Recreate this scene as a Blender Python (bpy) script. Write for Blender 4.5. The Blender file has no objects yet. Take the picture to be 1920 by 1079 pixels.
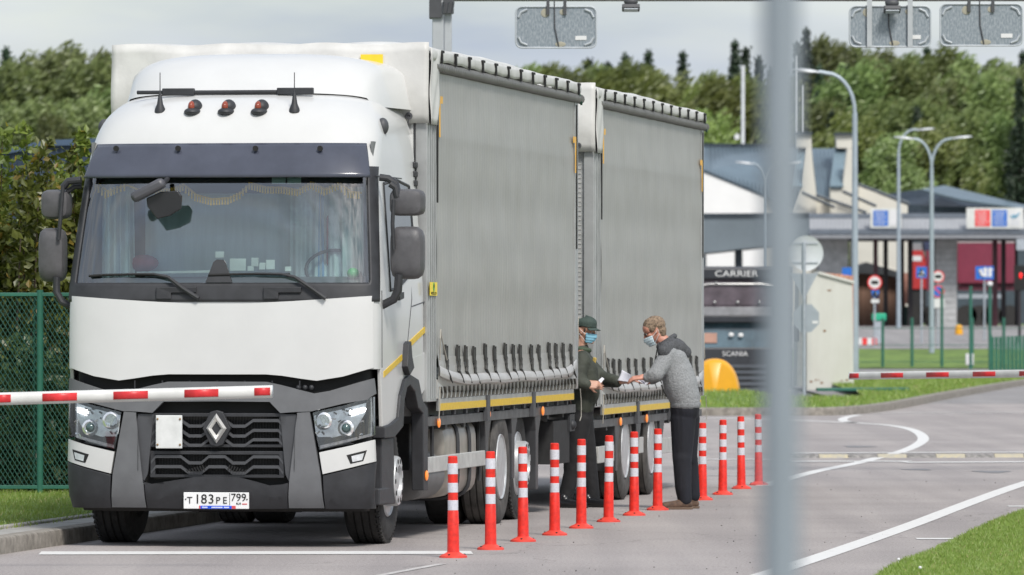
import bpy, bmesh, math, random
import numpy as np
from mathutils import Vector, Matrix, Euler
R = math.radians
random.seed(7)
S = bpy.context.scene
COL = S.collection

# ------------------------------------------------------------------ camera
FPX = 12400.0; EYE = 1.8; HZN = 597.0
cam = bpy.data.cameras.new("camera"); cam.sensor_width = 36; cam.lens = 36*FPX/1920
cam.clip_start = 0.5; cam.clip_end = 5000
cam.dof.use_dof = True; cam.dof.focus_distance = 55.0; cam.dof.aperture_fstop = 6.0
co = bpy.data.objects.new("camera", cam); COL.objects.link(co)
co.location = (0, 0, EYE); co.rotation_euler = (R(90)+math.atan((HZN-539.5)/FPX), 0, 0)
S.camera = co
# ------------------------------------------------------------------ world
SUN_EL, SUN_AZ = 48.0, 157.0      # azimuth measured clockwise from +Y
W = bpy.data.worlds.new("World"); S.world = W; W.use_nodes = True
nt = W.node_tree; nt.nodes.clear()
def N(t, **k):
    n = nt.nodes.new(t)
    for a, b in k.items(): setattr(n, a, b)
    return n
sky = N('ShaderNodeTexSky', sky_type='NISHITA', sun_disc=False)
sky.sun_elevation = R(SUN_EL); sky.sun_rotation = R(SUN_AZ); sky.air_density = 1.2; sky.dust_density = 2.0
tc = N('ShaderNodeTexCoord'); mp = N('ShaderNodeMapping'); mp.inputs['Scale'].default_value = (14, 14, 60)
mp.inputs['Location'].default_value = (1.3, 0.2, 0.4)
ns = N('ShaderNodeTexNoise'); ns.inputs['Scale'].default_value = 1.0; ns.inputs['Detail'].default_value = 6; ns.inputs['Roughness'].default_value = .55
rp = N('ShaderNodeValToRGB'); rp.color_ramp.elements[0].position = .36; rp.color_ramp.elements[1].position = .62
rp.color_ramp.elements[0].color = (.62,.62,.62,1); rp.color_ramp.elements[1].color = (1,1,1,1)
ns2 = N('ShaderNodeTexNoise'); ns2.inputs['Scale'].default_value = 0.55; ns2.inputs['Detail'].default_value = 4
rp2 = N('ShaderNodeValToRGB'); rp2.color_ramp.elements[0].position = .35; rp2.color_ramp.elements[1].position = .65
rp2.color_ramp.elements[0].color = (2.2,2.5,2.95,1); rp2.color_ramp.elements[1].color = (3.5,3.7,4.0,1)
mx = N('ShaderNodeMix', data_type='RGBA'); bg = N('ShaderNodeBackground'); ow = N('ShaderNodeOutputWorld')
L = nt.links.new
L(tc.outputs['Generated'], mp.inputs['Vector']); L(mp.outputs[0], ns.inputs['Vector']); L(mp.outputs[0], ns2.inputs['Vector'])
L(ns.outputs['Fac'], rp.inputs[0]); L(ns2.outputs['Fac'], rp2.inputs[0])
L(rp.outputs[0], mx.inputs['Factor']); L(sky.outputs[0], mx.inputs['A']); L(rp2.outputs[0], mx.inputs['B'])
L(mx.outputs['Result'], bg.inputs['Color']); bg.inputs['Strength'].default_value = 0.1
L(bg.outputs[0], ow.inputs[0])
# ------------------------------------------------------------------ sun
sl = bpy.data.lights.new("sun", 'SUN'); sl.energy = 1.6; sl.angle = R(14); sl.color = (1, .96, .9)
so = bpy.data.objects.new("sun", sl); COL.objects.link(so)
d = Vector((math.sin(R(SUN_AZ))*math.cos(R(SUN_EL)), math.cos(R(SUN_AZ))*math.cos(R(SUN_EL)), math.sin(R(SUN_EL))))
so.rotation_euler = d.to_track_quat('Z', 'Y').to_euler(); so.location = (0, 0, 60)
# ------------------------------------------------------------------ exposure
S.view_settings.view_transform = 'Standard'; S.view_settings.look = 'None'
S.view_settings.gamma = 1; S.view_settings.exposure = 1.15
S.render.resolution_x = 1024; S.render.resolution_y = 575
S.cycles.max_bounces = 8; S.cycles.transparent_max_bounces = 12
S.cycles.use_denoising = True

# ------------------------------------------------------------------ pixel <-> metre helpers (positions measured from the photograph)
def P(px, py, Y): return Vector(((px-960)/FPX*Y, Y, EYE-(py-HZN)/FPX*Y))
def G(px, py): Y = FPX*EYE/(py-HZN); return ((px-960)/FPX*Y, Y)
TH = math.atan(1970/FPX); CT, ST = math.cos(TH), math.sin(TH)
FX, FY = -2.3178, 51.9059
def side(px, py, x=1.25):
    k = (px-960)/FPX; y = (k*(FY-x*ST)-FX-x*CT)/(ST-k*CT); Y = FY-x*ST+y*CT
    return y, EYE-(py-HZN)*Y/FPX
def front(px, py, y=0.):
    k = (px-960)/FPX; x = (k*(FY+y*CT)-FX-y*ST)/(CT+k*ST); Y = FY-x*ST+y*CT
    return x, EYE-(py-HZN)*Y/FPX

# ------------------------------------------------------------------ materials
def M(name, col, rough=.5, metal=0., var=.12, scale=4., bump=0., bscale=60., coat=0., stretch=None, col2=None, emit=None, spec=.5, trans=0., lo=.35, hi=.65):
    m = bpy.data.materials.new(name); m.use_nodes = True; n = m.node_tree.nodes; l = m.node_tree.links
    b = n['Principled BSDF']; b.inputs['Roughness'].default_value = rough; b.inputs['Metallic'].default_value = metal
    b.inputs['Specular IOR Level'].default_value = spec
    if coat: b.inputs['Coat Weight'].default_value = coat; b.inputs['Coat Roughness'].default_value = .08
    t = n.new('ShaderNodeTexCoord'); mpn = n.new('ShaderNodeMapping'); l.new(t.outputs['Object'], mpn.inputs[0])
    if stretch: mpn.inputs['Scale'].default_value = stretch
    no = n.new('ShaderNodeTexNoise'); no.inputs['Scale'].default_value = scale; no.inputs['Detail'].default_value = 6; no.inputs['Roughness'].default_value = .6
    l.new(mpn.outputs[0], no.inputs['Vector'])
    r = n.new('ShaderNodeValToRGB'); r.color_ramp.elements[0].position = lo; r.color_ramp.elements[1].position = hi
    a = col2 if col2 else tuple(c*(1-var) for c in col); c_ = col if col2 else tuple(min(1, c*(1+var*.6)) for c in col)
    r.color_ramp.elements[0].color = (*a, 1); r.color_ramp.elements[1].color = (*c_, 1)
    l.new(no.outputs['Fac'], r.inputs[0]); l.new(r.outputs[0], b.inputs['Base Color'])
    if bump:
        n2 = n.new('ShaderNodeTexNoise'); n2.inputs['Scale'].default_value = bscale; n2.inputs['Detail'].default_value = 4
        l.new(mpn.outputs[0], n2.inputs['Vector'])
        bp = n.new('ShaderNodeBump'); bp.inputs['Strength'].default_value = min(1, bump); bp.inputs['Distance'].default_value = .02
        l.new(n2.outputs['Fac'], bp.inputs['Height']); l.new(bp.outputs[0], b.inputs['Normal'])
    if emit: b.inputs['Emission Color'].default_value = (*emit[:3], 1); b.inputs['Emission Strength'].default_value = emit[3]
    if trans:
        b.inputs['Transmission Weight'].default_value = trans
    return m

def leafmat(name, c1, c2, scale=.35, tr=.3):
    m = bpy.data.materials.new(name); m.use_nodes = True; n = m.node_tree.nodes; l = m.node_tree.links; n.clear()
    o = n.new('ShaderNodeOutputMaterial'); t = n.new('ShaderNodeTexCoord'); oi = n.new('ShaderNodeObjectInfo')
    no = n.new('ShaderNodeTexNoise'); no.inputs['Scale'].default_value = scale; no.inputs['Detail'].default_value = 8; no.inputs['Roughness'].default_value = .75
    l.new(t.outputs['Object'], no.inputs['Vector'])
    r = n.new('ShaderNodeValToRGB'); r.color_ramp.elements[0].position = .32; r.color_ramp.elements[1].position = .68
    r.color_ramp.elements[0].color = (*c1, 1); r.color_ramp.elements[1].color = (*c2, 1)
    l.new(no.outputs['Fac'], r.inputs[0])
    hs = n.new('ShaderNodeHueSaturation'); mr = n.new('ShaderNodeMapRange'); l.new(oi.outputs['Random'], mr.inputs[0])
    mr.inputs[3].default_value = .55; mr.inputs[4].default_value = 1.3; l.new(mr.outputs[0], hs.inputs['Value'])
    mr2 = n.new('ShaderNodeMapRange'); l.new(oi.outputs['Random'], mr2.inputs[0]); mr2.inputs[3].default_value = .475; mr2.inputs[4].default_value = .515
    l.new(mr2.outputs[0], hs.inputs['Hue'])
    l.new(r.outputs[0], hs.inputs['Color'])
    d = n.new('ShaderNodeBsdfDiffuse'); tl = n.new('ShaderNodeBsdfTranslucent'); mxx = n.new('ShaderNodeMixShader'); mxx.inputs[0].default_value = tr
    l.new(hs.outputs[0], d.inputs[0]); l.new(hs.outputs[0], tl.inputs[0]); l.new(d.outputs[0], mxx.inputs[1]); l.new(tl.outputs[0], mxx.inputs[2])
    gl = n.new('ShaderNodeBsdfGlossy'); gl.inputs['Roughness'].default_value = .45; m3 = n.new('ShaderNodeMixShader'); m3.inputs[0].default_value = .05
    l.new(mxx.outputs[0], m3.inputs[1]); l.new(gl.outputs[0], m3.inputs[2]); l.new(m3.outputs[0], o.inputs[0])
    return m

def glassmat(name, tint, refl=.12, rough=.02):
    m = bpy.data.materials.new(name); m.use_nodes = True; n = m.node_tree.nodes; l = m.node_tree.links; n.clear()
    o = n.new('ShaderNodeOutputMaterial'); tr = n.new('ShaderNodeBsdfTransparent'); tr.inputs[0].default_value = (*tint, 1)
    gl = n.new('ShaderNodeBsdfGlossy'); gl.inputs['Roughness'].default_value = rough
    lw = n.new('ShaderNodeFresnel'); lw.inputs[0].default_value = 1.5; ad = n.new('ShaderNodeMath'); ad.inputs[1].default_value = refl; l.new(lw.outputs[0], ad.inputs[0])
    ms = n.new('ShaderNodeMixShader'); l.new(ad.outputs[0], ms.inputs[0]); l.new(tr.outputs[0], ms.inputs[1]); l.new(gl.outputs[0], ms.inputs[2]); l.new(ms.outputs[0], o.inputs[0])
    return m

# ------------------------------------------------------------------ mesh builder
class MB:
    def __init__(s): s.v = []; s.f = []; s.m = []; s.cur = 0
    def add(s, vs, fs):
        b = len(s.v); s.v += [tuple(v) for v in vs]; s.f += [tuple(i+b for i in f) for f in fs]; s.m += [s.cur]*len(fs); return s
    def box(s, x0, x1, y0, y1, z0, z1):
        vs = [(x, y, z) for z in (z0, z1) for y in (y0, y1) for x in (x0, x1)]
        return s.add(vs, [(0,2,3,1),(4,5,7,6),(0,1,5,4),(2,6,7,3),(0,4,6,2),(1,3,7,5)])
    def obox(s, c, size, rot=(0,0,0)):
        m = Euler(rot).to_matrix(); c = Vector(c); hx, hy, hz = [q/2 for q in size]
        vs = [c+m@Vector((x, y, z)) for z in (-hz, hz) for y in (-hy, hy) for x in (-hx, hx)]
        return s.add(vs, [(0,2,3,1),(4,5,7,6),(0,1,5,4),(2,6,7,3),(0,4,6,2),(1,3,7,5)])
    def tube(s, pts, r, n=10, cap=True):
        pts = [Vector(p) for p in pts]; rs = r if isinstance(r, (list, tuple)) else [r]*len(pts)
        vs = []; up = None
        for i, p in enumerate(pts):
            t = (pts[min(i+1, len(pts)-1)]-pts[max(i-1, 0)]).normalized()
            if up is None: up = Vector((0, 0, 1)) if abs(t.z) < .9 else Vector((1, 0, 0))
            a = up.cross(t)
            if a.length < 1e-4: a = Vector((1, 0, 0)).cross(t)
            a.normalize(); b = t.cross(a); up = b
            vs += [p+(a*math.cos(q)+b*math.sin(q))*rs[i] for q in [2*math.pi*k/n for k in range(n)]]
        fs = [(i*n+k, i*n+(k+1)%n, (i+1)*n+(k+1)%n, (i+1)*n+k) for i in range(len(pts)-1) for k in range(n)]
        if cap: fs += [tuple(range(n))[::-1], tuple((len(pts)-1)*n+k for k in range(n))]
        return s.add(vs, fs)
    def lathe(s, prof, n=24, mat=Matrix()):
        vs = [mat@Vector((r*math.cos(2*math.pi*k/n), r*math.sin(2*math.pi*k/n), z)) for r, z in prof for k in range(n)]
        fs = [(i*n+k, i*n+(k+1)%n, (i+1)*n+(k+1)%n, (i+1)*n+k) for i in range(len(prof)-1) for k in range(n)]
        if prof[0][0] > 1e-5: fs.append(tuple(range(n))[::-1])
        if prof[-1][0] > 1e-5: fs.append(tuple((len(prof)-1)*n+k for k in range(n)))
        return s.add(vs, fs)
    def ball(s, c, rad, rot=(0,0,0), nu=16, nv=10):
        if not isinstance(rad, (list, tuple)): rad = (rad,)*3
        m = Euler(rot).to_matrix(); c = Vector(c); vs = []
        for j in range(1, nv):
            a = math.pi*j/nv
            for k in range(nu):
                q = 2*math.pi*k/nu; vs.append(c+m@Vector((rad[0]*math.sin(a)*math.cos(q), rad[1]*math.sin(a)*math.sin(q), rad[2]*math.cos(a))))
        vs += [c+m@Vector((0, 0, rad[2])), c+m@Vector((0, 0, -rad[2]))]; T = len(vs)-2
        fs = [(j*nu+k, (j+1)*nu+k, (j+1)*nu+(k+1)%nu, j*nu+(k+1)%nu) for j in range(nv-2) for k in range(nu)]
        fs += [(T, k, (k+1)%nu) for k in range(nu)] + [(T+1, (nv-2)*nu+(k+1)%nu, (nv-2)*nu+k) for k in range(nu)]
        return s.add(vs, fs)
    def caps(s, p0, p1, r0, r1=None):
        r1 = r0 if r1 is None else r1; p0 = Vector(p0); p1 = Vector(p1)
        s.tube([p0, p1], [r0, r1], 14); s.ball(p0, r0*1.0, nu=14, nv=8); s.ball(p1, r1*1.0, nu=14, nv=8); return s
    def prism(s, front_pts, off):
        off = Vector(off); n = len(front_pts); a = [Vector(p) for p in front_pts]
        vs = a+[p+off for p in a]
        return s.add(vs, [tuple(range(n)), tuple(range(2*n-1, n-1, -1))]+[(k, k+n, (k+1)%n+n, (k+1)%n) for k in range(n)])
    def grid(s, fn, nu, nv, skip=None):
        vs = [fn(i/(nu-1), j/(nv-1)) for j in range(nv) for i in range(nu)]
        fs = [(j*nu+i, j*nu+i+1, (j+1)*nu+i+1, (j+1)*nu+i) for j in range(nv-1) for i in range(nu-1) if not (skip and skip((i+.5)/(nu-1), (j+.5)/(nv-1)))]
        return s.add(vs, fs)
    def text(s, body, size, fn, align='CENTER', ext=.002):
        c = bpy.data.curves.new('t', 'FONT'); c.body = body; c.size = size; c.align_x = align; c.align_y = 'CENTER'; c.extrude = ext; c.resolution_u = 3
        o = bpy.data.objects.new('t', c); COL.objects.link(o); dg = bpy.context.evaluated_depsgraph_get()
        me = bpy.data.meshes.new_from_object(o.evaluated_get(dg))
        s.add([fn(v.co.x, v.co.y, v.co.z) for v in me.vertices], [tuple(p.vertices) for p in me.polygons])
        bpy.data.objects.remove(o); bpy.data.curves.remove(c); bpy.data.meshes.remove(me); return s
    def pieces(s, name, mats, parent=None, **k):
        """build every unconnected piece as an object of its own; returns the first"""
        par = list(range(len(s.v)))
        def find(a):
            while par[a] != a: par[a] = par[par[a]]; a = par[a]
            return a
        for f in s.f:
            for i in f[1:]: par[find(i)] = find(f[0])
        groups = {}
        for f, m in zip(s.f, s.m): groups.setdefault(find(f[0]), []).append((f, m))
        first = None
        for g in groups.values():
            ids = sorted({i for f, _ in g for i in f}); mp_ = {a: b for b, a in enumerate(ids)}; q = MB(); q.v = [s.v[i] for i in ids]; q.f = [tuple(mp_[i] for i in f) for f, _ in g]; q.m = [m for _, m in g]
            o = q.build(name, mats, parent, **k); first = first or o
        return first
    def build(s, name, mats, parent=None, smooth=35, bevel=0., solid=0., loc=None, sub=0, remesh=0., fix=True, its=0):
        me = bpy.data.meshes.new(name); me.from_pydata(s.v, [], s.f); me.update()
        if not isinstance(mats, (list, tuple)): mats = [mats]
        for q in mats: me.materials.append(q)
        for p, i in zip(me.polygons, s.m): p.material_index = i
        if fix:
            b = bmesh.new(); b.from_mesh(me); bmesh.ops.remove_doubles(b, verts=b.verts, dist=1e-5); bmesh.ops.recalc_face_normals(b, faces=b.faces); b.to_mesh(me); b.free()
        if smooth:
            for p in me.polygons: p.use_smooth = True
            me.set_sharp_from_angle(angle=R(smooth))
        o = bpy.data.objects.new(name, me); COL.objects.link(o); o.parent = parent
        if loc: o.location = loc
        if remesh:
            q = o.modifiers.new('r', 'REMESH'); q.mode = 'VOXEL'; q.voxel_size = remesh; q.use_smooth_shade = True
            q = o.modifiers.new('s', 'SMOOTH'); q.factor = .6; q.iterations = its or (4 if remesh < .008 else 7)
        if solid: q = o.modifiers.new('s', 'SOLIDIFY'); q.thickness = solid; q.offset = -1
        if bevel: q = o.modifiers.new('b', 'BEVEL'); q.width = bevel; q.segments = 2; q.limit_method = 'ANGLE'; q.angle_limit = R(40)
        if sub: q = o.modifiers.new('u', 'SUBSURF'); q.levels = sub; q.render_levels = sub
        return o
def thing(name, label, cat, loc=(0,0,0), rz=0, group=None):
    o = bpy.data.objects.new(name, None); COL.objects.link(o); o.location = loc; o.rotation_euler = (0, 0, rz); o.empty_display_size = .3
    o['label'] = label; o['category'] = cat
    if group: o['group'] = group
    return o
def tag(o, label=None, cat=None, group=None, kind=None):
    if label: o['label'] = label
    if cat: o['category'] = cat
    if group: o['group'] = group
    if kind: o['kind'] = kind
    return o
def copy_tree(o, parent=None):
    c = o.copy(); COL.objects.link(c); c.parent = parent
    for ch in [q for q in bpy.data.objects if q.parent == o]: copy_tree(ch, c)
    return c
def pxprism(pts, Y, depth, mb=None):
    """outline measured in the photo, standing at distance Y with real depth"""
    mb = mb or MB()
    return mb.prism([P(a, b, Y) for a, b in pts], (0, depth, 0))
def rect(x0, y0, x1, y1): return [(x0, y0), (x1, y0), (x1, y1), (x0, y1)]

# shared materials
WHITE = M('white_paint', (.575,.575,.565), .3, var=.05, scale=1.2, coat=.4)
WTARP = M('white_tarpaulin', (.56,.555,.535), .5, var=.12, scale=3, bump=.35, bscale=5)
GTARP = M('grey_tarpaulin', (.36,.37,.34), .45, var=.05, scale=2)
BLACKP = M('black_plastic', (.028,.029,.033), .55, var=.25, scale=8, bump=.1, bscale=300)
DARKP = M('dark_grey_plastic', (.06,.062,.068), .55, var=.12, scale=6)
MIDP = M('mid_grey_plastic', (.125,.128,.135), .55, var=.1, scale=6)
RUB = M('tyre_rubber', (.03,.029,.028), .85, var=.4, scale=12, bump=.2, bscale=80)
RUBD = M('dusty_tyre_rubber', (.075,.07,.065), .9, var=.4, scale=9)
STEEL = M('painted_steel_grey', (.38,.39,.39), .4, .3, var=.12, scale=5)
ALU = M('aluminium', (.55,.55,.54), .35, .75, var=.15, scale=8, stretch=(1,1,.2))
ALUD = M('dull_aluminium', (.52,.52,.50), .5, .25, var=.15, scale=10)
GALV = M('galvanised_steel', (.42,.46,.50), .45, .35, var=.15, scale=8)
LAMPG = M('lamp_post_blue_grey', (.36,.42,.47), .45, .25, var=.08, scale=3)
CHROME = M('chrome', (.75,.75,.75), .12, 1., var=.05)
FRAME = M('black_chassis_paint', (.018,.018,.019), .7, var=.4, scale=10)
YEL = M('yellow_reflective_tape', (.70,.46,.01), .4, var=.12, scale=30)
ORG = M('orange_lens', (.85,.22,.04), .3, var=.1, emit=(.9,.25,.03,.25))
RED = M('bollard_red', (.70,.025,.014), .42, var=.22, scale=22)
REDD = M('bollard_base_red', (.68,.055,.035), .45, var=.15, scale=14)
REFW = M('reflective_white_band', (.58,.58,.63), .35, var=.12, scale=60)
BWHITE = M('barrier_white', (.62,.62,.60), .35, var=.1, scale=6)
BRED = M('barrier_red_film', (.62,.03,.035), .4, var=.25, scale=9)
GRN = M('green_paint', (.025,.13,.09), .5, var=.2)
BLUE = M('sign_blue', (.02,.14,.52), .4, var=.08)
SRED = M('sign_red', (.75,.05,.05), .4, var=.1)
SWHT = M('sign_white', (.66,.66,.66), .4, var=.05)
BLK = M('matt_black', (.012,.012,.012), .8, var=.2)
GLS = glassmat('windscreen_glass', (.78,.92,.88), .20)
DGLS = M('dark_window_glass', (.03,.04,.045), .08, var=.3, spec=.9)
LENS = glassmat('clear_lens', (.94,.96,.97), .04, .05)
# ================================================================== SETTING
def sm(a, b, t): t = max(0, min(1, (t-a)/(b-a))); return t*t*(3-2*t)
def hgt(x, y):
    z = float(np.interp(y, [235, 250, 300, 350, 600], [0, .6, 1.4, 1.4, 2.2]))
    z += -1.05*sm(140, 144, y)*(1-sm(165, 180, y))*(1-sm(6.5, 7.2, x))*sm(-12, -8, x)
    z += .16*math.exp(-((y-134)/5)**2)*(1-sm(4.5, 6, x))
    return z
def sheet(name, poly, mats, dz, kind='structure', flat=True, step=4., thick=0.):
    b = bmesh.new(); vs = [b.verts.new((x, y, 0)) for x, y in poly]; b.faces.new(vs)
    xs = [p[0] for p in poly]; ys = [p[1] for p in poly]
    if not flat:
        for a, lo, hi in ((0, min(xs), max(xs)), (1, min(ys), max(ys))):
            q = math.ceil(lo/step)*step
            while q < hi:
                co_ = [0, 0, 0]; no_ = [0, 0, 0]; co_[a] = q; no_[a] = 1
                bmesh.ops.bisect_plane(b, geom=b.verts[:]+b.edges[:]+b.faces[:], plane_co=co_, plane_no=no_); q += step
        bmesh.ops.triangulate(b, faces=b.faces[:])
    for v in b.verts: v.co.z = (0 if flat else hgt(v.co.x, v.co.y))+dz
    bmesh.ops.recalc_face_normals(b, faces=b.faces)
    if sum(f.normal.z for f in b.faces) < 0: bmesh.ops.reverse_faces(b, faces=b.faces)
    if thick:
        r = bmesh.ops.extrude_face_region(b, geom=b.faces[:]); 
        for v in [e for e in r['geom'] if isinstance(e, bmesh.types.BMVert)]: v.co.z -= thick
        bmesh.ops.recalc_face_normals(b, faces=b.faces)
    me = bpy.data.meshes.new(name); b.to_mesh(me); b.free(); me.materials.append(mats)
    o = bpy.data.objects.new(name, me); COL.objects.link(o); o['kind'] = kind; return o

def asphalt(name, c1, c2, c3):
    m = bpy.data.materials.new(name); m.use_nodes = True; n = m.node_tree.nodes; l = m.node_tree.links; b = n['Principled BSDF']; b.inputs['Roughness'].default_value = .85
    t = n.new('ShaderNodeTexCoord')
    a = n.new('ShaderNodeTexNoise'); a.inputs['Scale'].default_value = .35; a.inputs['Detail'].default_value = 6; l.new(t.outputs['Object'], a.inputs['Vector'])
    r = n.new('ShaderNodeValToRGB'); r.color_ramp.elements[0].position = .35; r.color_ramp.elements[1].position = .65
    r.color_ramp.elements[0].color = (*c1, 1); r.color_ramp.elements[1].color = (*c2, 1); l.new(a.outputs['Fac'], r.inputs[0])
    v = n.new('ShaderNodeTexNoise'); v.inputs['Scale'].default_value = 45; v.inputs['Detail'].default_value = 3; v.inputs['Roughness'].default_value = .8; l.new(t.outputs['Object'], v.inputs['Vector'])
    r2 = n.new('ShaderNodeValToRGB'); r2.color_ramp.elements[0].position = .36; r2.color_ramp.elements[1].position = .6
    r2.color_ramp.elements[0].color = (.62,.62,.62,1); r2.color_ramp.elements[1].color = (1.1,1.1,1.1,1); l.new(v.outputs['Fac'], r2.inputs[0])
    mm = n.new('ShaderNodeMix'); mm.data_type = 'RGBA'; mm.blend_type = 'MULTIPLY'; mm.inputs[0].default_value = 1
    l.new(r.outputs[0], mm.inputs['A']); l.new(r2.outputs[0], mm.inputs['B'])
    # dark pebbles / stains
    vo = n.new('ShaderNodeTexNoise'); vo.inputs['Scale'].default_value = 6; vo.inputs['Detail'].default_value = 8; vo.inputs['Roughness'].default_value = .9; l.new(t.outputs['Object'], vo.inputs['Vector'])
    r3 = n.new('ShaderNodeValToRGB'); r3.color_ramp.elements[0].position = .24; r3.color_ramp.elements[1].position = .30; l.new(vo.outputs['Fac'], r3.inputs[0])
    m2 = n.new('ShaderNodeMix'); m2.data_type = 'RGBA'; m2.inputs['A'].default_value = (*c3, 1); l.new(r3.outputs[0], m2.inputs[0]); l.new(mm.outputs['Result'], m2.inputs['B'])
    # long tyre-worn streaks and cracks
    mp_ = n.new('ShaderNodeMapping'); mp_.inputs['Scale'].default_value = (1.6, .05, 1); mp_.inputs['Rotation'].default_value = (0, 0, R(9)); l.new(t.outputs['Object'], mp_.inputs[0])
    st = n.new('ShaderNodeTexNoise'); st.inputs['Scale'].default_value = 1; st.inputs['Detail'].default_value = 4; l.new(mp_.outputs[0], st.inputs['Vector'])
    r4 = n.new('ShaderNodeValToRGB'); r4.color_ramp.elements[0].position = .4; r4.color_ramp.elements[1].position = .6; r4.color_ramp.elements[0].color = (.86,.86,.87,1); l.new(st.outputs['Fac'], r4.inputs[0])
    m4 = n.new('ShaderNodeMix'); m4.data_type = 'RGBA'; m4.blend_type = 'MULTIPLY'; m4.inputs[0].default_value = 1; l.new(m2.outputs['Result'], m4.inputs['A']); l.new(r4.outputs[0], m4.inputs['B'])
    vc = n.new('ShaderNodeTexVoronoi'); vc.feature = 'DISTANCE_TO_EDGE'; vc.inputs['Scale'].default_value = .22; 
    nd = n.new('ShaderNodeTexNoise'); nd.inputs['Scale'].default_value = 1.5; nd.inputs['Detail'].default_value = 5; l.new(t.outputs['Object'], nd.inputs['Vector'])
    ad = n.new('ShaderNodeMix'); ad.data_type = 'RGBA'; ad.blend_type = 'ADD'; ad.inputs[0].default_value = .9; l.new(t.outputs['Object'], ad.inputs['A']); l.new(nd.outputs['Color'], ad.inputs['B']); l.new(ad.outputs['Result'], vc.inputs['Vector'])
    r5 = n.new('ShaderNodeValToRGB'); r5.color_ramp.elements[0].position = 0; r5.color_ramp.elements[1].position = .004; r5.color_ramp.elements[0].color = (.55,.55,.55,1); l.new(vc.outputs['Distance'], r5.inputs[0])
    m5 = n.new('ShaderNodeMix'); m5.data_type = 'RGBA'; m5.blend_type = 'MULTIPLY'; m5.inputs[0].default_value = .7; l.new(m4.outputs['Result'], m5.inputs['A']); l.new(r5.outputs[0], m5.inputs['B'])
    l.new(m5.outputs['Result'], b.inputs['Base Color'])
    bp = n.new('ShaderNodeBump'); bp.inputs['Strength'].default_value = .5; bp.inputs['Distance'].default_value = .01; l.new(v.outputs['Fac'], bp.inputs['Height']); l.new(bp.outputs[0], b.inputs['Normal'])
    return m
ASPH = asphalt('asphalt', (.335,.303,.29), (.395,.358,.342), (.06,.055,.05))
ASPH2 = asphalt('old_asphalt', (.27,.255,.25), (.32,.305,.30), (.08,.075,.07))
GRASS = M('lawn_ground', (.17,.26,.05), .9, var=.3, scale=1.2, bump=.6, bscale=30, col2=(.075,.125,.025))
FIELD = M('far_ground', (.10,.13,.04), .95, var=.4, scale=.2)
CONC = M('kerb_concrete', (.30,.275,.24), .9, var=.3, scale=9, bump=.4, bscale=90, col2=(.16,.145,.125))
PAVE = M('pavement_concrete', (.32,.31,.29), .9, var=.2, scale=5, bump=.3, bscale=80)
LINE = M('road_paint_white', (.66,.65,.63), .6, col2=(.52,.50,.48), scale=14, lo=.25, hi=.5)
LINEW = M('worn_road_paint', (.56,.54,.52), .6, col2=(.38,.35,.34), scale=9, lo=.4, hi=.6)

sheet('ground', [(-900, -20), (900, -20), (900, 1500), (-900, 1500)], FIELD, -.06, flat=True)
gm = MB()
def hz(x, y): return (x, y, hgt(x, y))
bpy.data.objects.remove(bpy.data.objects['ground'])
xsg = [-900, -300, -100, -50, -30, -20, -14, -12, -10, -8]+[q for q in range(-6, 6, 2)]+[6, 6.5, 6.85, 7.2, 8, 10, 12, 16, 20, 30, 50, 100, 300, 900]
ysg = [-30, 20, 60, 100, 120, 124, 127, 130, 132, 134, 136, 138, 140, 142, 144, 150, 160, 165, 170, 175, 180, 200, 235, 242, 250, 275, 300, 350, 450, 600, 1000, 3000]
gm.add([(x, y, hgt(x, y)-.06) for y in ysg for x in xsg], [(j*len(xsg)+i, j*len(xsg)+i+1, (j+1)*len(xsg)+i+1, (j+1)*len(xsg)+i) for j in range(len(ysg)-1) for i in range(len(xsg)-1)])
tag(gm.build('ground', FIELD, smooth=0, fix=False), kind='structure')
sheet('road', [(-30, -20), (60, -20), (60, 139), (-30, 139)], ASPH, 0)
sheet('service_road', [(7.3, 139.1), (60, 139.1), (60, 234), (7.3, 234)], ASPH2, 0.0)
sheet('truck_yard', [(-11, 139.2), (7.2, 139.2), (7.2, 234), (-11, 234)], ASPH2, -.03, flat=False, step=1.0)
sheet('far_road', [(-60, 250.5), (120, 250.5), (120, 345), (-60, 345)], ASPH2, .03, flat=False, step=10)
sheet('verge', [(-20, 234.5), (80, 234.5), (80, 250), (-20, 250)], GRASS, .03, flat=False, step=5)
sheet('far_lawn', [(-60, 346), (120, 346), (120, 365), (-60, 365)], GRASS, .03, flat=False, step=5)

def kerb(name, pts, h, w, mat=CONC, inside=1):
    """kerb stone run with rounded top edge; pts = face line on the road side"""
    mb = MB(); seq = []
    for i, p in enumerate(pts):
        a = Vector(pts[max(i-1, 0)]); b_ = Vector(pts[min(i+1, len(pts)-1)]); t = (b_-a).normalized(); n_ = Vector((-t.y, t.x))*inside
        seq.append((Vector(p), n_))
    prof = [(0, -.05), (0, h-.025), (.008, h-.007), (.025, h), (w, h), (w, -.05)]
    k = len(prof)
    mb.add([(p.x+n_.x*a, p.y+n_.y*a, hgt(p.x, p.y)*0+z) for p, n_ in seq for a, z in prof], [(i*k+j, i*k+(j+1)%k, (i+1)*k+(j+1)%k, (i+1)*k+j) for i in range(len(seq)-1) for j in range(k)])
    return tag(mb.build(name, mat, smooth=30), kind='structure')
def dense(pts, step=1.):
    out = []
    for a, b_ in zip(pts, pts[1:]):
        n_ = max(1, int((Vector(b_)-Vector(a)).length/step)); out += [tuple(Vector(a).lerp(Vector(b_), i/n_)) for i in range(n_)]
    return out+[pts[-1]]
def smoothpts(pts, it=2):
    for _ in range(it):
        q = [pts[0]]
        for a, b_ in zip(pts, pts[1:]): a = Vector(a); b_ = Vector(b_); q += [tuple(a.lerp(b_, .25)), tuple(a.lerp(b_, .75))]
        pts = q+[pts[-1]]
    return pts
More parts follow.
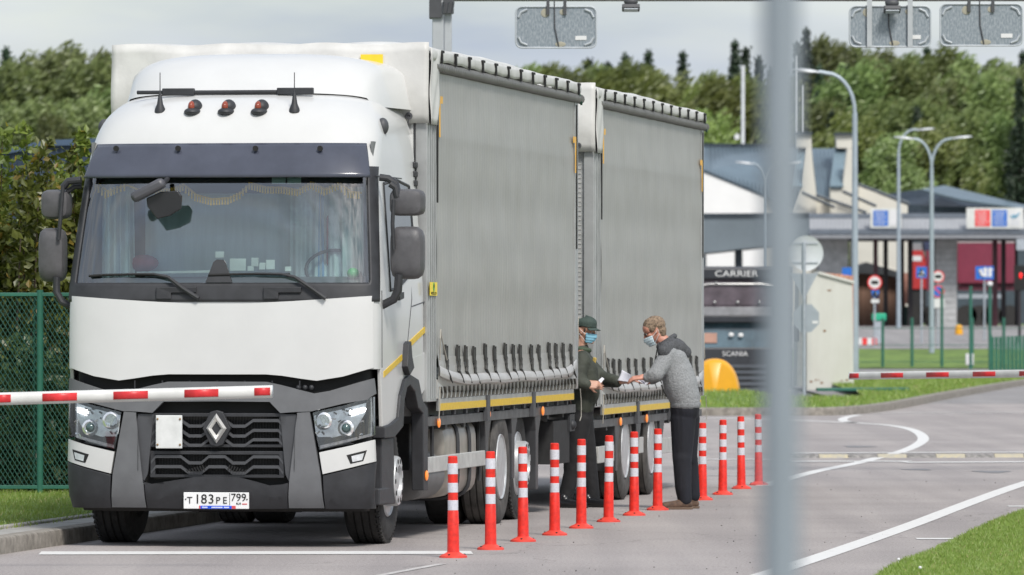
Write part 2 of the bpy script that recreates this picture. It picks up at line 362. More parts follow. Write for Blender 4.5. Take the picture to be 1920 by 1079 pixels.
# left side: kerb, narrow footpath, edging, lawn
KL = lambda Y: .1589*Y-11.90
kerb('left_kerb', [(KL(20), 20), (KL(75), 75)], .13, .15)
sheet('footpath', [(KL(20)-.155, 20), (KL(75)-.155, 75), (KL(75)-.52, 75), (KL(20)-.52, 20)], PAVE, .122)
kerb('path_edging', [(KL(20)-.525, 20), (KL(75)-.525, 75)], .145, .07, PAVE)
sheet('left_lawn', [(KL(20)-.60, 20), (KL(75)-.60, 75), (2, 100), (-40, 100), (-40, 20)], GRASS, .13)
# island
isl = smoothpts([(-12, 122.5), (1, 122), G(1500, 780), G(1600, 779), G(1680, 769), G(1760, 752), G(1840, 737), G(1920, 723), (16.6, 196), (19.5, 204), (24, 210)], 2)
kerb('island_kerb', isl, .15, .2, inside=1)
isl_in = []
for i, p in enumerate(isl):
    a = Vector(isl[max(i-1, 0)]); b_ = Vector(isl[min(i+1, len(isl)-1)]); t = (b_-a).normalized(); isl_in.append((p[0]-t.y*.2, p[1]+t.x*.2))
bk = [(24, 218), (14, 205), (9, 190), (8, 165), (7.6, 145), (7, 138.8), (-12, 138.8)]
def resample(pts, n):
    ds = [0]
    for a, b_ in zip(pts, pts[1:]): ds.append(ds[-1]+(Vector(b_)-Vector(a)).length)
    return [(float(np.interp(ds[-1]*i/(n-1), ds, [p[0] for p in pts])), float(np.interp(ds[-1]*i/(n-1), ds, [p[1] for p in pts]))) for i in range(n)]
fr_r = resample(isl_in, 90); bk_r = resample([(-12, 138.8), (7.0, 138.8), (7.5, 142), (7.8, 150), (8, 165), (9, 190), (13, 200), (20, 214), (24, 220)], 90)
# keep both rails matched where the island bends
fr_r = resample([p for p in isl_in if p[0] <= 6.4], 45)+resample([p for p in isl_in if p[0] > 6.4], 45); bk_r = resample([(-12, 138.8), (7.0, 138.8)], 45)+resample([(7.3, 139.5), (7.6, 142), (7.8, 150), (8, 165), (9, 190), (13, 204), (20, 214), (24, 220)], 45)
mb = MB(); rws = 14; mb.add([(a[0]+(b_[0]-a[0])*j/rws, a[1]+(b_[1]-a[1])*j/rws, hgt(a[0]+(b_[0]-a[0])*j/rws, a[1]+(b_[1]-a[1])*j/rws)+.14) for j in range(rws+1) for a, b_ in zip(fr_r, bk_r)], [(j*90+i, j*90+i+1, (j+1)*90+i+1, (j+1)*90+i) for j in range(rws) for i in range(89)])
tag(mb.build('island_lawn', GRASS, smooth=60, fix=False), kind='structure')
# right front lawn
rl = smoothpts([(1.9, 38), G(1640, 1079), G(1760, 1036), G(1800, 1015), G(1860, 985), G(1920, 964), (7.5, 78), (12, 88), (30, 95)], 2)
sheet('right_lawn', rl+[(30, 38)], GRASS, .03, thick=.05)
# painted markings
def ribbon(name, pts, w, mat=LINE, dz=.004):
    mb = MB(); vs = []
    for i, p in enumerate(pts):
        a = Vector(pts[max(i-1, 0)]); b_ = Vector(pts[min(i+1, len(pts)-1)]); t = (b_-a).normalized(); n_ = Vector((-t.y, t.x))*w/2
        vs += [(p[0]-n_.x, p[1]-n_.y, dz), (p[0]+n_.x, p[1]+n_.y, dz)]
    mb.add(vs, [(2*i, 2*i+2, 2*i+3, 2*i+1) for i in range(len(pts)-1)])
    return tag(mb.build(name, mat, smooth=0, fix=False), kind='structure')
ribbon('stop_line_marking', [G(75, 1038), G(885, 1037)], .66)
ribbon('lane_edge_marking', smoothpts([G(1340, 1106), G(1480, 1065), G(1700, 989), G(1800, 950), G(1920, 906), G(2060, 868)], 2), .18)
ribbon('lane_edge_marking', smoothpts([G(1430, 912), G(1520, 886), G(1600, 871), G(1650, 858), G(1700, 845), G(1727, 831), G(1733, 822), G(1722, 811), G(1700, 803), G(1660, 797), G(1600, 793.5), G(1578, 789.5), G(1582, 784), G(1610, 778.5)], 2), .17)
ribbon('crossing_line_marking', [G(1320, 775.5+8), G(1500, 789), G(1600, 793.5)], .5, LINEW)
ribbon('crossing_line_marking', [G(1620, 775), G(2100, 774)], .6, LINEW, .005)
ribbon('crossing_line_marking', [G(1320, 862), G(1480, 862)], .55, LINEW)
ribbon('crossing_line_marking', [G(1320, 892), G(1450, 892)], .25, LINEW)
ribbon('speed_bump_marking', [G(1480, 850.5), G(2100, 848)], .45, LINE, .006)
ribbon('speed_bump_marking', [G(1480, 866), G(1700, 866), G(1701, 868), G(2100, 866)], .5, LINE, .006)
ribbon('lane_edge_marking', [G(700, 1082), G(830, 1058)], .07, LINEW)
ribbon('short_dash_marking', [G(1718, 1011), G(1790, 1011)], .3, LINE)
ribbon('short_dash_marking', [G(1890, 950), G(1960, 950)], .3, LINE)
# patches of oil / damp, as worn asphalt pieces
DAMP = M('oily_asphalt', (.15,.15,.16), .6, col2=(.20,.19,.185), scale=12)
def blot(px, py, rx, ry, nm='road_stain'):
    x, y = G(px, py); pts = []
    for k in range(22):
        a = 2*math.pi*k/22; q = 1+.25*math.sin(3*a+px)+.15*random.random(); pts.append((x+rx*q*math.cos(a), y+ry*q*math.sin(a), .0035))
    mb = MB(); mb.add(pts, [tuple(range(22))]); return tag(mb.build(nm, DAMP, smooth=0, fix=False), kind='structure')
blot(1860, 885, .2, .5); blot(1720, 881, .16, .35); blot(1610, 838, .2, .5)
# pebbles lying on the road: small stones nobody could count
mb = MB()
for i in range(170):
    px = random.uniform(780, 1920); py = random.uniform(880, 1079); x, y = G(px, py); r = random.uniform(.002, .006)
    mb.ball((x, y, r*.6), (r, r*1.3, r*.7), (0, 0, random.random()*3), 6, 4)
tag(mb.build('road_gravel', M('dark_gravel', (.07,.065,.06), .9), smooth=60), 'scattered dark grit lying on the asphalt', 'gravel', kind='stuff')
# leaf litter along the left kerb
# rubber speed bump
t = thing('speed_bump', 'yellow and black rubber speed bump across the right lane', 'speed bump', (*G(1700, 858), 0))
x0, y0 = G(1480, 858.5); x1, y1 = G(2150, 857); oy = G(1700, 858); mbk, mby = MB(), MB(); k = 0; x = x0
while x < x1:
    w = .38; mb = mby if k % 2 else mbk; yy = y0+(y1-y0)*(x-x0)/(x1-x0)
    prof = [(-.2, 0), (-.14, .028), (-.05, .045), (.05, .045), (.14, .028), (.2, 0)]
    vs = [(xx-oy[0], yy+a-oy[1], z) for xx in (x, x+w-.008) for a, z in prof]; n_ = 6
    mb.add(vs, [(j, j+1, j+1+n_, j+n_) for j in range(5)]+[tuple(range(6)), tuple(range(11, 5, -1))]); x += w; k += 1
mbk.build('rubber_segment', M('bump_rubber', (.05,.05,.05), .8, col2=(.32,.3,.28), scale=18, lo=.35, hi=.75), t)
mby.build('yellow_segment', M('bump_yellow', (.50,.43,.27), .7, col2=(.36,.34,.30), scale=18), t)

# grass blades (stuff)
GB = leafmat('grass_blade', (.19,.28,.045), (.31,.42,.09), 3, .4)
GBD = M('dry_grass', (.34,.30,.14), .9)
def inside(p, poly):
    c = False; x, y = p
    for i in range(len(poly)):
        x1, y1 = poly[i]; x2, y2 = poly[i-1]
        if (y1 > y) != (y2 > y) and x < (x2-x1)*(y-y1)/(y2-y1)+x1: c = not c
    return c
def blades(name, n, samp, hb, wb, z0):
    mb = MB(); k = 0
    while k < n:
        x, y = samp()
        if x is None: continue
        dry = random.random() < .05
        a = random.random()*6.28; h = hb*random.uniform(.4, 1.3); w = wb*random.uniform(.6, 1.3); lx, ly = random.uniform(-.7, .7)*h, random.uniform(-.7, .7)*h
        z = z0(x, y); dx, dy = math.cos(a)*w, math.sin(a)*w
        mb.cur = 1 if dry else 0
        mb.add([(x-dx, y-dy, z), (x+dx, y+dy, z), (x+lx*.4+dx*.6, y+ly*.4+dy*.6, z+h*.6), (x+lx*.4-dx*.6, y+ly*.4-dy*.6, z+h*.6), (x+lx, y+ly, z+h)], [(0, 1, 2, 3), (3, 2, 4)])
        k += 1
    return tag(mb.build(name, [GB, GBD], smooth=0, fix=False), 'short green grass', 'grass', kind='stuff')
def s1():
    y = random.uniform(44, 66); x = random.uniform(2.2, 5.4); return (x, y) if inside((x, y), rl+[(30, 38)]) and x < (1925-960)/FPX*y+.1 else (None, None)
blades('grass', 42000, s1, .035, .0032, lambda x, y: .028)['label'] = 'bright mown grass in the near right corner'
def s2():
    y = random.uniform(50, 68); x = random.uniform(-5.3, -2); return (x, y) if x < KL(y)-.61 and x > -1000/FPX*y-.2 else (None, None)
blades('grass', 22000, s2, .04, .0035, lambda x, y: .128)['label'] = 'grass between the footpath and the green fence'
ip = fr_r+bk_r[::-1]
def s3():
    y = random.uniform(121, 200); x = random.uniform(2.5, 16); return (x, y) if inside((x, y), ip) else (None, None)
blades('grass', 26000, s3, .09, .012, lambda x, y: hgt(x, y)+.13)['label'] = 'grass on the kerbed island behind the lorry'
def s4():
    y = random.uniform(52, 66); x = KL(y)-.52+random.gauss(0, .03); return (x, y)
blades('weeds', 500, s4, .05, .004, lambda x, y: .12)['label'] = 'weeds in the seam of the footpath edging'
# clover flowers
mb = MB()
for i in range(16):
    x, y = s1()
    if x: mb.ball((x, y, .07), .012, nu=8, nv=6); mb.tube([(x, y, .02), (x, y, .065)], .0015, 5)
tag(mb.build('clover_flowers', SWHT), 'tiny white clover heads in the near lawn', 'flowers', kind='stuff')
# ================================================================== LORRY
ZT = [(.26,1.21,.08,.36,4),(.42,1.245,.0,.38,4),(.9,1.25,.0,.38,4),(1.3,1.25,.03,.38,4.2),(1.9,1.25,.08,.36,4.5),(2.1,1.245,.12,.36,4.5),(2.9,1.185,.33,.42,4),
      (3.15,1.17,.42,.5,3.6),(3.35,1.135,.55,.6,3.3),(3.47,1.08,.68,.7,3),(3.56,.99,.86,.75,2.8),(3.61,.84,1.1,.7,2.6),(3.635,.5,1.45,.6,2.4),(3.64,.1,1.7,.4,2.2)]
ZZ = [q[0] for q in ZT]
def zt(z):
    i = max(0, min(len(ZZ)-2, next((k for k in range(len(ZZ)-1) if z < ZZ[k+1]), len(ZZ)-2)))
    out = []
    for c in range(1, 5):
        x0, x1 = ZZ[i], ZZ[i+1]; p0, p1 = ZT[i][c], ZT[i+1][c]; h = x1-x0
        m0 = (p1-ZT[i-1][c])/(x1-ZZ[i-1]) if i > 0 else (p1-p0)/h
        m1 = (ZT[i+2][c]-p0)/(ZZ[i+2]-x0) if i+2 < len(ZT) else (p1-p0)/h
        u = max(0, min(1, (z-x0)/h)); out.append((2*u**3-3*u*u+1)*p0+(u**3-2*u*u+u)*h*m0+(-2*u**3+3*u*u)*p1+(u**3-u*u)*h*m1)
    return out
def surf(x, z):
    w, yf, D, n = zt(z); a = min(abs(x)/w, .9995); return yf+D*(1-(1-a**n)**(1/n))
def skin(t, z, off=0.):
    """t in degrees: -90..90 over the front"""
    w, yf, D, n = zt(z); a = R(t); sx = math.copysign(abs(math.sin(a))**(2/n), a); x = w*sx; y = yf+D*(1-abs(math.cos(a))**(2/n))
    nx, ny = abs(sx)**(n-1)*math.copysign(1, a)/w, -abs(math.cos(a))**(2/n*(n-1))/max(D, .01)
    l_ = math.hypot(nx, ny) or 1
    return Vector((x+nx/l_*off, y+ny/l_*off, z))
def fpt(px, py):
    """photo point on the cab front -> (x, z)"""
    y = .1
    for _ in range(8): x, z = front(px, py, y); y = surf(x, z)
    return x, z
def z2(zx, zy): return fpt(zx*.4994, 540+zy*.49954)
def drape(name, polys, mat, parent, off=.01, th=.03, bevel=.004, surf_=surf, step=.07):
    b = bmesh.new()
    for pts in polys: b.faces.new([b.verts.new((x, 0, z)) for x, z in pts])
    bmesh.ops.triangulate(b, faces=b.faces[:], ngon_method='EAR_CLIP')
    for a in (0, 2):
        q = -1.33 if a == 0 else 0.2
        while q < (1.34 if a == 0 else 3.8):
            no_ = [0, 0, 0]; no_[a] = 1; c_ = [0, 0, 0]; c_[a] = q
            bmesh.ops.bisect_plane(b, geom=b.verts[:]+b.edges[:]+b.faces[:], plane_co=c_, plane_no=no_)
            q += (step if abs(q) < 1.0 else .025) if a == 0 else .1
    for v in b.verts: v.co.y = surf_(v.co.x, v.co.z)-off
    r = bmesh.ops.extrude_face_region(b, geom=b.faces[:])
    for v in [e for e in r['geom'] if isinstance(e, bmesh.types.BMVert)]: v.co.y += th
    bmesh.ops.recalc_face_normals(b, faces=b.faces)
    me = bpy.data.meshes.new(name); b.to_mesh(me); b.free(); me.materials.append(mat)
    for p in me.polygons: p.use_smooth = True
    me.set_sharp_from_angle(angle=R(30))
    o = bpy.data.objects.new(name, me); COL.objects.link(o); o.parent = parent
    if bevel: q = o.modifiers.new('b', 'BEVEL'); q.width = bevel; q.segments = 2; q.limit_method = 'ANGLE'; q.angle_limit = R(50)
    return o
mir = lambda pts: [(-x, z) for x, z in pts][::-1]
def sprism(mb, pts, x, th):
    """polygon in the side plane (y, z) at lateral x, thickness th inward"""
    return mb.prism([(x, y, z) for y, z in pts], (-th, 0, 0))
def spx(pts, x=1.25): return [side(a, b, x) for a, b in pts]

T = thing('lorry', 'white lorry cab with a box body of grey curtain sides, facing the camera', 'lorry', (FX, FY, 0), -TH)
# --- cab body
CR = 2.28
def cabgrid(z0, z1, nz, t0=-90, t1=90, nt=60, off=0., sides=True, skip=None):
    mb = MB(); zs = [z0+(z1-z0)*j/(nz-1) for j in range(nz)]; cols = []
    vs = []; ts = [t0+(t1-t0)*i/(nt-1) for i in range(nt)]
    for z in zs:
        w, yf, D, n = zt(z); row = []
        if sides: row += [Vector((-w-off, y, z)) for y in (max(CR, yf+D), (max(CR, yf+D)+yf+D)/2)]
        row += [skin(t, z, off) for t in ts]
        if sides: row += [Vector((w+off, y, z)) for y in ((max(CR, yf+D)+yf+D)/2, max(CR, yf+D))]
        vs += row; m_ = len(row)
    o = 2 if sides else 0
    fs = []
    for j in range(nz-1):
        for i in range(m_-1):
            k = i-o
            tm = ts[k]+(t1-t0)/(nt-1)/2 if 0 <= k < nt-1 else 999
            if skip and skip(tm, (zs[j]+zs[j+1])/2): continue
            fs.append((j*m_+i, j*m_+i+1, (j+1)*m_+i+1, (j+1)*m_+i))
    return mb.add(vs, fs)
mb = cabgrid(1.40, 3.64, 74, skip=lambda t, z: (abs(t) < 74 and 1.96 < z < 2.98))
mb.box(-1.17, 1.17, CR-.03, CR-.001, 1.0, 3.3)
body = mb.build('cab_body', WHITE, T, smooth=50, fix=True)
# side lower panels and arches (traced on the visible side, mirrored)
low = spx([(711,690),(724,690),(797,660),(799,725),(784,750),(779,716),(766,706),(757,712),(749,740),(744,784),(728,798),(716,803)], 1.245)
low = [(max(.32, y), z) for y, z in low]
mb = MB(); sprism(mb, low, 1.251, .03); sprism(mb, [(y, z) for y, z in low], -1.221, .03)
mb.pieces('lower_side_panel', WHITE, T, smooth=0, bevel=.006)
arch = spx([(716,800),(728,796),(742,784),(746,742),(754,712),(764,702),(780,712),(788,752),(797,765),(797,920),(789,920),(788,775),(779,765),(773,735),(764,722),(758,728),(753,752),(751,800),(735,820),(716,822)], 1.25)
arch = [(max(.34, y), z) for y, z in arch]
mb = MB(); sprism(mb, arch, 1.275, .1); sprism(mb, arch, -1.175, .1)
mb.pieces('wheel_arch', BLACKP, T, smooth=0, bevel=.008)
mb = MB(); mb.box(-1.1, 1.1, .45, 2.2, 1.02, 1.9); mb.box(-.62, .62, .35, 2.2, .55, 1.02); mb.build('engine_bay', BLK, T, smooth=0)
# step panel behind bumper corner
for sgn in (1,):
    mb = MB(); sprism(mb, spx([(716,822),(738,822),(742,945),(716,948)], 1.24), 1.24, .08); sprism(mb, spx([(716,822),(738,822),(742,945),(716,948)], 1.24), -1.16, .08)
    mb.box(1.16, 1.245, .3, .72, .33, .46); mb.pieces('step_panel', BLACKP, T, smooth=0, bevel=.01)
# door: seams, window, stripe, fin
mb = MB()
for a, b_ in (((771,345),(772,560)),((772,560),(764,640)),((772,575),(797,566)),((716,545),(716,690)),((722,330),(768,335))):
    (ya, za), (yb, zb) = side(*a, 1.25), side(*b_, 1.25)
    xa = zt(za)[0]; xb = zt(zb)[0]
    mb.tube([(xa, ya, za), (xb, yb, zb)], .005, 6); mb.tube([(-xa, ya, za), (-xb, yb, zb)], .005, 6)
mb.build('door_seams', DARKP, T)
wq = spx([(721,345),(746,338),(769,350),(770,505),(752,522),(735,540),(720,545)], 1.2)
mb = MB(); fr = MB()
for sx in (1, -1):
    mb.prism([(sx*(zt(z)[0]+.004), y, z) for y, z in wq], (-sx*.012, 0, 0))
    for (y0_, z0_), (y1_, z1_) in zip(wq, wq[1:]+wq[:1]): fr.tube([(sx*(zt(z0_)[0]), y0_, z0_), (sx*(zt(z1_)[0]), y1_, z1_)], .014, 6)
dr = mb.pieces('side_window', DGLS, T, smooth=0); fr.build('window_seal', BLACKP, dr)
mb = MB(); s1_ = spx([(719,697),(753,665),(753,676),(719,708)], 1.25); s2_ = spx([(764,643),(797,612),(797,623),(764,655)], 1.25)
for s_ in (s1_, s2_): sprism(mb, s_, 1.256, .01); sprism(mb, s_, -1.246, .01)
mb.pieces('yellow_stripe', YEL, T, smooth=0)
mb = MB(); sprism(mb, spx([(756,645),(760,640),(762,668),(766,690),(758,704),(753,688)], 1.25), 1.30, .06); mb.build('air_fin', BLACKP, T, smooth=0, bevel=.006)
mb = MB(); sprism(mb, spx([(742,552),(750,548),(750,560),(742,564)], 1.25), 1.285, .04); mb.build('door_handle', BLACKP, T, smooth=0, bevel=.004)
# roof side marker
mb = MB(); mb.ball((1.135, 1.05, 3.33), (.05, .06, .07)); mb.ball((-1.135, 1.05, 3.33), (.05, .06, .07)); mb.pieces('roof_marker_lamp', DARKP, T)
# --- windscreen surround
mb = cabgrid(1.93, 3.0, 44, -80, 80, 64, .012, False, skip=lambda t, z: abs(t) < 61 and 2.09 < z < 2.93)
mb.build('windscreen_surround', BLACKP, T, smooth=50, solid=.03, fix=False)
mb = cabgrid(2.06, 2.96, 16, -63, 63, 40, -.004, False); ws = mb.build('windscreen', GLS, T, smooth=60, fix=False)
# cowl below the windscreen: raised lip and wiper housings
for x0_, x1_ in ((-.50, -.18), (.36, .66)):
    mb = MB(); mb.prism([(x0_, surf(x0_, 1.98)-.03, 2.045), (x1_, surf(x1_, 1.98)-.03, 2.045), (x1_, surf(x1_, 1.98)-.03, 2.0), (x0_+.12, surf(x0_, 1.98)-.03, 2.0), (x0_+.12, surf(x0_, 1.95)-.03, 1.95), (x0_, surf(x0_, 1.95)-.03, 1.95)], (0, .05, 0))
    mb.build('cowl_duct', BLACKP, T, smooth=0, bevel=.005)
# wipers
def wiper(pts, blade):
    w_ = MB(); q = []
    for px, py in pts: x, z = fpt(px, py); q.append((x, surf(x, z)-.05, z))
    w_.tube(q, [.018, .016, .013, .009, .007][:len(q)] if len(q) <= 5 else .01, 8); o = w_.build('wiper', BLACKP, T)
    w_ = MB(); q = []
    for px, py in blade: x, z = fpt(px, py); q.append((x, surf(x, z)-.022, z))
    w_.tube(q, .011, 6); w_.build('blade', BLK, o)
wiper([(375,560),(345,541),(318,520),(290,514),(240,514)], [(168,518),(200,516),(250,515),(300,516)])
wiper([(613,560),(585,540),(555,520),(530,514),(480,513)], [(392,516),(430,515),(480,514),(545,515)])
# black bracket at windscreen base
pz = [fpt(*p) for p in [(386,530),(401,492),(407,487),(419,487),(424,494),(436,530)]]
drape('dash_camera_cover', [pz[::-1]], BLACKP, T, .02, .02, 0)
# sun visor
mb = cabgrid(2.915, 3.185, 10, -60, 60, 60, .02, False)
me_v = [Vector(v) for v in mb.v]
n_t = 60
mb.v = [tuple(v+(skin(-60+120*(i % n_t)/(n_t-1), v.z, 1.)-skin(-60+120*(i % n_t)/(n_t-1), v.z, 0.))*(.065*(1-(i//n_t)/9)+.0)) for i, v in enumerate(me_v)]
vis = mb.build('sun_visor', M('visor_dark_grey', (.06,.066,.09), .22, var=.15, scale=3, coat=.2), T, smooth=50, solid=.012, fix=False)
mb = MB()
for px in (221, 337, 482, 603):
    x, z = fpt(px, 279); mb.lathe([(.0, .0), (.022, 0), (.022, .02), (0, .02)], 12, Matrix.Translation((x, surf(x, z)-.055, z)) @ Matrix.Rotation(R(90), 4, 'X'))
mb.pieces('visor_bolt', BLK, vis)
# --- roof: spoiler, beacon lamps, aerials, bar
mb = MB()
def spo(u, v):
    w0 = 1.05; x = (2*u-1)
    n_ = 3.6; a = abs(x); hgt_ = (1-a**n_)**(1/n_)
    y = .98+1.35*v; hw = 1.02+.14*v; zt_ = 3.60+(.34*(1-(1-min(1, v/.55))**2.2))
    lo_ = 3.50
    xx = math.copysign(1-(1-a)**1.0, x)*hw
    return (xx, y+.32*a**3*(1-v), lo_+(zt_-lo_)*max(0, hgt_)**.9)
mb.grid(spo, 41, 18)
mb.add([spo(i/40, 1) for i in range(41)]+[(spo(i/40, 1)[0], 2.33, 3.3) for i in range(41)], [(i, i+1, 42+i, 41+i) for i in range(40)])
mb.build('roof_spoiler', WHITE, T, smooth=50, fix=True)
mb = MB()
def rp_(px, py, dy=.0):
    y = .8
    for _ in range(12):
        x, z = front(px, py, y); z = min(z, 3.63); y = y*.5+.5*surf(x, z)
    return Vector((x, y, z))
for px in (361, 424, 486):
    p = rp_(px, 208); t2 = None
    b1 = MB(); b1.ball(p+Vector((0, 0, -.01)), (.068, .09, .035)); b1.ball(p+Vector((.012, .05, .028)), (.058, .08, .065)); o = b1.build('beacon_lamp', BLACKP, T)
    b1 = MB(); b1.ball(p+Vector((-.006, -.005, .03)), (.03, .05, .048)); b1.build('lens', M('red_lens', (.26,.055,.03), .15, var=.1), o)
for px in (300, 552):
    p = rp_(px, 207); b1 = MB()
    b1.lathe([(.045, -.02), (.042, .01), (.025, .05), (.014, .12), (.004, .15), (.0035, .30), (0, .30)], 12, Matrix.Translation(p)); b1.build('aerial', BLACKP, T)
bar = [rp_(px, 174) for px in (305, 360, 424, 500, 587)]
mb = MB()
yb = min(b_.y for b_ in bar)-.12
bzr = front(424, 173, yb)[1]; mb.tube([(b_.x, yb, bzr) for b_ in bar], .017, 8)
for a, b_ in ((305, 365), (520, 588)):
    xa = front(a, 174, yb)[0]; xb = front(b_, 174, yb)[0]; mb.obox(((xa+xb)/2, yb-.005, bzr+.004), (xb-xa, .05, .055))
mb.build('roof_light_bar', BLACKP, T, bevel=.01)
# --- front panel (white)
rh = [z2(*p) for p in [(812,62),(960,57),(1100,50),(1240,41),(1405,30)]]
bt = [z2(*p) for p in [(1405,300),(1290,333),(1190,349),(1130,341),(1060,330),(1000,325),(812,325)]]
def symm(tp, bp_, xe=1.235):
    tp = [(0, tp[0][1])]+tp[1:]; bp_ = bp_[:-1]+[(0, bp_[-1][1])]
    rgt = [(min(x, xe), z) for x, z in tp+bp_]; return rgt+[(-x, z) for x, z in rgt[1:-1]][::-1]
drape('front_panel', [symm(rh, bt)[::-1]], WHITE, T, .018, .05, .012, step=.05)
# --- bumper core and pieces
mb = cabgrid(.28, 1.42, 26, -90, 90, 60, -.075, False); mb.v = [(x, y, z) for x, y, z in mb.v]
mb.build('bumper_core', BLK, T, smooth=50, solid=.05, fix=False)
def both(name, pts, mat, **k):
    p = [z2(*q) for q in pts]; p = [(min(x, 1.243), z) for x, z in p]
    drape(name, [p[::-1]], mat, T, **k); return drape(name, [mir(p)[::-1]], mat, T, **k)
band = [z2(*p) for p in [(812,352),(1000,353),(1060,366),(1180,397),(1240,387),(1405,340)]]
bandb = [z2(*p) for p in [(1412,398),(1380,420),(1290,435),(1170,464),(1112,466),(1055,470),(1015,428),(812,426)]]
drape('upper_bumper_band', [symm(band, bandb, 1.24)[::-1]], MIDP, T, .03, .05, .012)
mb = MB()
for i, px in enumerate((560, 572, 584)):
    x, z = fpt(px, 727); mb.ball((x, surf(x, z)-.0, z), .02)
for i in range(-3, 4): mb.box(i*.22-.004, i*.22+.004, surf(0, 1.3)-.018, surf(0, 1.3), 1.25, 1.31)
mb.pieces('recess_fitting', BLACKP, T)
both('bumper_upright', [(1118,469),(1165,466),(1180,560),(1205,700),(1220,827),(1087,827),(1087,738),(1135,716),(1146,690),(1132,560)], MIDP, off=.028, th=.05, bevel=.008)
both('side_grille_panel', [(1052,474),(1112,474),(1126,560),(1140,688),(1130,708),(1084,726),(1072,700)], DARKP, off=.004, th=.03, bevel=.01)
both('corner_panel', [(1200,618),(1320,592),(1408,570),(1412,652),(1320,675),(1213,700)], WHITE, off=.022, th=.045, bevel=.012)
both('bumper_corner', [(1214,705),(1320,680),(1413,657),(1415,828),(1224,830)], BLACKP, off=.022, th=.05, bevel=.02)
cb = [z2(*p) for p in [(812,708),(900,712),(960,728),(1010,742),(1060,738),(1083,732)]]
cbb = [z2(*p) for p in [(1083,829),(812,831)]]
tp = [(0, cb[0][1])]+cb[1:]; rgt = tp+[cbb[0]]; cpoly = rgt+[(0, cbb[1][1])]+[(-x, z) for x, z in rgt[1:]][::-1]
drape('bumper_centre', [cpoly[::-1]], BLACKP, T, .018, .05, .01)
for sx in (1, -1):
    mb = MB()
    for k in range(7):
        x = sx*(.10+.022*k+.0); mb.obox((x, -.02, .625-.004*k), (.008, .01, .05-.005*k), (0, sx*R(25), 0))
    mb.build('bumper_vent', BLK, T, smooth=0)
# --- grilles
mb = MB(); gy = .012
def gz(zy): return EYE-(540+zy*.49954-HZN)/238.5
def gx(zx): return (zx-812)*.4994/236/CT
for z0_, z1_ in ((gz(598), gz(470)), (gz(712), gz(612))):
    w_ = gx(1062)
    mb.box(-w_, w_, gy, gy+.03, z0_, z0_+.022); mb.box(-w_, w_, gy, gy+.03, z1_-.022, z1_); mb.box(-w_, -w_+.04, gy, gy+.03, z0_+.022, z1_-.022); mb.box(w_-.04, w_, gy, gy+.03, z0_+.022, z1_-.022)
mb.build('grille_frame', BLACKP, T, smooth=0, bevel=.004)
def wave(rows, amp, name):
    mb = MB()
    for zc in rows:
        hi, lo_ = zc+amp/2, zc-amp/2; per = .35; x = -.53
        pts = []
        # symmetric wave: high plateau centred at 0
        seq = [(-.53, lo_), (-.49, hi), (-.29, hi), (-.225, lo_), (-.125, lo_), (-.065, hi), (.065, hi), (.125, lo_), (.225, lo_), (.29, hi), (.49, hi), (.53, lo_)]
        for (xa, za), (xb, zb) in zip(seq, seq[1:]):
            mb.prism([(xa, gy-.004, za-.012), (xb, gy-.004, zb-.012), (xb, gy-.004, zb+.012), (xa, gy-.004, za+.012)], (0, .05, 0))
    return mb.build(name, DARKP, T, smooth=0, bevel=0)
wave([gz(508), gz(545), gz(580)], .045, 'upper_grille_slats'); wave([gz(645), gz(683)], .05, 'lower_grille_slats')
mb = MB()
for k in range(46):
    x = -.52+k*.0231
    mb.box(x, x+.004, gy+.046, gy+.05, gz(708), gz(474))
mb.build('grille_mesh', FRAME, T, smooth=0)
# diamond emblem
ex, ez = 0.004, gz(527); lw, lh = gx(812+38), .118
plate_ = MB(); plate_.prism([(ex+a*(lw+.03), -.03, ez+b_*(lh+.025)) for a, b_ in ((0, 1.0), (.45, .9), (1, 0), (.45, -.9), (0, -1), (-.45, -.9), (-1, 0), (-.45, .9))][::-1], (0, .05, 0)); pl = plate_.build('emblem_plate', BLACKP, T, smooth=0, bevel=.005)
mb = MB()
ring = [(0, 1), (1, 0), (0, -1), (-1, 0)]; inn = [(0, .46), (.46*1.0, 0), (0, -.46), (-.46, 0)]
mid = [(0, .75), (.75, 0), (0, -.75), (-.75, 0)]
vs = [(ex+a*lw, -.032, ez+b_*lh) for a, b_ in ring]+[(ex+a*lw, -.058, ez+b_*lh) for a, b_ in mid]+[(ex+a*lw, -.032, ez+b_*lh) for a, b_ in inn]
mb.add(vs, [(i, (i+1) % 4, 4+(i+1) % 4, 4+i) for i in range(4)]+[(4+i, 4+(i+1) % 4, 8+(i+1) % 4, 8+i) for i in range(4)])
mb.build('diamond_emblem', M('satin_silver', (.80,.79,.76), .32, .55, var=.05), pl, smooth=0)
# white blank plate
xa, za = z2(590, 478); xb, zb = z2(687, 603)
mb = MB(); mb.box(xa, xb, -.045, -.02, zb, za); bp_ = mb.build('blank_board', M('worn_white_board', (.68,.69,.68), .5, col2=(.58,.59,.58), scale=10), T, smooth=0, bevel=.006)
mb = MB()
for x, z in ((xa+.015, za-.03), (xb-.015, za-.03), (xa+.015, zb+.03), (xb-.015, zb+.03)): mb.ball((x, -.046, z), .009)
mb.pieces('bolt', M('rusty_bolt', (.25,.16,.08), .8), bp_)
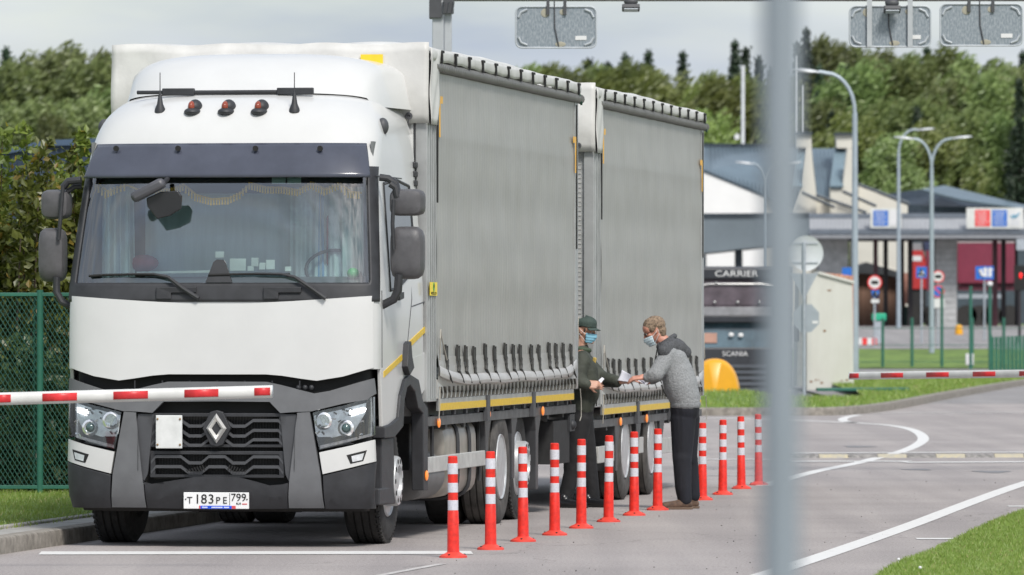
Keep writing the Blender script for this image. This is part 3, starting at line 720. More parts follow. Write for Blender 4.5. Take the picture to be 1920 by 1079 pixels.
# number plate
xa, za = z2(693, 767); xb, zb = z2(943, 829); cx, cz = (xa+xb)/2, (za+zb)/2
mb = MB(); mb.box(xa, xb, -.04, -.02, zb, za); npl = mb.build('number_plate', M('plate_white', (.78,.78,.78), .4, var=.06), T, smooth=0, bevel=.004)
mb = MB(); W_ = xb-xa; Hh = za-zb
def pt(fx, fz, size, s_): mb.text(s_, size, lambda a, b_, c_: (xa+W_*fx+a, -.0425-c_, za-Hh*fz+b_))
for ch, fx, fz, sz in (('T',.095,.50,.075),('1',.215,.43,.105),('8',.315,.43,.105),('3',.425,.43,.105),('P',.53,.50,.075),('E',.635,.50,.075),('7',.765,.32,.085),('9',.845,.32,.085),('9',.925,.32,.085)): pt(fx, fz, sz, ch)
pt(.845, .68, .022, 'RUS')
mb.box(xa+W_*.705, xa+W_*.712, -.0425, -.039, zb+Hh*.22, za-.004); mb.ball((xa+.018, -.0415, cz+.01), .006); mb.ball((xb-.014, -.0415, cz+.01), .006)
mb.build('plate_lettering', BLK, npl, smooth=0)
mb = MB(); mb.box(xa+W_*.26, xa+W_*.74, -.043, -.039, zb+.001, zb+Hh*.19); mb.build('blue_strip', M('strip_blue', (.01,.08,.65), .4), npl, smooth=0)
mb = MB(); mb.box(xa+W_*.24, xa+W_*.26, -.043, -.039, zb+.001, zb+Hh*.19); mb.box(xa+W_*.74, xa+W_*.80, -.043, -.039, zb+.001, zb+Hh*.19); mb.box(xa+W_*.90, xa+W_*.975, -.043, -.039, zb+Hh*.27, zb+Hh*.33); mb.build('red_mark', M('mark_red', (.6,.08,.09), .4), npl, smooth=0)
mb = MB(); pz_ = [(.30,.44),(.47,.7),(.0,0)]
for f0, f1 in ((.285,.37),(.43,.6),(.62,.70)): mb.box(xa+W_*f0, xa+W_*f1, -.0445, -.042, zb+Hh*.05, zb+Hh*.13)
mb.build('strip_lettering', M('pale_lettering', (.6,.65,.9), .4), npl, smooth=0)
# --- headlights
hl = [(1176,468),(1290,442),(1395,412),(1408,409),(1410,552),(1300,584),(1202,608),(1190,560)]
inn_ = M('headlight_silver', (.80,.81,.83), .28, .6, var=.2, scale=20)
for sx in (1, -1):
    p = [z2(*q) for q in hl]; p = [(min(x, 1.243), z) for x, z in p]
    pp = p[::-1] if sx > 0 else mir(p)[::-1]
    h = drape('headlight', [pp], BLK, T, -.002, .02, 0)
    def hp(q): x, z = z2(*q); return (sx*min(x, 1.243), z)
    # reflector trim
    tr = [hp(q) for q in [(1180,480),(1290,455),(1375,432),(1372,470),(1330,540),(1260,560),(1200,570),(1186,545)]]
    drape('reflector', [tr[::-1] if sx > 0 else tr], inn_, h, .003, .008, 0)
    mb = MB()
    for (a, b_, r_) in ((1300, 527, .047), (1215, 500, .052)):
        x, z = hp((a, b_)); y = surf(x, z)
        mb.lathe([(r_+.018, .0), (r_+.018, .012), (r_, .02), (r_, -.004), (0, -.01)], 24, Matrix.Translation((x, y-.005, z)) @ Matrix.Rotation(R(90), 4, 'X'))
    mb.pieces('lamp_ring', M('bright_reflector', (.9,.9,.92), .18, .8, var=.25, scale=50), h)
    x, z = hp((1300, 527)); mb = MB(); mb.ball((x, surf(x, z)-.012, z), (.036, .03, .036)); mb.build('projector_lens', M('projector', (.05,.09,.09), .05, spec=1., var=.2), h)
    mb = MB(); dk = [hp(q) for q in [(1190,560),(1240,560),(1330,585),(1200,606)]]
    drape('chin_trim', [dk[::-1] if sx > 0 else dk], BLACKP, h, .006, .012, 0)
    st_ = [hp(q) for q in [(1203,592),(1300,570),(1402,545),(1402,556),(1300,580),(1203,604)]]
    drape('lower_strip', [st_[::-1] if sx > 0 else st_], M('lower_strip', (.55,.5,.5), .2, .3, var=.3, scale=40), h, .010, .008, 0)
    dl = [hp(q) for q in [(1314,462),(1368,449),(1376,454),(1370,466),(1318,482)]]
    drape('running_light', [dl[::-1] if sx > 0 else dl], M('running_light_lit', (1,1,1), .3, emit=(1,1,1,2.5)), h, .012, .01, 0)
    dl = [hp(q) for q in [(1392,430),(1404,426),(1405,548),(1380,555)]]
    drape('indicator', [dl[::-1] if sx > 0 else dl], M('indicator_lens', (.22,.2,.12), .1, var=.4, scale=30), h, .006, .006, 0)
    # faceted highlights
    mb = MB(); random.seed(3)
    for k in range(26):
        a, b_ = random.uniform(1185, 1365), random.uniform(455, 560)
        x, z = hp((a, b_)); mb.obox((x, surf(x, z)-.008, z), (.03, .01, .012), (random.uniform(-.6,.6), random.uniform(-1,1), random.uniform(-.6,.6)))
    mb.build('facets', CHROME, h, smooth=0)
    gl = [hp(q) for q in hl]; gl = [(max(-1.243, min(1.243, x)), z) for x, z in gl]
    drape('lens_cover', [gl[::-1] if sx > 0 else gl], LENS, h, .022, .004, 0)
    fg = [hp(q) for q in [(1303,628),(1380,609),(1366,650),(1318,661)]]
    f_ = drape('fog_lamp', [fg[::-1] if sx > 0 else fg], BLK, T, .024, .01, 0)
    fg = [hp(q) for q in [(1322,632),(1370,620),(1362,646),(1326,654)]]
    drape('fog_lens', [fg[::-1] if sx > 0 else fg], inn_, f_, .03, .008, 0)
# --- mirrors
def housing(px0, py0, px1, py1, y, sx, name='mirror'):
    x0_, z1_ = front(px0, py0, y); x1_, z0_ = front(px1, py1, y); cx_, cz_ = (x0_+x1_)/2, (z0_+z1_)/2
    hw, hh = (x1_-x0_)/2, (z1_-z0_)/2; mb = MB()
    def fn(u, v):
        a = 2*math.pi*u; k = math.sin(math.pi*v*.5) if v < .5 else 1
        n_ = 5; c_, s_ = math.cos(a), math.sin(a)
        e = (abs(c_)**n_+abs(s_)**n_)**(-1/n_)
        prof = [(0, 0), (.55, .0), (.85, .015), (.96, .045), (1, .09), (.97, .16), (.92, .18), (0, .18)]
        q = prof[min(7, int(round(v*7)))]
        return (cx_+hw*e*c_*q[0], y-.06+q[1], cz_+hh*e*s_*q[0]*(1+.0*c_))
    mb.grid(fn, 33, 8); return mb.build(name, M('mirror_grey_plastic', (.082,.08,.085), .5, var=.12, scale=20) if 'mirror_grey_plastic' not in bpy.data.materials else bpy.data.materials['mirror_grey_plastic'], T, smooth=40)
housing(730,355,795,405,.50,1); housing(731,425,794,524,.48,1); housing(77,356,131,411,.50,-1); housing(72,428,122,529,.48,-1)
def arm(pts, y, r, sx=1):
    mb = MB(); mb.tube([(*[front(a, b_, y)[0]], y, front(a, b_, y)[1]) for a, b_ in pts], r, 10); return mb.build('mirror_arm', BLACKP, T)
arm([(738,375),(736,420),(738,468)], .40, .016); arm([(732,345),(742,352),(745,370)], .46, .03)
arm([(748,515),(746,545),(738,562),(716,573)], .44, .034); arm([(712,333),(728,335),(742,345),(745,360)], .5, .03)
arm([(118,350),(114,400),(110,450)], .40, .016); arm([(118,352),(128,340),(152,338)], .46, .03); arm([(126,360),(140,350),(152,350)], .5, .022)
arm([(106,520),(106,548),(116,566),(136,577)], .44, .03)
# front mirror on swing arm
mb = MB(); c1 = front(278, 357, .02); mb.obox((c1[0], .02, c1[1]), (.29, .10, .085), (0, -R(27), 0)); fm = mb.build('front_mirror', M('mirror_shell', (.075,.075,.085), .45, var=.15), T, bevel=.03)
mb = MB(); pts_ = [front(a, b_, .06) for a, b_ in [(274,372),(300,360),(333,358),(340,368),(339,392),(318,405),(294,411),(276,388)]]
mb.prism([(x, .06, z) for x, z in pts_], (0, .04, 0)); mb.build('mirror_glass', M('mirror_back', (.02,.02,.022), .25), fm, smooth=0, bevel=.008)
mb = MB(); q = [(*front(300, 350, .05), .05), (*front(314, 336, .25), .25)]; mb.tube([(a, c_, b_) for a, b_, c_ in q], .02, 8); mb.build('swing_arm', BLACKP, fm)
# --- cab interior
mb = MB(); mb.box(-1.12, 1.12, 2.1, 2.14, 1.5, 3.3); mb.box(-1.12, 1.12, .5, 2.1, 1.86, 1.9); mb.box(-1.12, 1.12, .75, 2.1, 3.22, 3.25); mb.box(-1.14, -1.12, .6, 2.1, 1.9, 3.2); mb.box(1.12, 1.14, .6, 2.1, 1.9, 3.2)
mb.build('cab_lining', M('cab_lining', (.16,.17,.17), .9), T, smooth=0)
CUR = M('cab_curtain', (.50,.57,.63), .85, var=.15, scale=3, stretch=(2,2,.2)); CUR2 = M('pale_curtain', (.58,.66,.70), .85, var=.1)
def curtain(x0_, x1_, y, z0_, z1_, mat, amp=.02, fr=9, yb=None, nm='curtain'):
    mb = MB(); yb = y if yb is None else yb
    mb.grid(lambda u, v: (x0_+(x1_-x0_)*u, y+(yb-y)*u+amp*math.sin(u*fr*6.28+1.3*math.sin(u*9+v))+amp*.5*math.sin(u*fr*13.7)+.03*v*math.sin(u*5), z0_+(z1_-z0_)*v), 160, 6); return mb.build(nm, mat, T, smooth=80, fix=False)
curtain(-.80, .98, 1.05, 2.02, 2.80, CUR, .012, 7); curtain(-1.06, -.84, .62, 2.05, 2.9, CUR2, .03, 3, .85); curtain(.40, 1.05, .95, 2.05, 2.84, CUR2, .018, 5, .7)
curtain(.62, .70, .86, 2.05, 2.84, M('blue_curtain', (.22,.38,.62), .8), .01, 2, .84)
mb = MB(); mb.box(-.03, .0, 0, 0, 0, 0)
# gold fringe
GOLD = M('gold_fringe', (.98,.50,.04), .6, var=.1)
mb = MB(); fx_ = [(163,386),(170,362),(181,345),(200,361),(222,351),(236,347),(262,358),(290,352),(320,356),(345,347),(368,366),(398,374),(430,372),(452,362),(470,344),(500,352),(530,352),(560,357),(585,343),(610,356),(636,345),(655,360),(680,362)]
yF = .47
cum = []
for (a0, b0), (a1, b1) in zip(fx_, fx_[1:]):
    n_ = max(1, int((a1-a0)/5))
    cum += [(a0+(a1-a0)*i/n_, b0+(b1-b0)*i/n_) for i in range(n_)]
for i, (a, b_) in enumerate(cum):
    x, z = front(a, b_, yF+.1*abs((a-423)/260)**2); yy = yF+.1*abs((a-423)/260)**2
    if abs(a-250) < 12: continue
    mb.box(x-.008, x+.006, yy-.05, yy-.042, z-.05, z+.008)
pts_ = [(front(a, b_, yF)[0], yF+.1*abs((a-423)/260)**2, front(a, b_, yF)[1]) for a, b_ in cum]
mb.tube(pts_, .010, 5); mb.build('gold_fringe', GOLD, T, smooth=0)
mb = MB(); mb.box(-1.05, 1.05, .56, .58, 2.86, 3.02); mb.build('header_shelf', M('header_visor_shade', (.03,.035,.035), .9), T, smooth=0)  # near-black colour holds the visor's shadow across the windscreen top
# dashboard and clutter
mb = MB(); mb.prism([(-1.08, .42, 2.09), (-1.08, .42, 2.0), (-1.08, 1.0, 2.0), (-1.08, 1.0, 2.13), (-1.08, .7, 2.13)], (2.16, 0, 0)); dsh = mb.build('dashboard', M('dashboard_grey', (.13,.14,.14), .8), T, smooth=0, bevel=.02)
random.seed(12); mb = MB()
for (a, b_, w_, h_) in ((446,497,.13,.10),(478,492,.06,.07),(492,500,.05,.06),(507,497,.07,.08),(412,478,.07,.05),(470,504,.05,.04),(300,514,.10,.02),(540,505,.05,.04)):
    x, z = front(a, b_, .62); mb.obox((x, .62, z), (w_, .015, h_), (random.uniform(-.4,.1), 0, random.uniform(-.3,.3)))
mb.obox((front(330, 511, .6)[0], .6, front(330, 511, .6)[1]), (.62, .1, .02), (0, -R(1), 0))
mb.pieces('dashboard_paper', M('paper_white', (.85,.88,.88), .7), dsh, smooth=0, bevel=.003)
mb = MB(); x, z = front(662, 513, .55); mb.ball((x, .55, z), (.05, .05, .045)); mb.build('green_cup', M('green_cup', (.01,.45,.12), .4), dsh)
mb = MB(); x, z = front(268, 494, .9); mb.ball((x, .9, z), (.13, .1, .07)); x, z = front(630, 440, .85); mb.obox((x, .86, z-.05), (.16, .06, .42)); mb.build('red_seat_cover', M('dull_red_cloth', (.30,.05,.07), .9), T, bevel=.03)
mb = MB(); cxs, czs = front(628, 500, .75); pr = [(cxs+.23*math.cos(a), .72+.06*math.sin(a), czs-.02+.15*math.sin(a)) for a in [k*math.pi/12 for k in range(25)]]; mb.tube(pr, .014, 8); mb.build('steering_wheel', BLACKP, T)
mb = MB()
for a in (522, 551):
    x, z = fpt(a, 338); mb.box(x-.055, x+.055, surf(x, z)+.012, surf(x, z)+.016, z-.03, z+.03)
mb.pieces('windscreen_sticker', M('sticker_pale', (.35,.45,.42), .6), ws, smooth=0)

# --- wheels
def wheel(name, par, x, y, r=.5, w=.30, kind='flat', out=1, dual=False):
    """x = lateral position of the outer face, out = +1 faces image right"""
    root = bpy.data.objects.new(name, None); COL.objects.link(root); root.parent = par; root.location = (x, y, r); root.rotation_euler = (0, R(90)*out, 0)
    # local +Z = outward
    mb = MB(); prof = [(.27, -w+.02), (.30, -w), (r-.05, -w), (r-.01, -w+.03)]
    for k in range(4):
        a = -w+.03+(w-.06)*k/4; b_ = (w-.06)/4
        prof += [(r, a+.006), (r, a+b_-.012), (r-.014, a+b_-.008), (r-.014, a+b_-.002)]
    prof += [(r, -.03), (r-.012, -.018), (r-.05, 0), (.40, .006), (.33, .0), (.295, -.01), (.285, -.03), (.28, -w+.03)]
    mb.lathe(prof, 48)
    if kind != 'flat':
        for k in range(60):
            a = 2*math.pi*k/60; mb.obox(((r-.012)*math.cos(a), (r-.012)*math.sin(a), -.03), (.026, .02, .045), (0, 0, a))
    mb.build('tyre', RUB if kind == 'front' else RUBD, root, smooth=30, fix=True)
    mb = MB()
    if kind == 'front':   # protruding hub with bolt ring
        mb.lathe([(.288, -.012), (.278, -.0), (.265, -.02), (.25, -.06), (.21, -.075), (.205, -.02), (.20, .06), (.192, .078), (.125, .082), (.12, .05), (.07, .05), (.065, .07), (0, .075)], 36)
    else:
        mb.lathe([(.288, -.012), (.282, 0.0), (.27, -.01), (.262, -.05), (.25, -.10), (.22, -.15), (.19, -.165), (.13, -.165), (.12, -.09), (.10, -.06), (0, -.055)], 36)
    rim = mb.build('rim', M('wheel_silver', (.50,.51,.52), .4, .35, var=.15, scale=12) if 'wheel_silver' not in bpy.data.materials else bpy.data.materials['wheel_silver'], root, smooth=35)
    mb = MB(); rr, zz = (.225, -.055) if kind == 'front' else (.165, -.16)
    for k in range(10):
        a = 2*math.pi*k/10; mb.lathe([(.014, -.01), (.014, .010), (.008, .016), (0, .016)], 8, Matrix.Translation((rr*math.cos(a), rr*math.sin(a), zz)))
    mb.pieces('wheel_bolt', bpy.data.materials['wheel_silver'], rim)
    if kind == 'front':
        mb = MB()
        for k in range(10):
            a = 2*math.pi*(k+.5)/10; mb.lathe([(.02, .0), (.02, .003), (0, .003)], 10, Matrix.Translation((.160*math.cos(a), .160*math.sin(a), .0795)))
        mb.build('hub_hole', BLK, rim)
    if dual:
        mb = MB(); mb.lathe([(.27, -2*w-.02), (r-.02, -2*w-.02), (r, -2*w+.01), (r, -w-.06), (r-.02, -w-.03), (.27, -w-.03)], 40); mb.build('inner_tyre', RUB, root, smooth=30)
    return root
wheel('front_wheel', T, 1.17, 1.16, kind='front'); wheel('front_wheel', T, -1.17, 1.16, kind='front', out=-1)
wheel('drive_wheel', T, 1.25, 6.33, dual=True); wheel('drive_wheel', T, -1.25, 6.33, out=-1, dual=True)
wheel('tag_wheel', T, 1.20, 7.60, kind='front'); wheel('tag_wheel', T, -1.20, 7.60, kind='front', out=-1)

# --- box body builder (used for lorry and trailer)
GAL = ALUD
def boxbody(par, y0, y1, xl, xr, ztop, zfl, buckles, tag_px, slope=0., front_wall=True):
    """zfl = height of the curtain rail bottom at the front; slope = drop per metre"""
    L_ = y1-y0; fl = lambda y: zfl+slope*(y-y0)
    # walls
    mb = MB(); mb.box(xl+.03, xr-.10, y0+.04, y0+.09, fl(y0), ztop-.08); 
    fw = mb.build('front_wall', M('front_wall_grey', (.42,.43,.43), .5, .2, var=.15, scale=3, stretch=(1,1,6)) if 'front_wall_grey' not in bpy.data.materials else bpy.data.materials['front_wall_grey'], par, smooth=0)
    mb = MB()
    for k in range(60):
        z = fl(y0)+.05+k*(ztop-fl(y0)-.2)/60; mb.box(xl+.05, xr-.13, y0+.034, y0+.0395, z, z+.012)
    mb.build('wall_ribs', ALUD, fw, smooth=0)
    mb = MB(); mb.box(xl, xr-.09, y1-.06, y1, fl(y1), ztop-.08); mb.build('rear_doors', ALUD, par, smooth=0, bevel=.004)
    mb = MB(); mb.box(xl, xl+.03, y0+.1, y1-.07, fl(y0), ztop-.1); mb.build('far_side_curtain', GTARP, par, smooth=0)
    # corner posts
    mb = MB(); mb.box(xr-.10, xr, y0, y0+.055, zfl-.22, ztop-.1); mb.box(xr-.03, xr+.008, y0+.057, y0+.40, zfl-.22, ztop-.1); mb.box(xl, xl+.08, y0, y0+.10, zfl-.2, ztop-.1)
    for q in (.12, .22, .32): mb.box(xr+.0085, xr+.016, y0+q, y0+q+.015, zfl-.2, ztop-.12)
    mb.pieces('front_post', STEEL, par, smooth=0, bevel=.006)
    mb = MB(); mb.box(xr-.06, xr+.012, y1-.16, y1+.02, fl(y1)-.2, ztop-.08); mb.box(xl, xl+.08, y1-.05, y1+.02, fl(y1)-.2, ztop-.1); mb.pieces('rear_post', STEEL, par, smooth=0, bevel=.006)
    mb = MB(); mb.box(xr+.017, xr+.026, y0+.35, y0+.39, ztop-1.3, ztop-.62); mb.box(xr+.013, xr+.022, y1-.12, y1-.09, ztop-1.6, ztop-.25); mb.pieces('rubber_edge_strip', BLK, par, smooth=0)
    # roof tarpaulin
    mb = MB(); rn = 60
    def rf(u, v):
        y = y0-.03+(L_+.06)*v; x = xl-.01+(xr-xl+.03)*u; e = min(u, 1-u); 
        return (x, y, ztop-.0+.015*math.sin(v*38)*min(1, e*8)+.01*math.sin(u*17+v*9)-.045*math.exp(-e*60)-.03*math.exp(-min(v, 1-v)*L_*12))
    mb.grid(rf, 40, 120)
    # near hanging edge, scalloped
    def ed(u, v):
        y = y0-.03+(L_+.06)*u; z = ztop-.04-.105*v; return (xr+.022+.010*math.sin(v*3)+.006*math.sin(u*L_*2*math.pi/.62)*v, y, z+.012*abs(math.sin(u*L_*math.pi/.62))*v)
    mb.grid(ed, 160, 5)
    mb.grid(lambda u, v: (xl-.012, y0-.03+(L_+.06)*u, ztop-.04-.12*v), 30, 3)
    # front flap
    def ff(u, v):
        x = xl-.01+(xr-xl+.03)*u; z = ztop-.005-.66*v
        return (x, y0-.035-.03*math.sin(v*2.6)-.012*math.sin(u*40+3*v)*v-.01*math.sin(u*13-7*v), z+.01*math.sin(u*21))
    mb.grid(ff, 60, 10)
    def cf(u, v):   # corner flap on the side
        w_ = .24*(1-.55*v) if v < .9 else .24*(1-.5)
        return (xr+.03+.008*math.sin(u*9+v*8), y0-.035+.50*u*(1-.30*v), ztop-.045-.62*v)
    mb.grid(cf, 14, 12)
    mb.build('roof_tarpaulin', WTARP, par, smooth=60, solid=.006, fix=False)
    # eyelet and cord
    mb = MB(); mb.lathe([(.03, 0), (.03, .012), (.012, .012), (.012, 0)], 14, Matrix.Translation((xr-.14, y0-.07, ztop-.60)) @ Matrix.Rotation(R(90), 4, 'X')); mb.tube([(xr-.14, y0-.085, ztop-.6), (xr-.16, y0-.05, ztop-.85), (xr-.19, y0-.02, ztop-1.1), (xr-.17, y0-.02, ztop-1.5)], .006, 6); mb.build('tarp_cord', DARKP, par)
    # hooks along the edge
    mb = MB(); n_ = int(L_/.66)
    for k in range(n_):
        y = y0+.45+k*(L_-.6)/(n_-1); mb.obox((xr+.045, y, ztop-.10), (.014, .05, .10), (R(12), 0, 0)); mb.box(xr+.035, xr+.05, y-.03, y+.10, ztop-.065, ztop-.045)
    mb.pieces('roof_hook', BLK, par, smooth=0)
    # gutter roll
    mb = MB(); mb.tube([(xr+.005, y0+.24, ztop-.185), (xr+.005, y1-.02, ztop-.185)], .042, 14); 
    for k in range(int(L_/.09)): 
        y = y0+.26+k*.09; mb.tube([(xr+.005, y, ztop-.185), (xr+.005, y+.02, ztop-.185)], .0455, 14)
    mb.build('curtain_roll', M('roll_grey', (.15,.15,.145), .5, var=.15) if 'roll_grey' not in bpy.data.materials else bpy.data.materials['roll_grey'], par, smooth=40)
    # curtain
    ca, cb_ = y0+.42, y1-.17; zt_c = ztop-.22
    def cu(u, v):
        y = ca+(cb_-ca)*u; zb_ = fl(y)+.13; z = zb_+(zt_c-zb_)*v
        x = xr+.004+.002*math.sin(y*9+2*math.sin(z*2.1))+.005*math.sin(z*6.3+.6*math.sin(y*2))+.002*math.sin(y*41+z*3)*(1-v)
        x += .014*math.exp(-((z-(ztop-.75))/.04)**2)*.2
        x += .008*math.sin(v*math.pi)*math.sin(u*math.pi)
        return (x, y, z)
    mb = MB(); mb.grid(cu, 260, 70); cur = mb.build('side_curtain', CURT, par, smooth=80, fix=False)
    # folded skirt of the curtain
    SK = bpy.data.materials['curtain_skirt']
    def sk(u, v):
        y = ca+(cb_-ca)*u; base = fl(y); sag = .075*(1-abs(2*u-1)**5)
        prof = [(.0, .15), (.002, .12), (.006, .08), (.014, .04), (.020, .015), (.026, -.015), (.024, -.045), (.016, -.07), (.010, -.09), (.004, -.11)]
        k_ = v*(len(prof)-1); i_ = min(len(prof)-2, int(k_)); fr_ = k_-i_; q = [prof[i_][j_]*(1-fr_)+prof[i_+1][j_]*fr_ for j_ in (0, 1)]; e = min(1, min(u, 1-u)*14)
        w_ = .010*math.sin(u*L_*2.1+1)*math.sin(v*3)+.008*math.sin(u*L_*3.3+4*v)
        return (xr+.012+q[0]*.8*(.35+.65*e)+w_*.4, y, base+.0+q[1]-sag*min(1, .2+v*1.2)*.6*(.3+.7*min(1, max(0, (.15-q[1])/.1)))+w_*.5+(.05*(1-e))*(.4+.6*min(1, max(0, (.15-q[1])/.1))))
    mb = MB(); mb.grid(sk, 240, 37); skm = mb.build('curtain_skirt', SK, par, smooth=80, fix=False)
    def hem(u, v):
        y = ca+.01+(cb_-ca-.02)*u; base = fl(y); sag = .055*(1-abs(2*u-1)**6)-.03*abs(2*u-1)**8
        pr_ = [(.012, .055), (.030, .045), (.042, .018), (.048, -.010), (.044, -.028), (.040, -.042), (.014, -.046)]
        k_ = v*6; i_ = min(5, int(k_)); fr_ = k_-i_; a_, b2_ = [pr_[i_][j_]*(1-fr_)+pr_[i_+1][j_]*fr_ for j_ in (0, 1)]
        return (xr+.020+a_*(.95+.05*math.sin(u*L_*5)+.03*math.sin(u*L_*11))*min(1, .3+min(u, 1-u)*9), y, base-sag+b2_*.9+.004*math.sin(u*L_*3.1))
    mb = MB(); mb.grid(hem, 200, 19); mb.build('curtain_hem', M('hem_pale_highlight', (.43,.42,.41), .35, var=.1, scale=5, bump=.2, bscale=12) if 'hem_pale_highlight' not in bpy.data.materials else bpy.data.materials['hem_pale_highlight'], skm, smooth=80, fix=False)  # hem paler than the skirt: highlight along the sag put into its colour
    # eyelet row with zig-zag cord hooks
    mb = MB(); n_ = int((cb_-ca)/.206); 
    for k in range(n_):
        y = ca+.12+k*(cb_-ca-.2)/(n_-1); zc = fl(y)-.15
        mb.prism([(xr+.012, y-.045, zc+.05), (xr+.012, y+.015, zc+.05), (xr+.012, y+.05, zc), (xr+.012, y+.01, zc-.045), (xr+.012, y-.03, zc-.045), (xr+.012, y+.01, zc)], (.018, 0, 0))
    mb.pieces('lashing_hook', M('hook_dark', (.07,.065,.055), .6, var=.3) if 'hook_dark' not in bpy.data.materials else bpy.data.materials['hook_dark'], par, smooth=0)
    mb = MB(); mb.prism([(xr+.012, ca, fl(ca)-.04), (xr+.012, cb_, fl(cb_)-.04), (xr+.012, cb_, fl(cb_)-.197), (xr+.012, ca, fl(ca)-.197)], (-.03, 0, 0))
    mb.build('hook_rail', ALUD, par, smooth=0)
    # sideboards with yellow tape, split by posts
    mbp, mby, mbd = MB(), MB(), MB(); npan = 3; sp = (cb_-ca)/npan
    for k in range(npan):
        a = ca+sp*k+.06; b_ = ca+sp*(k+1)-.10
        mbp.prism([(xr+.014, a, fl(a)-.20), (xr+.014, b_, fl(b_)-.20), (xr+.014, b_, fl(b_)-.30), (xr+.014, a, fl(a)-.30)], (-.025, 0, 0))
        mby.prism([(xr+.018, a+.01, fl(a)-.238), (xr+.018, b_-.01, fl(b_)-.238), (xr+.018, b_-.01, fl(b_)-.296), (xr+.018, a+.01, fl(a)-.296)], (-.006, 0, 0))
        for q in range(4):
            yy = a+(b_-a)*(q+.5)/4; mbd.box(xr-.03, xr-.0, yy-.03, yy+.03, fl(yy)-.34, fl(yy)-.302)
        if k: mbd.box(xr-.01, xr+.03, ca+sp*k-.09, ca+sp*k+.05, fl(ca+sp*k)-.42, fl(ca+sp*k)-.20)
    mbp.pieces('sideboard', ALU, par, smooth=0, bevel=.003); mby.pieces('yellow_tape', YEL, par, smooth=0); mbd.pieces('sideboard_bracket', DARKP, par, smooth=0, bevel=.003)
    mb = MB(); mb.prism([(xr-.01, y0+.02, fl(y0)-.345), (xr-.01, y1, fl(y1)-.345), (xr-.01, y1, fl(y1)-.42), (xr-.01, y0+.02, fl(y0)-.42)], (-.05, 0, 0)); mb.box(xl+.05, xr-.08, y0+.1, y1-.08, fl(y1)-.40, fl(y1)-.1); 
    for k in range(9): mb.box(xl+.1, xr-.06, y0+.3+k*(L_-.8)/8, y0+.4+k*(L_-.8)/8, fl(y1)-.46, fl(y1)-.402)
    mb.build('floor_frame', M('frame_grey', (.09,.09,.092), .6, var=.3, scale=10) if 'frame_grey' not in bpy.data.materials else bpy.data.materials['frame_grey'], par, smooth=0)
    # buckle straps
    for yb_ in buckles:
        mb = MB(); b0 = fl(yb_)-.27; jx = random.uniform(-.012, .012)
        jt = random.uniform(-.02, .02); b0 += jt*.6; mb.obox((xr+.022, yb_, b0+.425), (.014, .045, .11), (R(jx*300), 0, 0)); mb.box(xr+.012, xr+.030, yb_-.045, yb_-.028, b0+.37, b0+.51); mb.box(xr+.012, xr+.032, yb_+.028, yb_+.045, b0+.38, b0+.50)
        mb.obox((xr+.030, yb_+.01, b0+.355), (.018, .05, .07), (R(-14), 0, 0))
        mb.tube([(xr+.032, yb_, b0+.335), (xr+.034, yb_-.02+jx, b0+.29), (xr+.052, yb_+.0, b0+.245), (xr+.068, yb_+.06+jx, b0+.19)], [.015, .014, .012, .004], 6)
        mb.build('strap_buckle', BLKB, par, smooth=30)
    # tape corners (yellow L marks)
    mb = MB()
    for (a, b_, sgn) in ((ca+.03, ztop-.42, 1), (cb_-.03, ztop-.55, -1)):
        mb.box(xr+.022, xr+.026, min(a, a+sgn*.16), max(a, a+sgn*.16), b_-.06, b_); mb.box(xr+.022, xr+.026, min(a, a-sgn*0+sgn*.045), max(a, a+sgn*.045), b_-.34, b_-.06)
    mb.pieces('corner_tape', M('amber_tape', (.80,.42,.02), .4) if 'amber_tape' not in bpy.data.materials else bpy.data.materials['amber_tape'], par, smooth=0)
    mb = MB(); mb.obox((xr+.03, y1-.02, ztop-.16), (.02, .30, .03), (-R(28), 0, 0)); mb.build('green_tie', M('green_tie', (.01,.08,.045), .6) if 'green_tie' not in bpy.data.materials else bpy.data.materials['green_tie'], par, smooth=0)
    # rear tension bar and cord loop
    mb = MB(); q = [(xr+.03, y1-.08, fl(y1)+.48), (xr+.03, y1-.10, fl(y1)+.40), (xr+.03, y1-.06, fl(y1)+.2)]; mb.tube(q, .004, 6); q = [(xr+.03, y1+.03, fl(y1)-.20), (xr+.03, y1+.09, fl(y1)-.32), (xr+.03, y1+.09, fl(y1)-.46), (xr+.03, y1-.0, fl(y1)-.50)]; mb.tube(q, .0045, 6)
    q = [(xr+.03, ca+.02, fl(y0)+.12), (xr+.04, ca-.02, fl(y0)+.30), (xr+.035, ca+.02, fl(y0)+.37), (xr+.04, ca+.07, fl(y0)+.28), (xr+.05, ca+.25, fl(y0)+.12)]; mb.tube(q, .006, 6)
    q = [(xr+.03, ca+.02, fl(y0)-.1), (xr+.04, ca-.05, fl(y0)-.25), (xr+.03, ca-.04, fl(y0)-.38)]; mb.tube(q, .005, 6)
    mb.pieces('tension_cord', M('pale_cord', (.36,.34,.30), .8) if 'pale_cord' not in bpy.data.materials else bpy.data.materials['pale_cord'], par)
BLKB = M('buckle_dark', (.03,.03,.028), .5, var=.3)
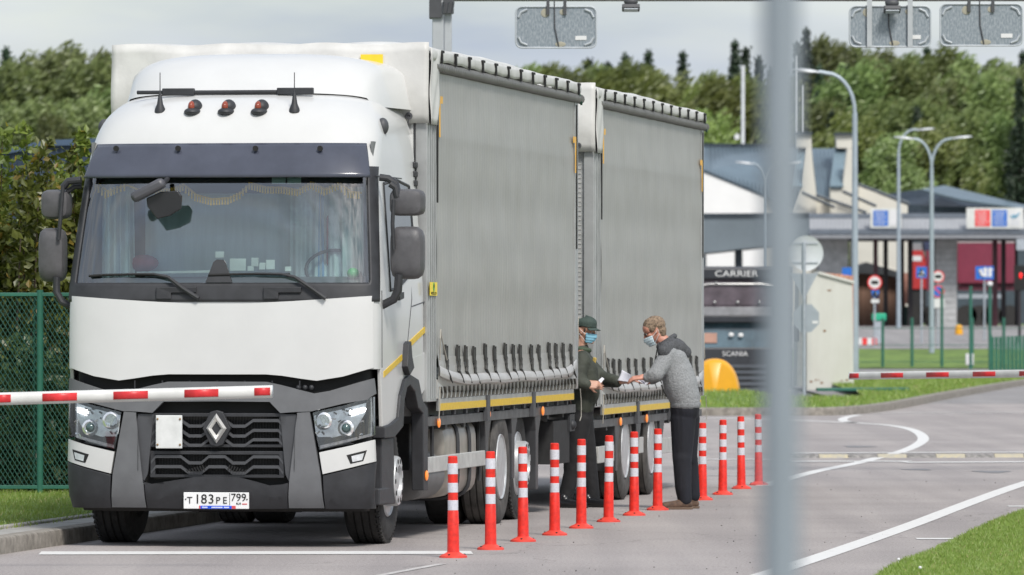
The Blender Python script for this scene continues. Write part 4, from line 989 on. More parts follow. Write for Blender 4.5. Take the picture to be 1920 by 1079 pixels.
# curtain cloth with woven grid of fine vertical ribs and faint horizontal bands
def curtmat():
    m = bpy.data.materials.new('grey_curtain_cloth'); m.use_nodes = True; n = m.node_tree.nodes; l = m.node_tree.links; b = n['Principled BSDF']; b.inputs['Roughness'].default_value = .42
    t = n.new('ShaderNodeTexCoord'); sp = n.new('ShaderNodeSeparateXYZ'); l.new(t.outputs['Object'], sp.inputs[0])
    def wave(sock, freq):
        a = n.new('ShaderNodeMath'); a.operation = 'MULTIPLY'; a.inputs[1].default_value = freq; l.new(sock, a.inputs[0]); s_ = n.new('ShaderNodeMath'); s_.operation = 'SINE'; l.new(a.outputs[0], s_.inputs[0]); return s_.outputs[0]
    w1 = wave(sp.outputs['Y'], 2*math.pi/.13); w2 = wave(sp.outputs['Z'], 2*math.pi/.42)
    no = n.new('ShaderNodeTexNoise'); no.inputs['Scale'].default_value = 2.2; no.inputs['Detail'].default_value = 7; l.new(t.outputs['Object'], no.inputs['Vector'])
    mpn = n.new('ShaderNodeMapping'); mpn.inputs['Scale'].default_value = (1, 9, .6); l.new(t.outputs['Object'], mpn.inputs[0]); n3 = n.new('ShaderNodeTexNoise'); n3.inputs['Scale'].default_value = 1.2; n3.inputs['Detail'].default_value = 5; l.new(mpn.outputs[0], n3.inputs['Vector'])
    r = n.new('ShaderNodeValToRGB'); r.color_ramp.elements[0].position = .35; r.color_ramp.elements[1].position = .65; r.color_ramp.elements[0].color = (.308,.305,.286,1); r.color_ramp.elements[1].color = (.338,.335,.315,1); l.new(no.outputs['Fac'], r.inputs[0])
    a1 = n.new('ShaderNodeMath'); a1.operation = 'MULTIPLY_ADD'; a1.inputs[1].default_value = .045; a1.inputs[2].default_value = 1; l.new(w1, a1.inputs[0])
    a2 = n.new('ShaderNodeMath'); a2.operation = 'MULTIPLY_ADD'; a2.inputs[1].default_value = .035; l.new(w2, a2.inputs[0]); l.new(a1.outputs[0], a2.inputs[2])
    mm = n.new('ShaderNodeVectorMath'); mm.operation = 'SCALE'; l.new(r.outputs[0], mm.inputs[0]); l.new(a2.outputs[0], mm.inputs['Scale']); l.new(mm.outputs[0], b.inputs['Base Color'])
    ad = n.new('ShaderNodeMath'); ad.operation = 'ADD'; l.new(n3.outputs['Fac'], ad.inputs[0]); l.new(a2.outputs[0], ad.inputs[1])
    bp = n.new('ShaderNodeBump'); bp.inputs['Strength'].default_value = .2; bp.inputs['Distance'].default_value = .03; l.new(ad.outputs[0], bp.inputs['Height']); l.new(bp.outputs[0], b.inputs['Normal'])
    return m
CURT = curtmat()
M('curtain_skirt', (.34,.335,.315), .38, var=.12, scale=4, bump=.35, bscale=5, stretch=(1, 1, 2))
bk1 = [side(a, 680, 1.30)[0] for a in (837.5,859.6,874,889.6,910.6,928,948,963,976,997,1011,1030,1043,1056.5,1071)]
boxbody(T, 2.34, 10.62, -1.34, 1.275, 4.05, 1.335, bk1, None)
# decals
mb = MB(); mb.box(.735, .92, 2.262, 2.266, 3.86, 3.955); mb.build('warning_decal', M('decal_yellow', (.85,.60,.03), .5), T, smooth=0)
mb = MB(); mb.box(1.292, 1.296, 2.36, 2.70, 1.985, 2.095); dc = mb.build('yellow_sticker', M('sticker_yellow', (.86,.66,.02), .4), T, smooth=0)
mb = MB(); mb.lathe([(.034, 0), (.034, .002), (0, .002)], 16, Matrix.Translation((1.2962, 2.53, 2.06)) @ Matrix.Rotation(R(90), 4, 'Y')); mb.prism([(1.297, 2.49, 2.05), (1.297, 2.57, 2.05), (1.297, 2.53, 2.005)], (.0015, 0, 0)); mb.build('green_emblem', M('emblem_green', (.03,.35,.05), .4), dc, smooth=0)
mb = MB(); mb.text('VELLO', .032, lambda a, b_, c_: (1.2975+c_*.5, 2.52+a*2.9, 2.003+b_)); mb.ball((1.2985, 2.53, 2.065), (.002, .022, .016)); mb.build('sticker_lettering', BLK, dc, smooth=0)
# cab rear air intake stack and gap equipment
mb = MB()
for k in range(14): mb.box(1.0, 1.2, 2.20, 2.33, 2.05+k*.075, 2.05+k*.075+.05)
mb.box(1.02, 1.17, 2.22, 2.32, 1.4, 3.1); mb.build('air_intake', BLACKP, T, smooth=0, bevel=.01)
# --- chassis
mb = MB(); mb.box(-.45, -.37, .5, 10.5, .62, .90); mb.box(.37, .45, .5, 10.5, .62, .90)
for y in (3.2, 4.6, 5.6, 7, 8.6, 9.8): mb.box(-.38, .38, y, y+.12, .64, .88)
for y in (1.16, 6.33, 7.6): mb.tube([(-1.0, y, .5), (1.0, y, .5)], .07, 10); mb.ball((0, y, .5), (.22, .2, .2))
mb.box(-.7, .6, 2.6, 3.6, .45, 1.0); mb.box(-1.2, -.5, 3.3, 5.4, .4, .95); mb.box(-.45, .55, .9, 1.5, .28, .5)
mb.box(.45, 1.1, 2.5, 3.1, .55, 1.15)
mb.build('chassis', FRAME, T, smooth=0, bevel=.01)
mb = MB(); mb.tube([(-.42, 1.35, .36), (.42, 1.35, .36)], .12, 16); mb.build('front_axle_beam', FRAME, T)
# fuel tank
mb = MB()
def tk(u, v):
    a = 2*math.pi*u; c_, s_ = math.cos(a), math.sin(a); e = (abs(c_)**5+abs(s_)**5)**(-.2)
    q = [(0, 0), (.9, 0), (.97, .02), (1, .06)]; y = [3.58, 3.58, 3.60, 3.66, 4.2, 4.8, 5.12, 5.18, 5.20, 5.20][min(9, int(round(v*9)))]; k = [0, .85, .95, 1, 1, 1, 1, .95, .85, 0][min(9, int(round(v*9)))]
    return (.88+.34*e*c_*k, y, .62+.33*e*s_*k)
mb.grid(tk, 49, 10); ft = mb.build('fuel_tank', M('tank_metal', (.36,.33,.29), .38, .45, var=.2, scale=4, bump=.1, bscale=6), T, smooth=35)
mb = MB()
for y in (4.1, 4.7):
    mb.tube([(.88+.35*((abs(math.cos(a))**5+abs(math.sin(a))**5)**(-.2))*math.cos(a), y, .62+.34*((abs(math.cos(a))**5+abs(math.sin(a))**5)**(-.2))*math.sin(a)) for a in [2*math.pi*k/48 for k in range(49)]], .022, 6)
mb.pieces('tank_strap', BLACKP, ft)
mb = MB(); mb.tube([(1.05, 2.55, .5), (1.05, 3.35, .5)], .20, 20); mb.ball((1.05, 2.55, .5), (.2, .05, .2)); mb.build('silencer', M('silencer_grey', (.16,.16,.16), .6, .3), T)
# side guard rails
mb = MB(); y0_, y1_ = side(795, 870, 1.26)[0], side(916, 860, 1.26)[0]
mb.box(1.22, 1.255, y0_, 5.45, .53, .66); g1 = mb.build('side_guard', ALUD, T, smooth=0, bevel=.006)
mb = MB(); mb.box(1.2, 1.22, 2.9, 2.98, .4, 1.0); mb.box(1.2, 1.22, 5.3, 5.38, .4, 1.0); mb.box(1.2, 1.215, 5.42, 5.45, .55, 1.0); mb.build('guard_bracket', FRAME, g1, smooth=0)
# mudguards between axles
def mud(par, y, z0_, z1_, xr=1.26):
    mb = MB(); mb.prism([(xr, y-.10, z1_), (xr, y+.30, z1_), (xr, y+.26, z1_-.10), (xr, y+.12, z1_-.25), (xr, y+.10, z0_), (xr, y-.02, z0_), (xr, y-.03, z1_-.22)], (-.52, 0, 0)); return mb.build('mudguard', M('mudguard_grey', (.045,.046,.05), .45, var=.3) if 'mudguard_grey' not in bpy.data.materials else bpy.data.materials['mudguard_grey'], par, smooth=0, bevel=.008)
mud(T, 5.42, .58, 1.0); mud(T, 6.88, .38, 1.0); mud(T, 8.25, .25, 1.0)
def marker(par, y, z, x=1.285):
    mb = MB(); mb.ball((x, y, z), (.012, .055, .042)); o = mb.build('side_marker', ORG, par); return o
for (a, b_) in ((822, 793), (916, 777), (1017, 771), (799, 892)): y, z = side(a, b_, 1.28); marker(T, y, z)
mb = MB(); mb.tube([(1.0, 10.2, .55), (1.0, 10.25, .85), (.95, 10.3, 1.0)], .012, 6); mb.tube([(1.1, 9.1, .92), (1.18, 9.3, .86), (1.2, 9.6, .95)], .02, 6); mb.box(.6, 1.24, 9.4, 10.4, .45, .85); mb.build('rear_undercarriage', FRAME, T)
mb = MB(); mb.ball((1.25, 10.45, .80), .05); mb.box(1.2, 1.26, 10.3, 10.6, .74, .9); mb.build('rear_coupling', BLACKP, T)

# ================================================================== TRAILER
TR = thing('trailer', 'grey curtain-sided trailer coupled behind the white lorry', 'trailer', (FX, FY, 0), -TH)
bk2 = [side(a, 695, 1.30)[0] for a in (1140.6,1151.5,1163,1179.5,1193,1208,1222,1234,1247,1259,1272,1284,1296,1307)]
boxbody(TR, 11.75, 19.85, -1.34, 1.275, 4.05, 1.165, bk2, None)
for y in (14.1, 16.0):
    wheel('trailer_wheel', TR, 1.25, y); wheel('trailer_wheel', TR, -1.25, y, out=-1)
mb = MB(); mb.box(-.45, -.37, 12, 19.7, .62, .85); mb.box(.37, .45, 12, 19.7, .62, .85); mb.box(-.1, .1, 9.9, 12.2, .5, .62)
for y in (14.1, 16.0): mb.tube([(-1, y, .5), (1, y, .5)], .07, 10)
mb.box(-.9, .9, 12.2, 13.0, .4, .75); mb.build('chassis', FRAME, TR, smooth=0, bevel=.01)
mud(TR, 13.35, .30, .80); mud(TR, 14.85, .30, .80); mud(TR, 16.6, .25, .80)
mb = MB()
mb.box(1.22, 1.255, 12.2, 13.25, .40, .56); mb.box(1.22, 1.255, 14.9, 15.35, .44, .60); mb.box(1.22, 1.25, 16.8, 19.3, .40, .56); mb.pieces('side_guard', ALUD, TR, smooth=0, bevel=.006)
for (a, b_) in ((1163, 791), (1212, 785)): y, z = side(a, b_, 1.28); marker(TR, y, z)
# ================================================================== PEOPLE
SKIN = M('skin', (.50,.27,.19), .5, var=.15, scale=15)
def hand(mb, w, f, pal, curl=.6, spread=.012, r=.0085):
    """w wrist point, f unit finger direction, pal unit palm normal; five fingers bent towards the palm"""
    w = Vector(w); f = Vector(f).normalized(); pal = Vector(pal); pal = (pal-f*pal.dot(f)).normalized(); sd = f.cross(pal)
    for k in range(4):
        a = w+f*.01+sd*(-.028+.0187*k); mb.caps(a, w+f*.085+sd*(-.031+.0207*k), .0165, .0135)
    Ls = [.066, .078, .072, .055]
    for k in range(4):
        p = w+f*.088+sd*(-.033+.022*k); d_ = f.copy(); L0 = Ls[k]
        for j, fr_ in enumerate((.45, .32, .23)):
            ang = curl*(.5+.35*j); d2 = (f*math.cos(ang)+pal*math.sin(ang)).normalized(); q = p+d2*L0*fr_; mb.caps(p, q, r-.0008*j, r-.0008*(j+1)); p = q
    p = w+f*.03-sd*.034; d1 = (f*.65-sd*.6+pal*.45).normalized(); q = p+d1*.04; mb.caps(p, q, .0125, .0105); d2 = (f*.8+pal*.55-sd*.05).normalized(); mb.caps(q, q+d2*.032, .0102, .0085)

def face(mb, c, fwd, up, ear=True):
    """head mass with jaw, brow, nose, ears; c = head centre"""
    c = Vector(c); f = Vector(fwd).normalized(); u = Vector(up).normalized(); l = u.cross(f).normalized()
    B = lambda a, b_, h, r1: mb.caps(c+f*a[0]+l*a[1]+u*a[2], c+f*b_[0]+l*b_[1]+u*b_[2], h, r1)
    for sx in (-1, 1):
        B((-.035, sx*.012, .035), (.035, sx*.012, .035), .075, .068)
        B((.03, sx*.028, -.045), (-.02, sx*.04, .0), .035, .045)      # cheeks
        B((.06, sx*.012, -.085), (-.02, sx*.045, -.055), .022, .028)    # jaw
        B((.082, sx*.02, .018), (.075, sx*.045, .016), .012, .012)      # brow
        B((.070, sx*.033, -.022), (.06, sx*.045, -.02), .02, .018)      # cheekbone
        if ear: 
            mb.ball(c+f*(-.012)+l*(sx*.078)+u*(-.005), (.012, .012, .032)); mb.ball(c+f*(-.005)+l*(sx*.08)+u*(-.022), (.01, .01, .014)); mb.ball(c+f*(-.02)+l*(sx*.082)+u*(.012), (.016, .01, .018))
    B((.085, 0, .012), (.105, 0, -.028), .010, .014); mb.ball(c+f*.1+u*-.032, .016)   # nose
    B((.085, -.018, -.062), (.085, .018, -.062), .011, .011)   # lips
    B((.078, -.008, -.095), (.078, .008, -.095), .018, .018)   # chin
def eyes(par, c, fwd, up, Yoff=0):
    c = Vector(c); f = Vector(fwd).normalized(); u = Vector(up).normalized(); l = u.cross(f).normalized(); mb = MB(); mb2 = MB(); mb3 = MB()
    for sx in (-1, 1):
        q = c+f*.083+l*sx*.031-u*.002; mb.ball(q, .011); mb2.ball(q+f*.007, .0058)
        mb3.caps(c+f*.094+l*sx*.018+u*.018, c+f*.083+l*sx*.048+u*.02, .0045, .003)
    o = mb.build('eye_whites', M('eye_white', (.6,.58,.55), .2), par); mb2.build('irises', M('iris', (.05,.035,.02), .1), o); mb3.build('eyebrows', M('brow_hair', (.10,.07,.045), .9), par)
def mask(par, c, fwd, up, mat):
    c = Vector(c); f = Vector(fwd).normalized(); u = Vector(up).normalized(); l = u.cross(f).normalized(); mb = MB()
    def fn(a, b_):
        th = (a-.5)*2.35; zz = -.015-.09*b_; rr = .105+.018*math.exp(-((a-.5)/.13)**2)*math.exp(-((b_-.2)/.35)**2)+.006*math.sin(b_*3.14)+.003*math.sin(b_*22)
        rr -= .020*b_*b_
        return c+f*(rr*math.cos(th)*.98-.0)+l*(rr*math.sin(th)*.74)+u*zz
    mb.grid(fn, 22, 14); o = mb.build('face_mask', mat, par, smooth=60, solid=.003, fix=False)
    mb = MB()
    for sx in (-1, 1):
        e = c-f*.028+l*sx*.086
        mb.tube([c+f*.04+l*sx*.078-u*.025, c+f*.0+l*sx*.089-u*.0, e+u*.02, e-u*.025, c+f*.02+l*sx*.084-u*.07, c+f*.035+l*sx*.07-u*.09], .0022, 6)
    mb.build('ear_loops', SWHT, o)
def fold(mat_name, col, **k): return M(mat_name, col, **k)

# ---- guard (stands in the gap, faces right)
YG = 62.9
GD = thing('person', 'person in dark green uniform jacket, peaked cap and blue mask between lorry and trailer', 'person', (P(1092, 948, YG).x, YG, 0))
g0 = Vector(GD.location)
q = lambda px, py, dy=0.: P(px, py, YG+dy)-g0
up = Vector((.06, 0, 1)).normalized(); fw = Vector((.90, -.40, -.14)).normalized(); hc = q(1097, 621)
mb = MB(); face(mb, hc, fw, up); mb.caps(q(1091, 634), q(1089, 664), .056, .062)
mb.caps(q(1090, 668, -.1), q(1090, 668, .1), .06); mb.caps(q(1090, 680), q(1088, 750), .10, .10); mb.caps(q(1089, 775, -.08), q(1089, 775, .08), .09)
mb.caps(q(1088, 700, -.2), q(1080, 722, -.28), .035, .03); mb.caps(q(1080, 722, -.28), q(1103, 722, -.30), .032, .026)
mb.caps(q(1100, 690, .2), q(1130, 715, .12), .035, .03); mb.caps(q(1130, 715, .12), q(1163, 716, -.05), .032, .026)
hand(mb, q(1103, 721.5, -.30), (1, 0, -.06), (.1, .9, -.35), .75); hand(mb, q(1161, 716, -.04), (1, -.15, 0.03), (.0, .35, 1), .5)
for (a, b_, c_, dy) in ((1083, 850, 930, -.08), (1100, 850, 935, .10)): mb.caps(q(1090, 780, dy), q(a, b_, dy), .075, .055)
mb.caps(q(1083, 850, -.08), q(1060, 938, -.05), .055, .04); mb.caps(q(1100, 850, .10), q(1108, 942, .12), .055, .04)
mb.build('body', SKIN, GD, remesh=.006)
eyes(GD, hc, fw, up)
JG = M('dark_green_jacket', (.046,.052,.040), .75, var=.3, scale=8, bump=.6, bscale=16)
mb = MB()
mb.caps(q(1092, 672, -.14), q(1092, 674, .14), .078); mb.caps(q(1094, 690, -.13), q(1094, 690, .13), .115); mb.caps(q(1096, 712, -.11), q(1096, 712, .11), .125); mb.caps(q(1095, 735, -.11), q(1095, 735, .11), .128)
mb.caps(q(1094, 752, -.11), q(1094, 752, .11), .120); mb.caps(q(1093, 762, -.11), q(1093, 762, .11), .108); mb.caps(q(1091, 655), q(1091, 668), .072, .09)
mb.caps(q(1092, 676, -.19), q(1082, 714, -.26), .085, .08); mb.caps(q(1082, 716, -.26), q(1099, 722, -.29), .078, .06)
mb.caps(q(1097, 678, .2), q(1124, 708, .14), .085, .082); mb.caps(q(1124, 710, .14), q(1156, 716, -.02), .082, .062)
for a, b_ in (((1085, 700, -.2), (1106, 742, -.1)), ((1090, 690, -.2), (1112, 715, -.12)), ((1094, 725, -.14), (1116, 748, -.05))): mb.caps(q(*a), q(*b_), .028, .02)
mb.caps(q(1099, 695, -.12), q(1101, 738, -.1), .118, .122)
jk = mb.build('jacket', JG, GD, remesh=.011, its=16)
mb = MB(); mb.tube([q(1104, 662, -.04), q(1112, 690, -.06), q(1118.5, 715, -.06), q(1119.5, 740, -.05), q(1118, 762, -.05)], .006, 6); mb.build('zip', BLK, jk)
mb = MB(); mb.obox(q(1114.5, 676.5, -.125), (.035, .02, .06), (0, R(14), R(-30))); mb.build('chest_badge', M('badge_gold', (.5,.36,.1), .5), jk, bevel=.006)
mb = MB(); mb.tube([q(1090, 655, .0)+Vector((.078*math.cos(a), .078*math.sin(a), -.012*math.cos(a))) for a in [k*math.pi/10 for k in range(21)]], .022, 8); mb.build('collar', M('collar_green', (.05,.075,.045), .8), jk)
TG = M('black_trousers', (.014,.014,.016), .8, var=.3, scale=8, bump=.5, bscale=14)
mb = MB(); mb.caps(q(1091, 768, -.09), q(1091, 768, .09), .115); mb.caps(q(1090, 785, -.10), q(1078, 860, -.10), .105, .085); mb.caps(q(1078, 860, -.10), q(1061, 932, -.06), .082, .07)
mb.caps(q(1092, 785, .10), q(1103, 860, .11), .105, .085); mb.caps(q(1103, 860, .11), q(1112, 938, .12), .082, .068)
mb.build('trousers', TG, GD, remesh=.011)
def shoe(name, par, heel, toe, mat, sole, s_=1.):
    heel = Vector(heel); toe = Vector(toe); d_ = (toe-heel); L0 = d_.length; d_.normalize(); mb = MB()
    mb.caps(heel+Vector((0, 0, .045)), heel+d_*L0*.35+Vector((0, 0, .05)), .042, .045); mb.caps(heel+d_*L0*.35+Vector((0, 0, .045)), toe-d_*.04+Vector((0, 0, .034)), .045, .038); mb.ball(heel+d_*.03+Vector((0, 0, .09)), (.045, .045, .05))
    o = mb.build(name, mat, par, remesh=.009); ms = MB(); ms.caps(heel+Vector((0, 0, .02)), toe-d_*.035+Vector((0, 0, .02)), .046, .042); ms.v = [(x, y, max(.0, min(.022, z))) for x, y, z in ms.v]; ms.build('sole', sole, o, smooth=30); return o
SB = M('black_shoe_leather', (.012,.012,.014), .35, coat=.3)
shoe('shoe', GD, Vector((q(1036, 945).x+.08, -.10, 0)), Vector((q(1036, 945).x+.33, -.22, 0)), SB, BLK)
shoe('shoe', GD, Vector((q(1103, 945).x-.03, .10, 0)), Vector((q(1103, 945).x+.22, -.06, 0)), SB, BLK)
mask(GD, hc, fw, up, M('blue_mask', (.22,.48,.62), .8, var=.1, bump=.3, bscale=30))
CAPM = M('cap_green', (.045,.07,.06), .8, var=.2, bump=.3, bscale=50)
mb = MB(); l_ = up.cross(fw).normalized(); cc = hc+up*.042-fw*.004
def capf(a, b_):
    th = 2*math.pi*a; r_ = .103*(1-(max(0, b_-.35)/.65)**2.4)**.5 if b_ > .35 else .100+.006*b_; h = .085*b_; return cc+fw*(r_*math.cos(th)*1.08)+l_*(r_*math.sin(th)*.90)+up*(h+(.02*b_*math.cos(th)))
mb.grid(capf, 33, 12); cp = mb.build('cap', CAPM, GD, smooth=60, solid=.006)
mb = MB(); mb.grid(lambda a, b_: cc+fw*((.085+.075*b_)*math.cos((a-.5)*2.0))+l_*((.085+.03*b_)*math.sin((a-.5)*2.0))+up*(.012-.026*b_-.012*abs(2*a-1)**2), 17, 6); mb.build('peak', CAPM, cp, smooth=60, solid=.005)
mb = MB()
for sx in (-1, 1):
    B_ = lambda a: hc+fw*a[0]+l_*(sx*a[1])+up*a[2]
    mb.caps(B_((-.045, .03, .03)), B_((-.05, .03, -.035)), .062, .05); mb.caps(B_((-.02, .03, .04)), B_((.03, .035, .035)), .058, .04); mb.caps(B_((.028, .072, .02)), B_((.024, .074, -.01)), .012, .007)
mb.build('hair', M('dark_brown_hair', (.07,.045,.03), .9, bump=.8, bscale=90), GD, remesh=.006)

# ---- driver (faces left, leaning, sees to his papers)
YD = 62.4
DD = thing('person', 'grey-haired person in a grey knitted jacket and dark trousers, holding out papers', 'person', (P(1283, 955, YD).x, YD, 0))
d0 = Vector(DD.location); q = lambda px, py, dy=0.: P(px, py, YD+dy)-d0
up = Vector((-.32, 0, 1)).normalized(); fw = Vector((-.93, -.10, -.42)).normalized(); hc = q(1226.5, 620)
mb = MB(); face(mb, hc, fw, up); mb.caps(q(1235, 632), q(1255, 650), .06, .07)
mb.caps(q(1262, 655, -.1), q(1262, 655, .1), .08); mb.caps(q(1265, 670), q(1283, 745), .11, .11); mb.caps(q(1285, 775, -.09), q(1285, 775, .09), .095)
mb.caps(q(1253, 665, -.19), q(1232, 705, -.27), .042, .036); mb.caps(q(1232, 705, -.27), q(1203, 708, -.26), .036, .029)
mb.caps(q(1253, 665, .19), q(1234, 705, .25), .042, .036); mb.caps(q(1234, 705, .25), q(1215, 716, .14), .036, .03)
hand(mb, q(1204, 708, -.26), (-1, .05, -.12), (.1, .3, -.9), .95, r=.0095); hand(mb, q(1216, 716, .13), (-1, -.1, -.05), (0, -.1, 1), .6)
mb.caps(q(1283, 775, -.09), q(1282, 860, -.1), .08, .058); mb.caps(q(1282, 860, -.12), q(1285, 940, -.15), .055, .036); mb.caps(q(1285, 775, .09), q(1290, 860, .12), .08, .055); mb.caps(q(1291, 860, .13), q(1300, 938, .16), .055, .036)
SKN2 = M('ruddy_skin', (.55,.26,.19), .5, var=.2, scale=18)
mb.build('body', SKN2, DD, remesh=.006); eyes(DD, hc, fw, up)
JD = M('grey_marl_knit', (.27,.28,.29), .95, var=.38, scale=110, bump=.5, bscale=45, lo=.3, hi=.7)
mb = MB()
mb.caps(q(1258, 655, -.13), q(1258, 655, .13), .09); mb.caps(q(1263, 675, -.13), q(1263, 675, .13), .135); mb.caps(q(1270, 700, -.12), q(1270, 700, .12), .155); mb.caps(q(1276, 722, -.12), q(1276, 722, .12), .165); mb.caps(q(1283, 742, -.12), q(1283, 742, .12), .150); mb.caps(q(1285, 752, -.12), q(1285, 752, .12), .142)
mb.caps(q(1254, 664, -.20), q(1230, 702, -.29), .088, .076); mb.caps(q(1230, 702, -.29), q(1214, 708, -.27), .074, .052); mb.caps(q(1254, 666, .20), q(1236, 702, .27), .08, .07); mb.caps(q(1236, 702, .27), q(1222, 713, .16), .066, .05)
for a, b_ in (((1246, 690, -.30), (1222, 712, -.33)), ((1240, 680, -.30), (1216, 700, -.33)), ((1250, 700, -.22), (1300, 735, -.20)), ((1256, 716, -.22), (1290, 745, -.22)), ((1275, 690, -.2), (1306, 720, -.15))): mb.caps(q(*a), q(*b_), .024, .018)
mb.caps(q(1266, 688, -.12), q(1266, 688, .12), .146); mb.caps(q(1273, 712, -.12), q(1273, 712, .12), .161); mb.caps(q(1279, 733, -.12), q(1279, 733, .12), .158)
jd = mb.build('jacket', JD, DD, remesh=.011, its=16)
YK = M('dark_grey_yoke', (.075,.078,.085), .9, var=.4, scale=60, bump=.5, bscale=40)
mb = MB(); mb.caps(q(1247, 646, 0), q(1266, 652, 0), .075, .095); mb.caps(q(1259, 652, -.15), q(1259, 652, .15), .092); mb.caps(q(1272, 654, -.12), q(1272, 654, .12), .085); mb.caps(q(1284, 661, -.1), q(1284, 661, .1), .065); mb.caps(q(1240, 651, -.04), q(1240, 651, .04), .05)
mb.caps(q(1250, 655, -.21), q(1246, 660, -.24), .076, .07); mb.caps(q(1250, 655, .21), q(1246, 660, .24), .07, .066)
yk = mb.build('yoke', YK, DD, remesh=.011)
mb = MB(); cN = q(1250, 640); n_ = Vector((-.55, 0, .83)).normalized(); aN = n_.cross(Vector((0, 1, 0))).normalized()
mb.tube([cN+aN*(.088*math.cos(a))+Vector((0, 1, 0))*(.082*math.sin(a)) for a in [k*math.pi/12 for k in range(25)]], .026, 8); mb.build('collar', YK, yk)
mb = MB(); mb.tube([q(1233, 652, -.05), q(1229, 672, -.10), q(1227, 690, -.1)], .007, 6); mb.tube([q(1240, 722, -.285), q(1245, 735, -.285), q(1250, 744, -.275)], .008, 6); mb.build('zip_and_pocket', BLK, jd)
mb = MB(); mb.caps(q(1285, 757, -.11), q(1285, 757, .11), .150); mb.v = [(x, y, q(0, 757).z+max(-.045, min(.03, z-q(0, 757).z))) for x, y, z in mb.v]; mb.build('hem_band', M('knit_hem', (.24,.25,.26), .9, var=.3, scale=90), jd, remesh=.011)
TD = M('navy_trousers', (.008,.009,.015), .85, var=.35, scale=6, bump=.7, bscale=9, stretch=(1.5, 1.5, .3))
mb = MB(); mb.caps(q(1284, 768, -.10), q(1284, 768, .10), .140); mb.caps(q(1281, 785, -.10), q(1279, 860, -.11), .125, .095); mb.caps(q(1279, 860, -.13), q(1281, 915, -.15), .092, .08); mb.caps(q(1281, 915, -.15), q(1284, 938, -.15), .08, .068)
mb.caps(q(1289, 785, .10), q(1290, 860, .11), .12, .088); mb.caps(q(1292, 860, .13), q(1300, 930, .16), .085, .066)
mb.build('trousers', TD, DD, remesh=.011)
SBR = M('brown_shoe_suede', (.10,.06,.04), .8, var=.4, scale=25)
shoe('shoe', DD, Vector((q(1290, 950).x, -.15, 0)), Vector((q(1290, 950).x-.27, -.22, 0)), SBR, M('tan_sole', (.16,.11,.08), .9)); shoe('shoe', DD, Vector((q(1304, 950).x, .16, 0)), Vector((q(1304, 950).x-.26, .10, 0)), SBR, bpy.data.materials['tan_sole'])
mask(DD, hc-up*.02, fw, up, M('pale_blue_mask', (.50,.62,.68), .8, var=.1, bump=.3, bscale=30))
l_ = up.cross(fw).normalized(); mb = MB(); random.seed(5)
for k in range(230):
    u_ = random.random(); th = random.uniform(-math.pi, math.pi); el = random.uniform(.02, 1.5) if abs(th) < 1.0 else random.uniform(-.55, 1.5)
    if abs(th) < 1.0 and el < .55: continue
    if .95 < abs(th) < 1.9 and el < .35: continue
    n_ = (fw*math.cos(th)*math.cos(el)*1.02+l_*math.sin(th)*math.cos(el)*.84+up*math.sin(el)*.98); p_ = hc+up*.034-fw*.012+n_*.092
    dn = (fw*.6-up*.15+l_*random.uniform(-.2, .2)) if el > .6 else (fw*-.1-up*.8); mb.caps(p_, p_+dn*.03+n_*.003, .011, .004)
for sx in (-1, 1):
    B_ = lambda a: hc+fw*a[0]+l_*(sx*a[1])+up*a[2]
    mb.caps(B_((-.038, .012, .04)), B_((.014, .012, .052)), .086, .078); mb.caps(B_((-.06, .03, -.02)), B_((-.058, .028, -.055)), .054, .044); mb.caps(B_((.01, .03, .045)), B_((.02, .05, .03)), .058, .044)
mb.build('hair', M('greying_brown_hair', (.25,.18,.125), .85, var=.5, scale=45, bump=.9, bscale=60), DD, remesh=.005)
mb = MB(); e0 = hc+fw*.098+up*.0; 
for sx in (-1, 1): mb.tube([hc+fw*.098+l_*sx*.012, hc+fw*.092+l_*sx*.055, hc-fw*.01+l_*sx*.085+up*.01], .0022, 5); mb.tube([hc+fw*.1+l_*(sx*.032+.02*math.cos(a))+up*(-.006+.015*math.sin(a)) for a in [k*math.pi/8 for k in range(17)]], .0018, 5)
mb.build('spectacles', BLK, DD)
# ---- papers in hands
PAP = M('paper_sheet', (.78,.77,.84), .7, var=.05)
def papr(label, pts, th=.003, curve=.015):
    a, b_, c_, d_ = [Vector(p) for p in pts]; mb = MB(); n_ = (b_-a).cross(d_-a).normalized()
    mb.grid(lambda u, v: (a*(1-u)+b_*u)*(1-v)+(d_*(1-u)+c_*u)*v+n_*curve*math.sin(u*math.pi)*(.4+.6*v), 9, 9); o = mb.build('paper', PAP, None, smooth=60, solid=th, fix=False); tag(o, label, 'paper'); return o
Q = lambda px, py, Y: P(px, py, Y)
p1 = papr('folded white paper sheet held in the guard\'s outstretched hand', [Q(1158, 714, 62.82), Q(1166, 694, 62.9), Q(1183, 703, 62.80), Q(1180, 717, 62.72)])
p2 = papr('printed white sheet hanging from the grey-haired person\'s hands', [Q(1194, 713, 62.35), Q(1201, 711, 62.45), Q(1219, 713, 62.42), Q(1212, 723.5, 62.3)], .003, .01)
mb = MB()
for k in range(4): mb.tube([Q(1199+2*k, 714+1.6*k, 62.26), Q(1212-k, 715.5+1.6*k, 62.25)], .003, 5)
mb.build('printed_lines', M('ink', (.05,.05,.12), .7), p2)
papr('small white identity card held at the guard\'s chest', [Q(1122, 714, 62.52), Q(1129, 708, 62.54), Q(1133, 711, 62.52), Q(1126.5, 719, 62.50)], .003, .0)

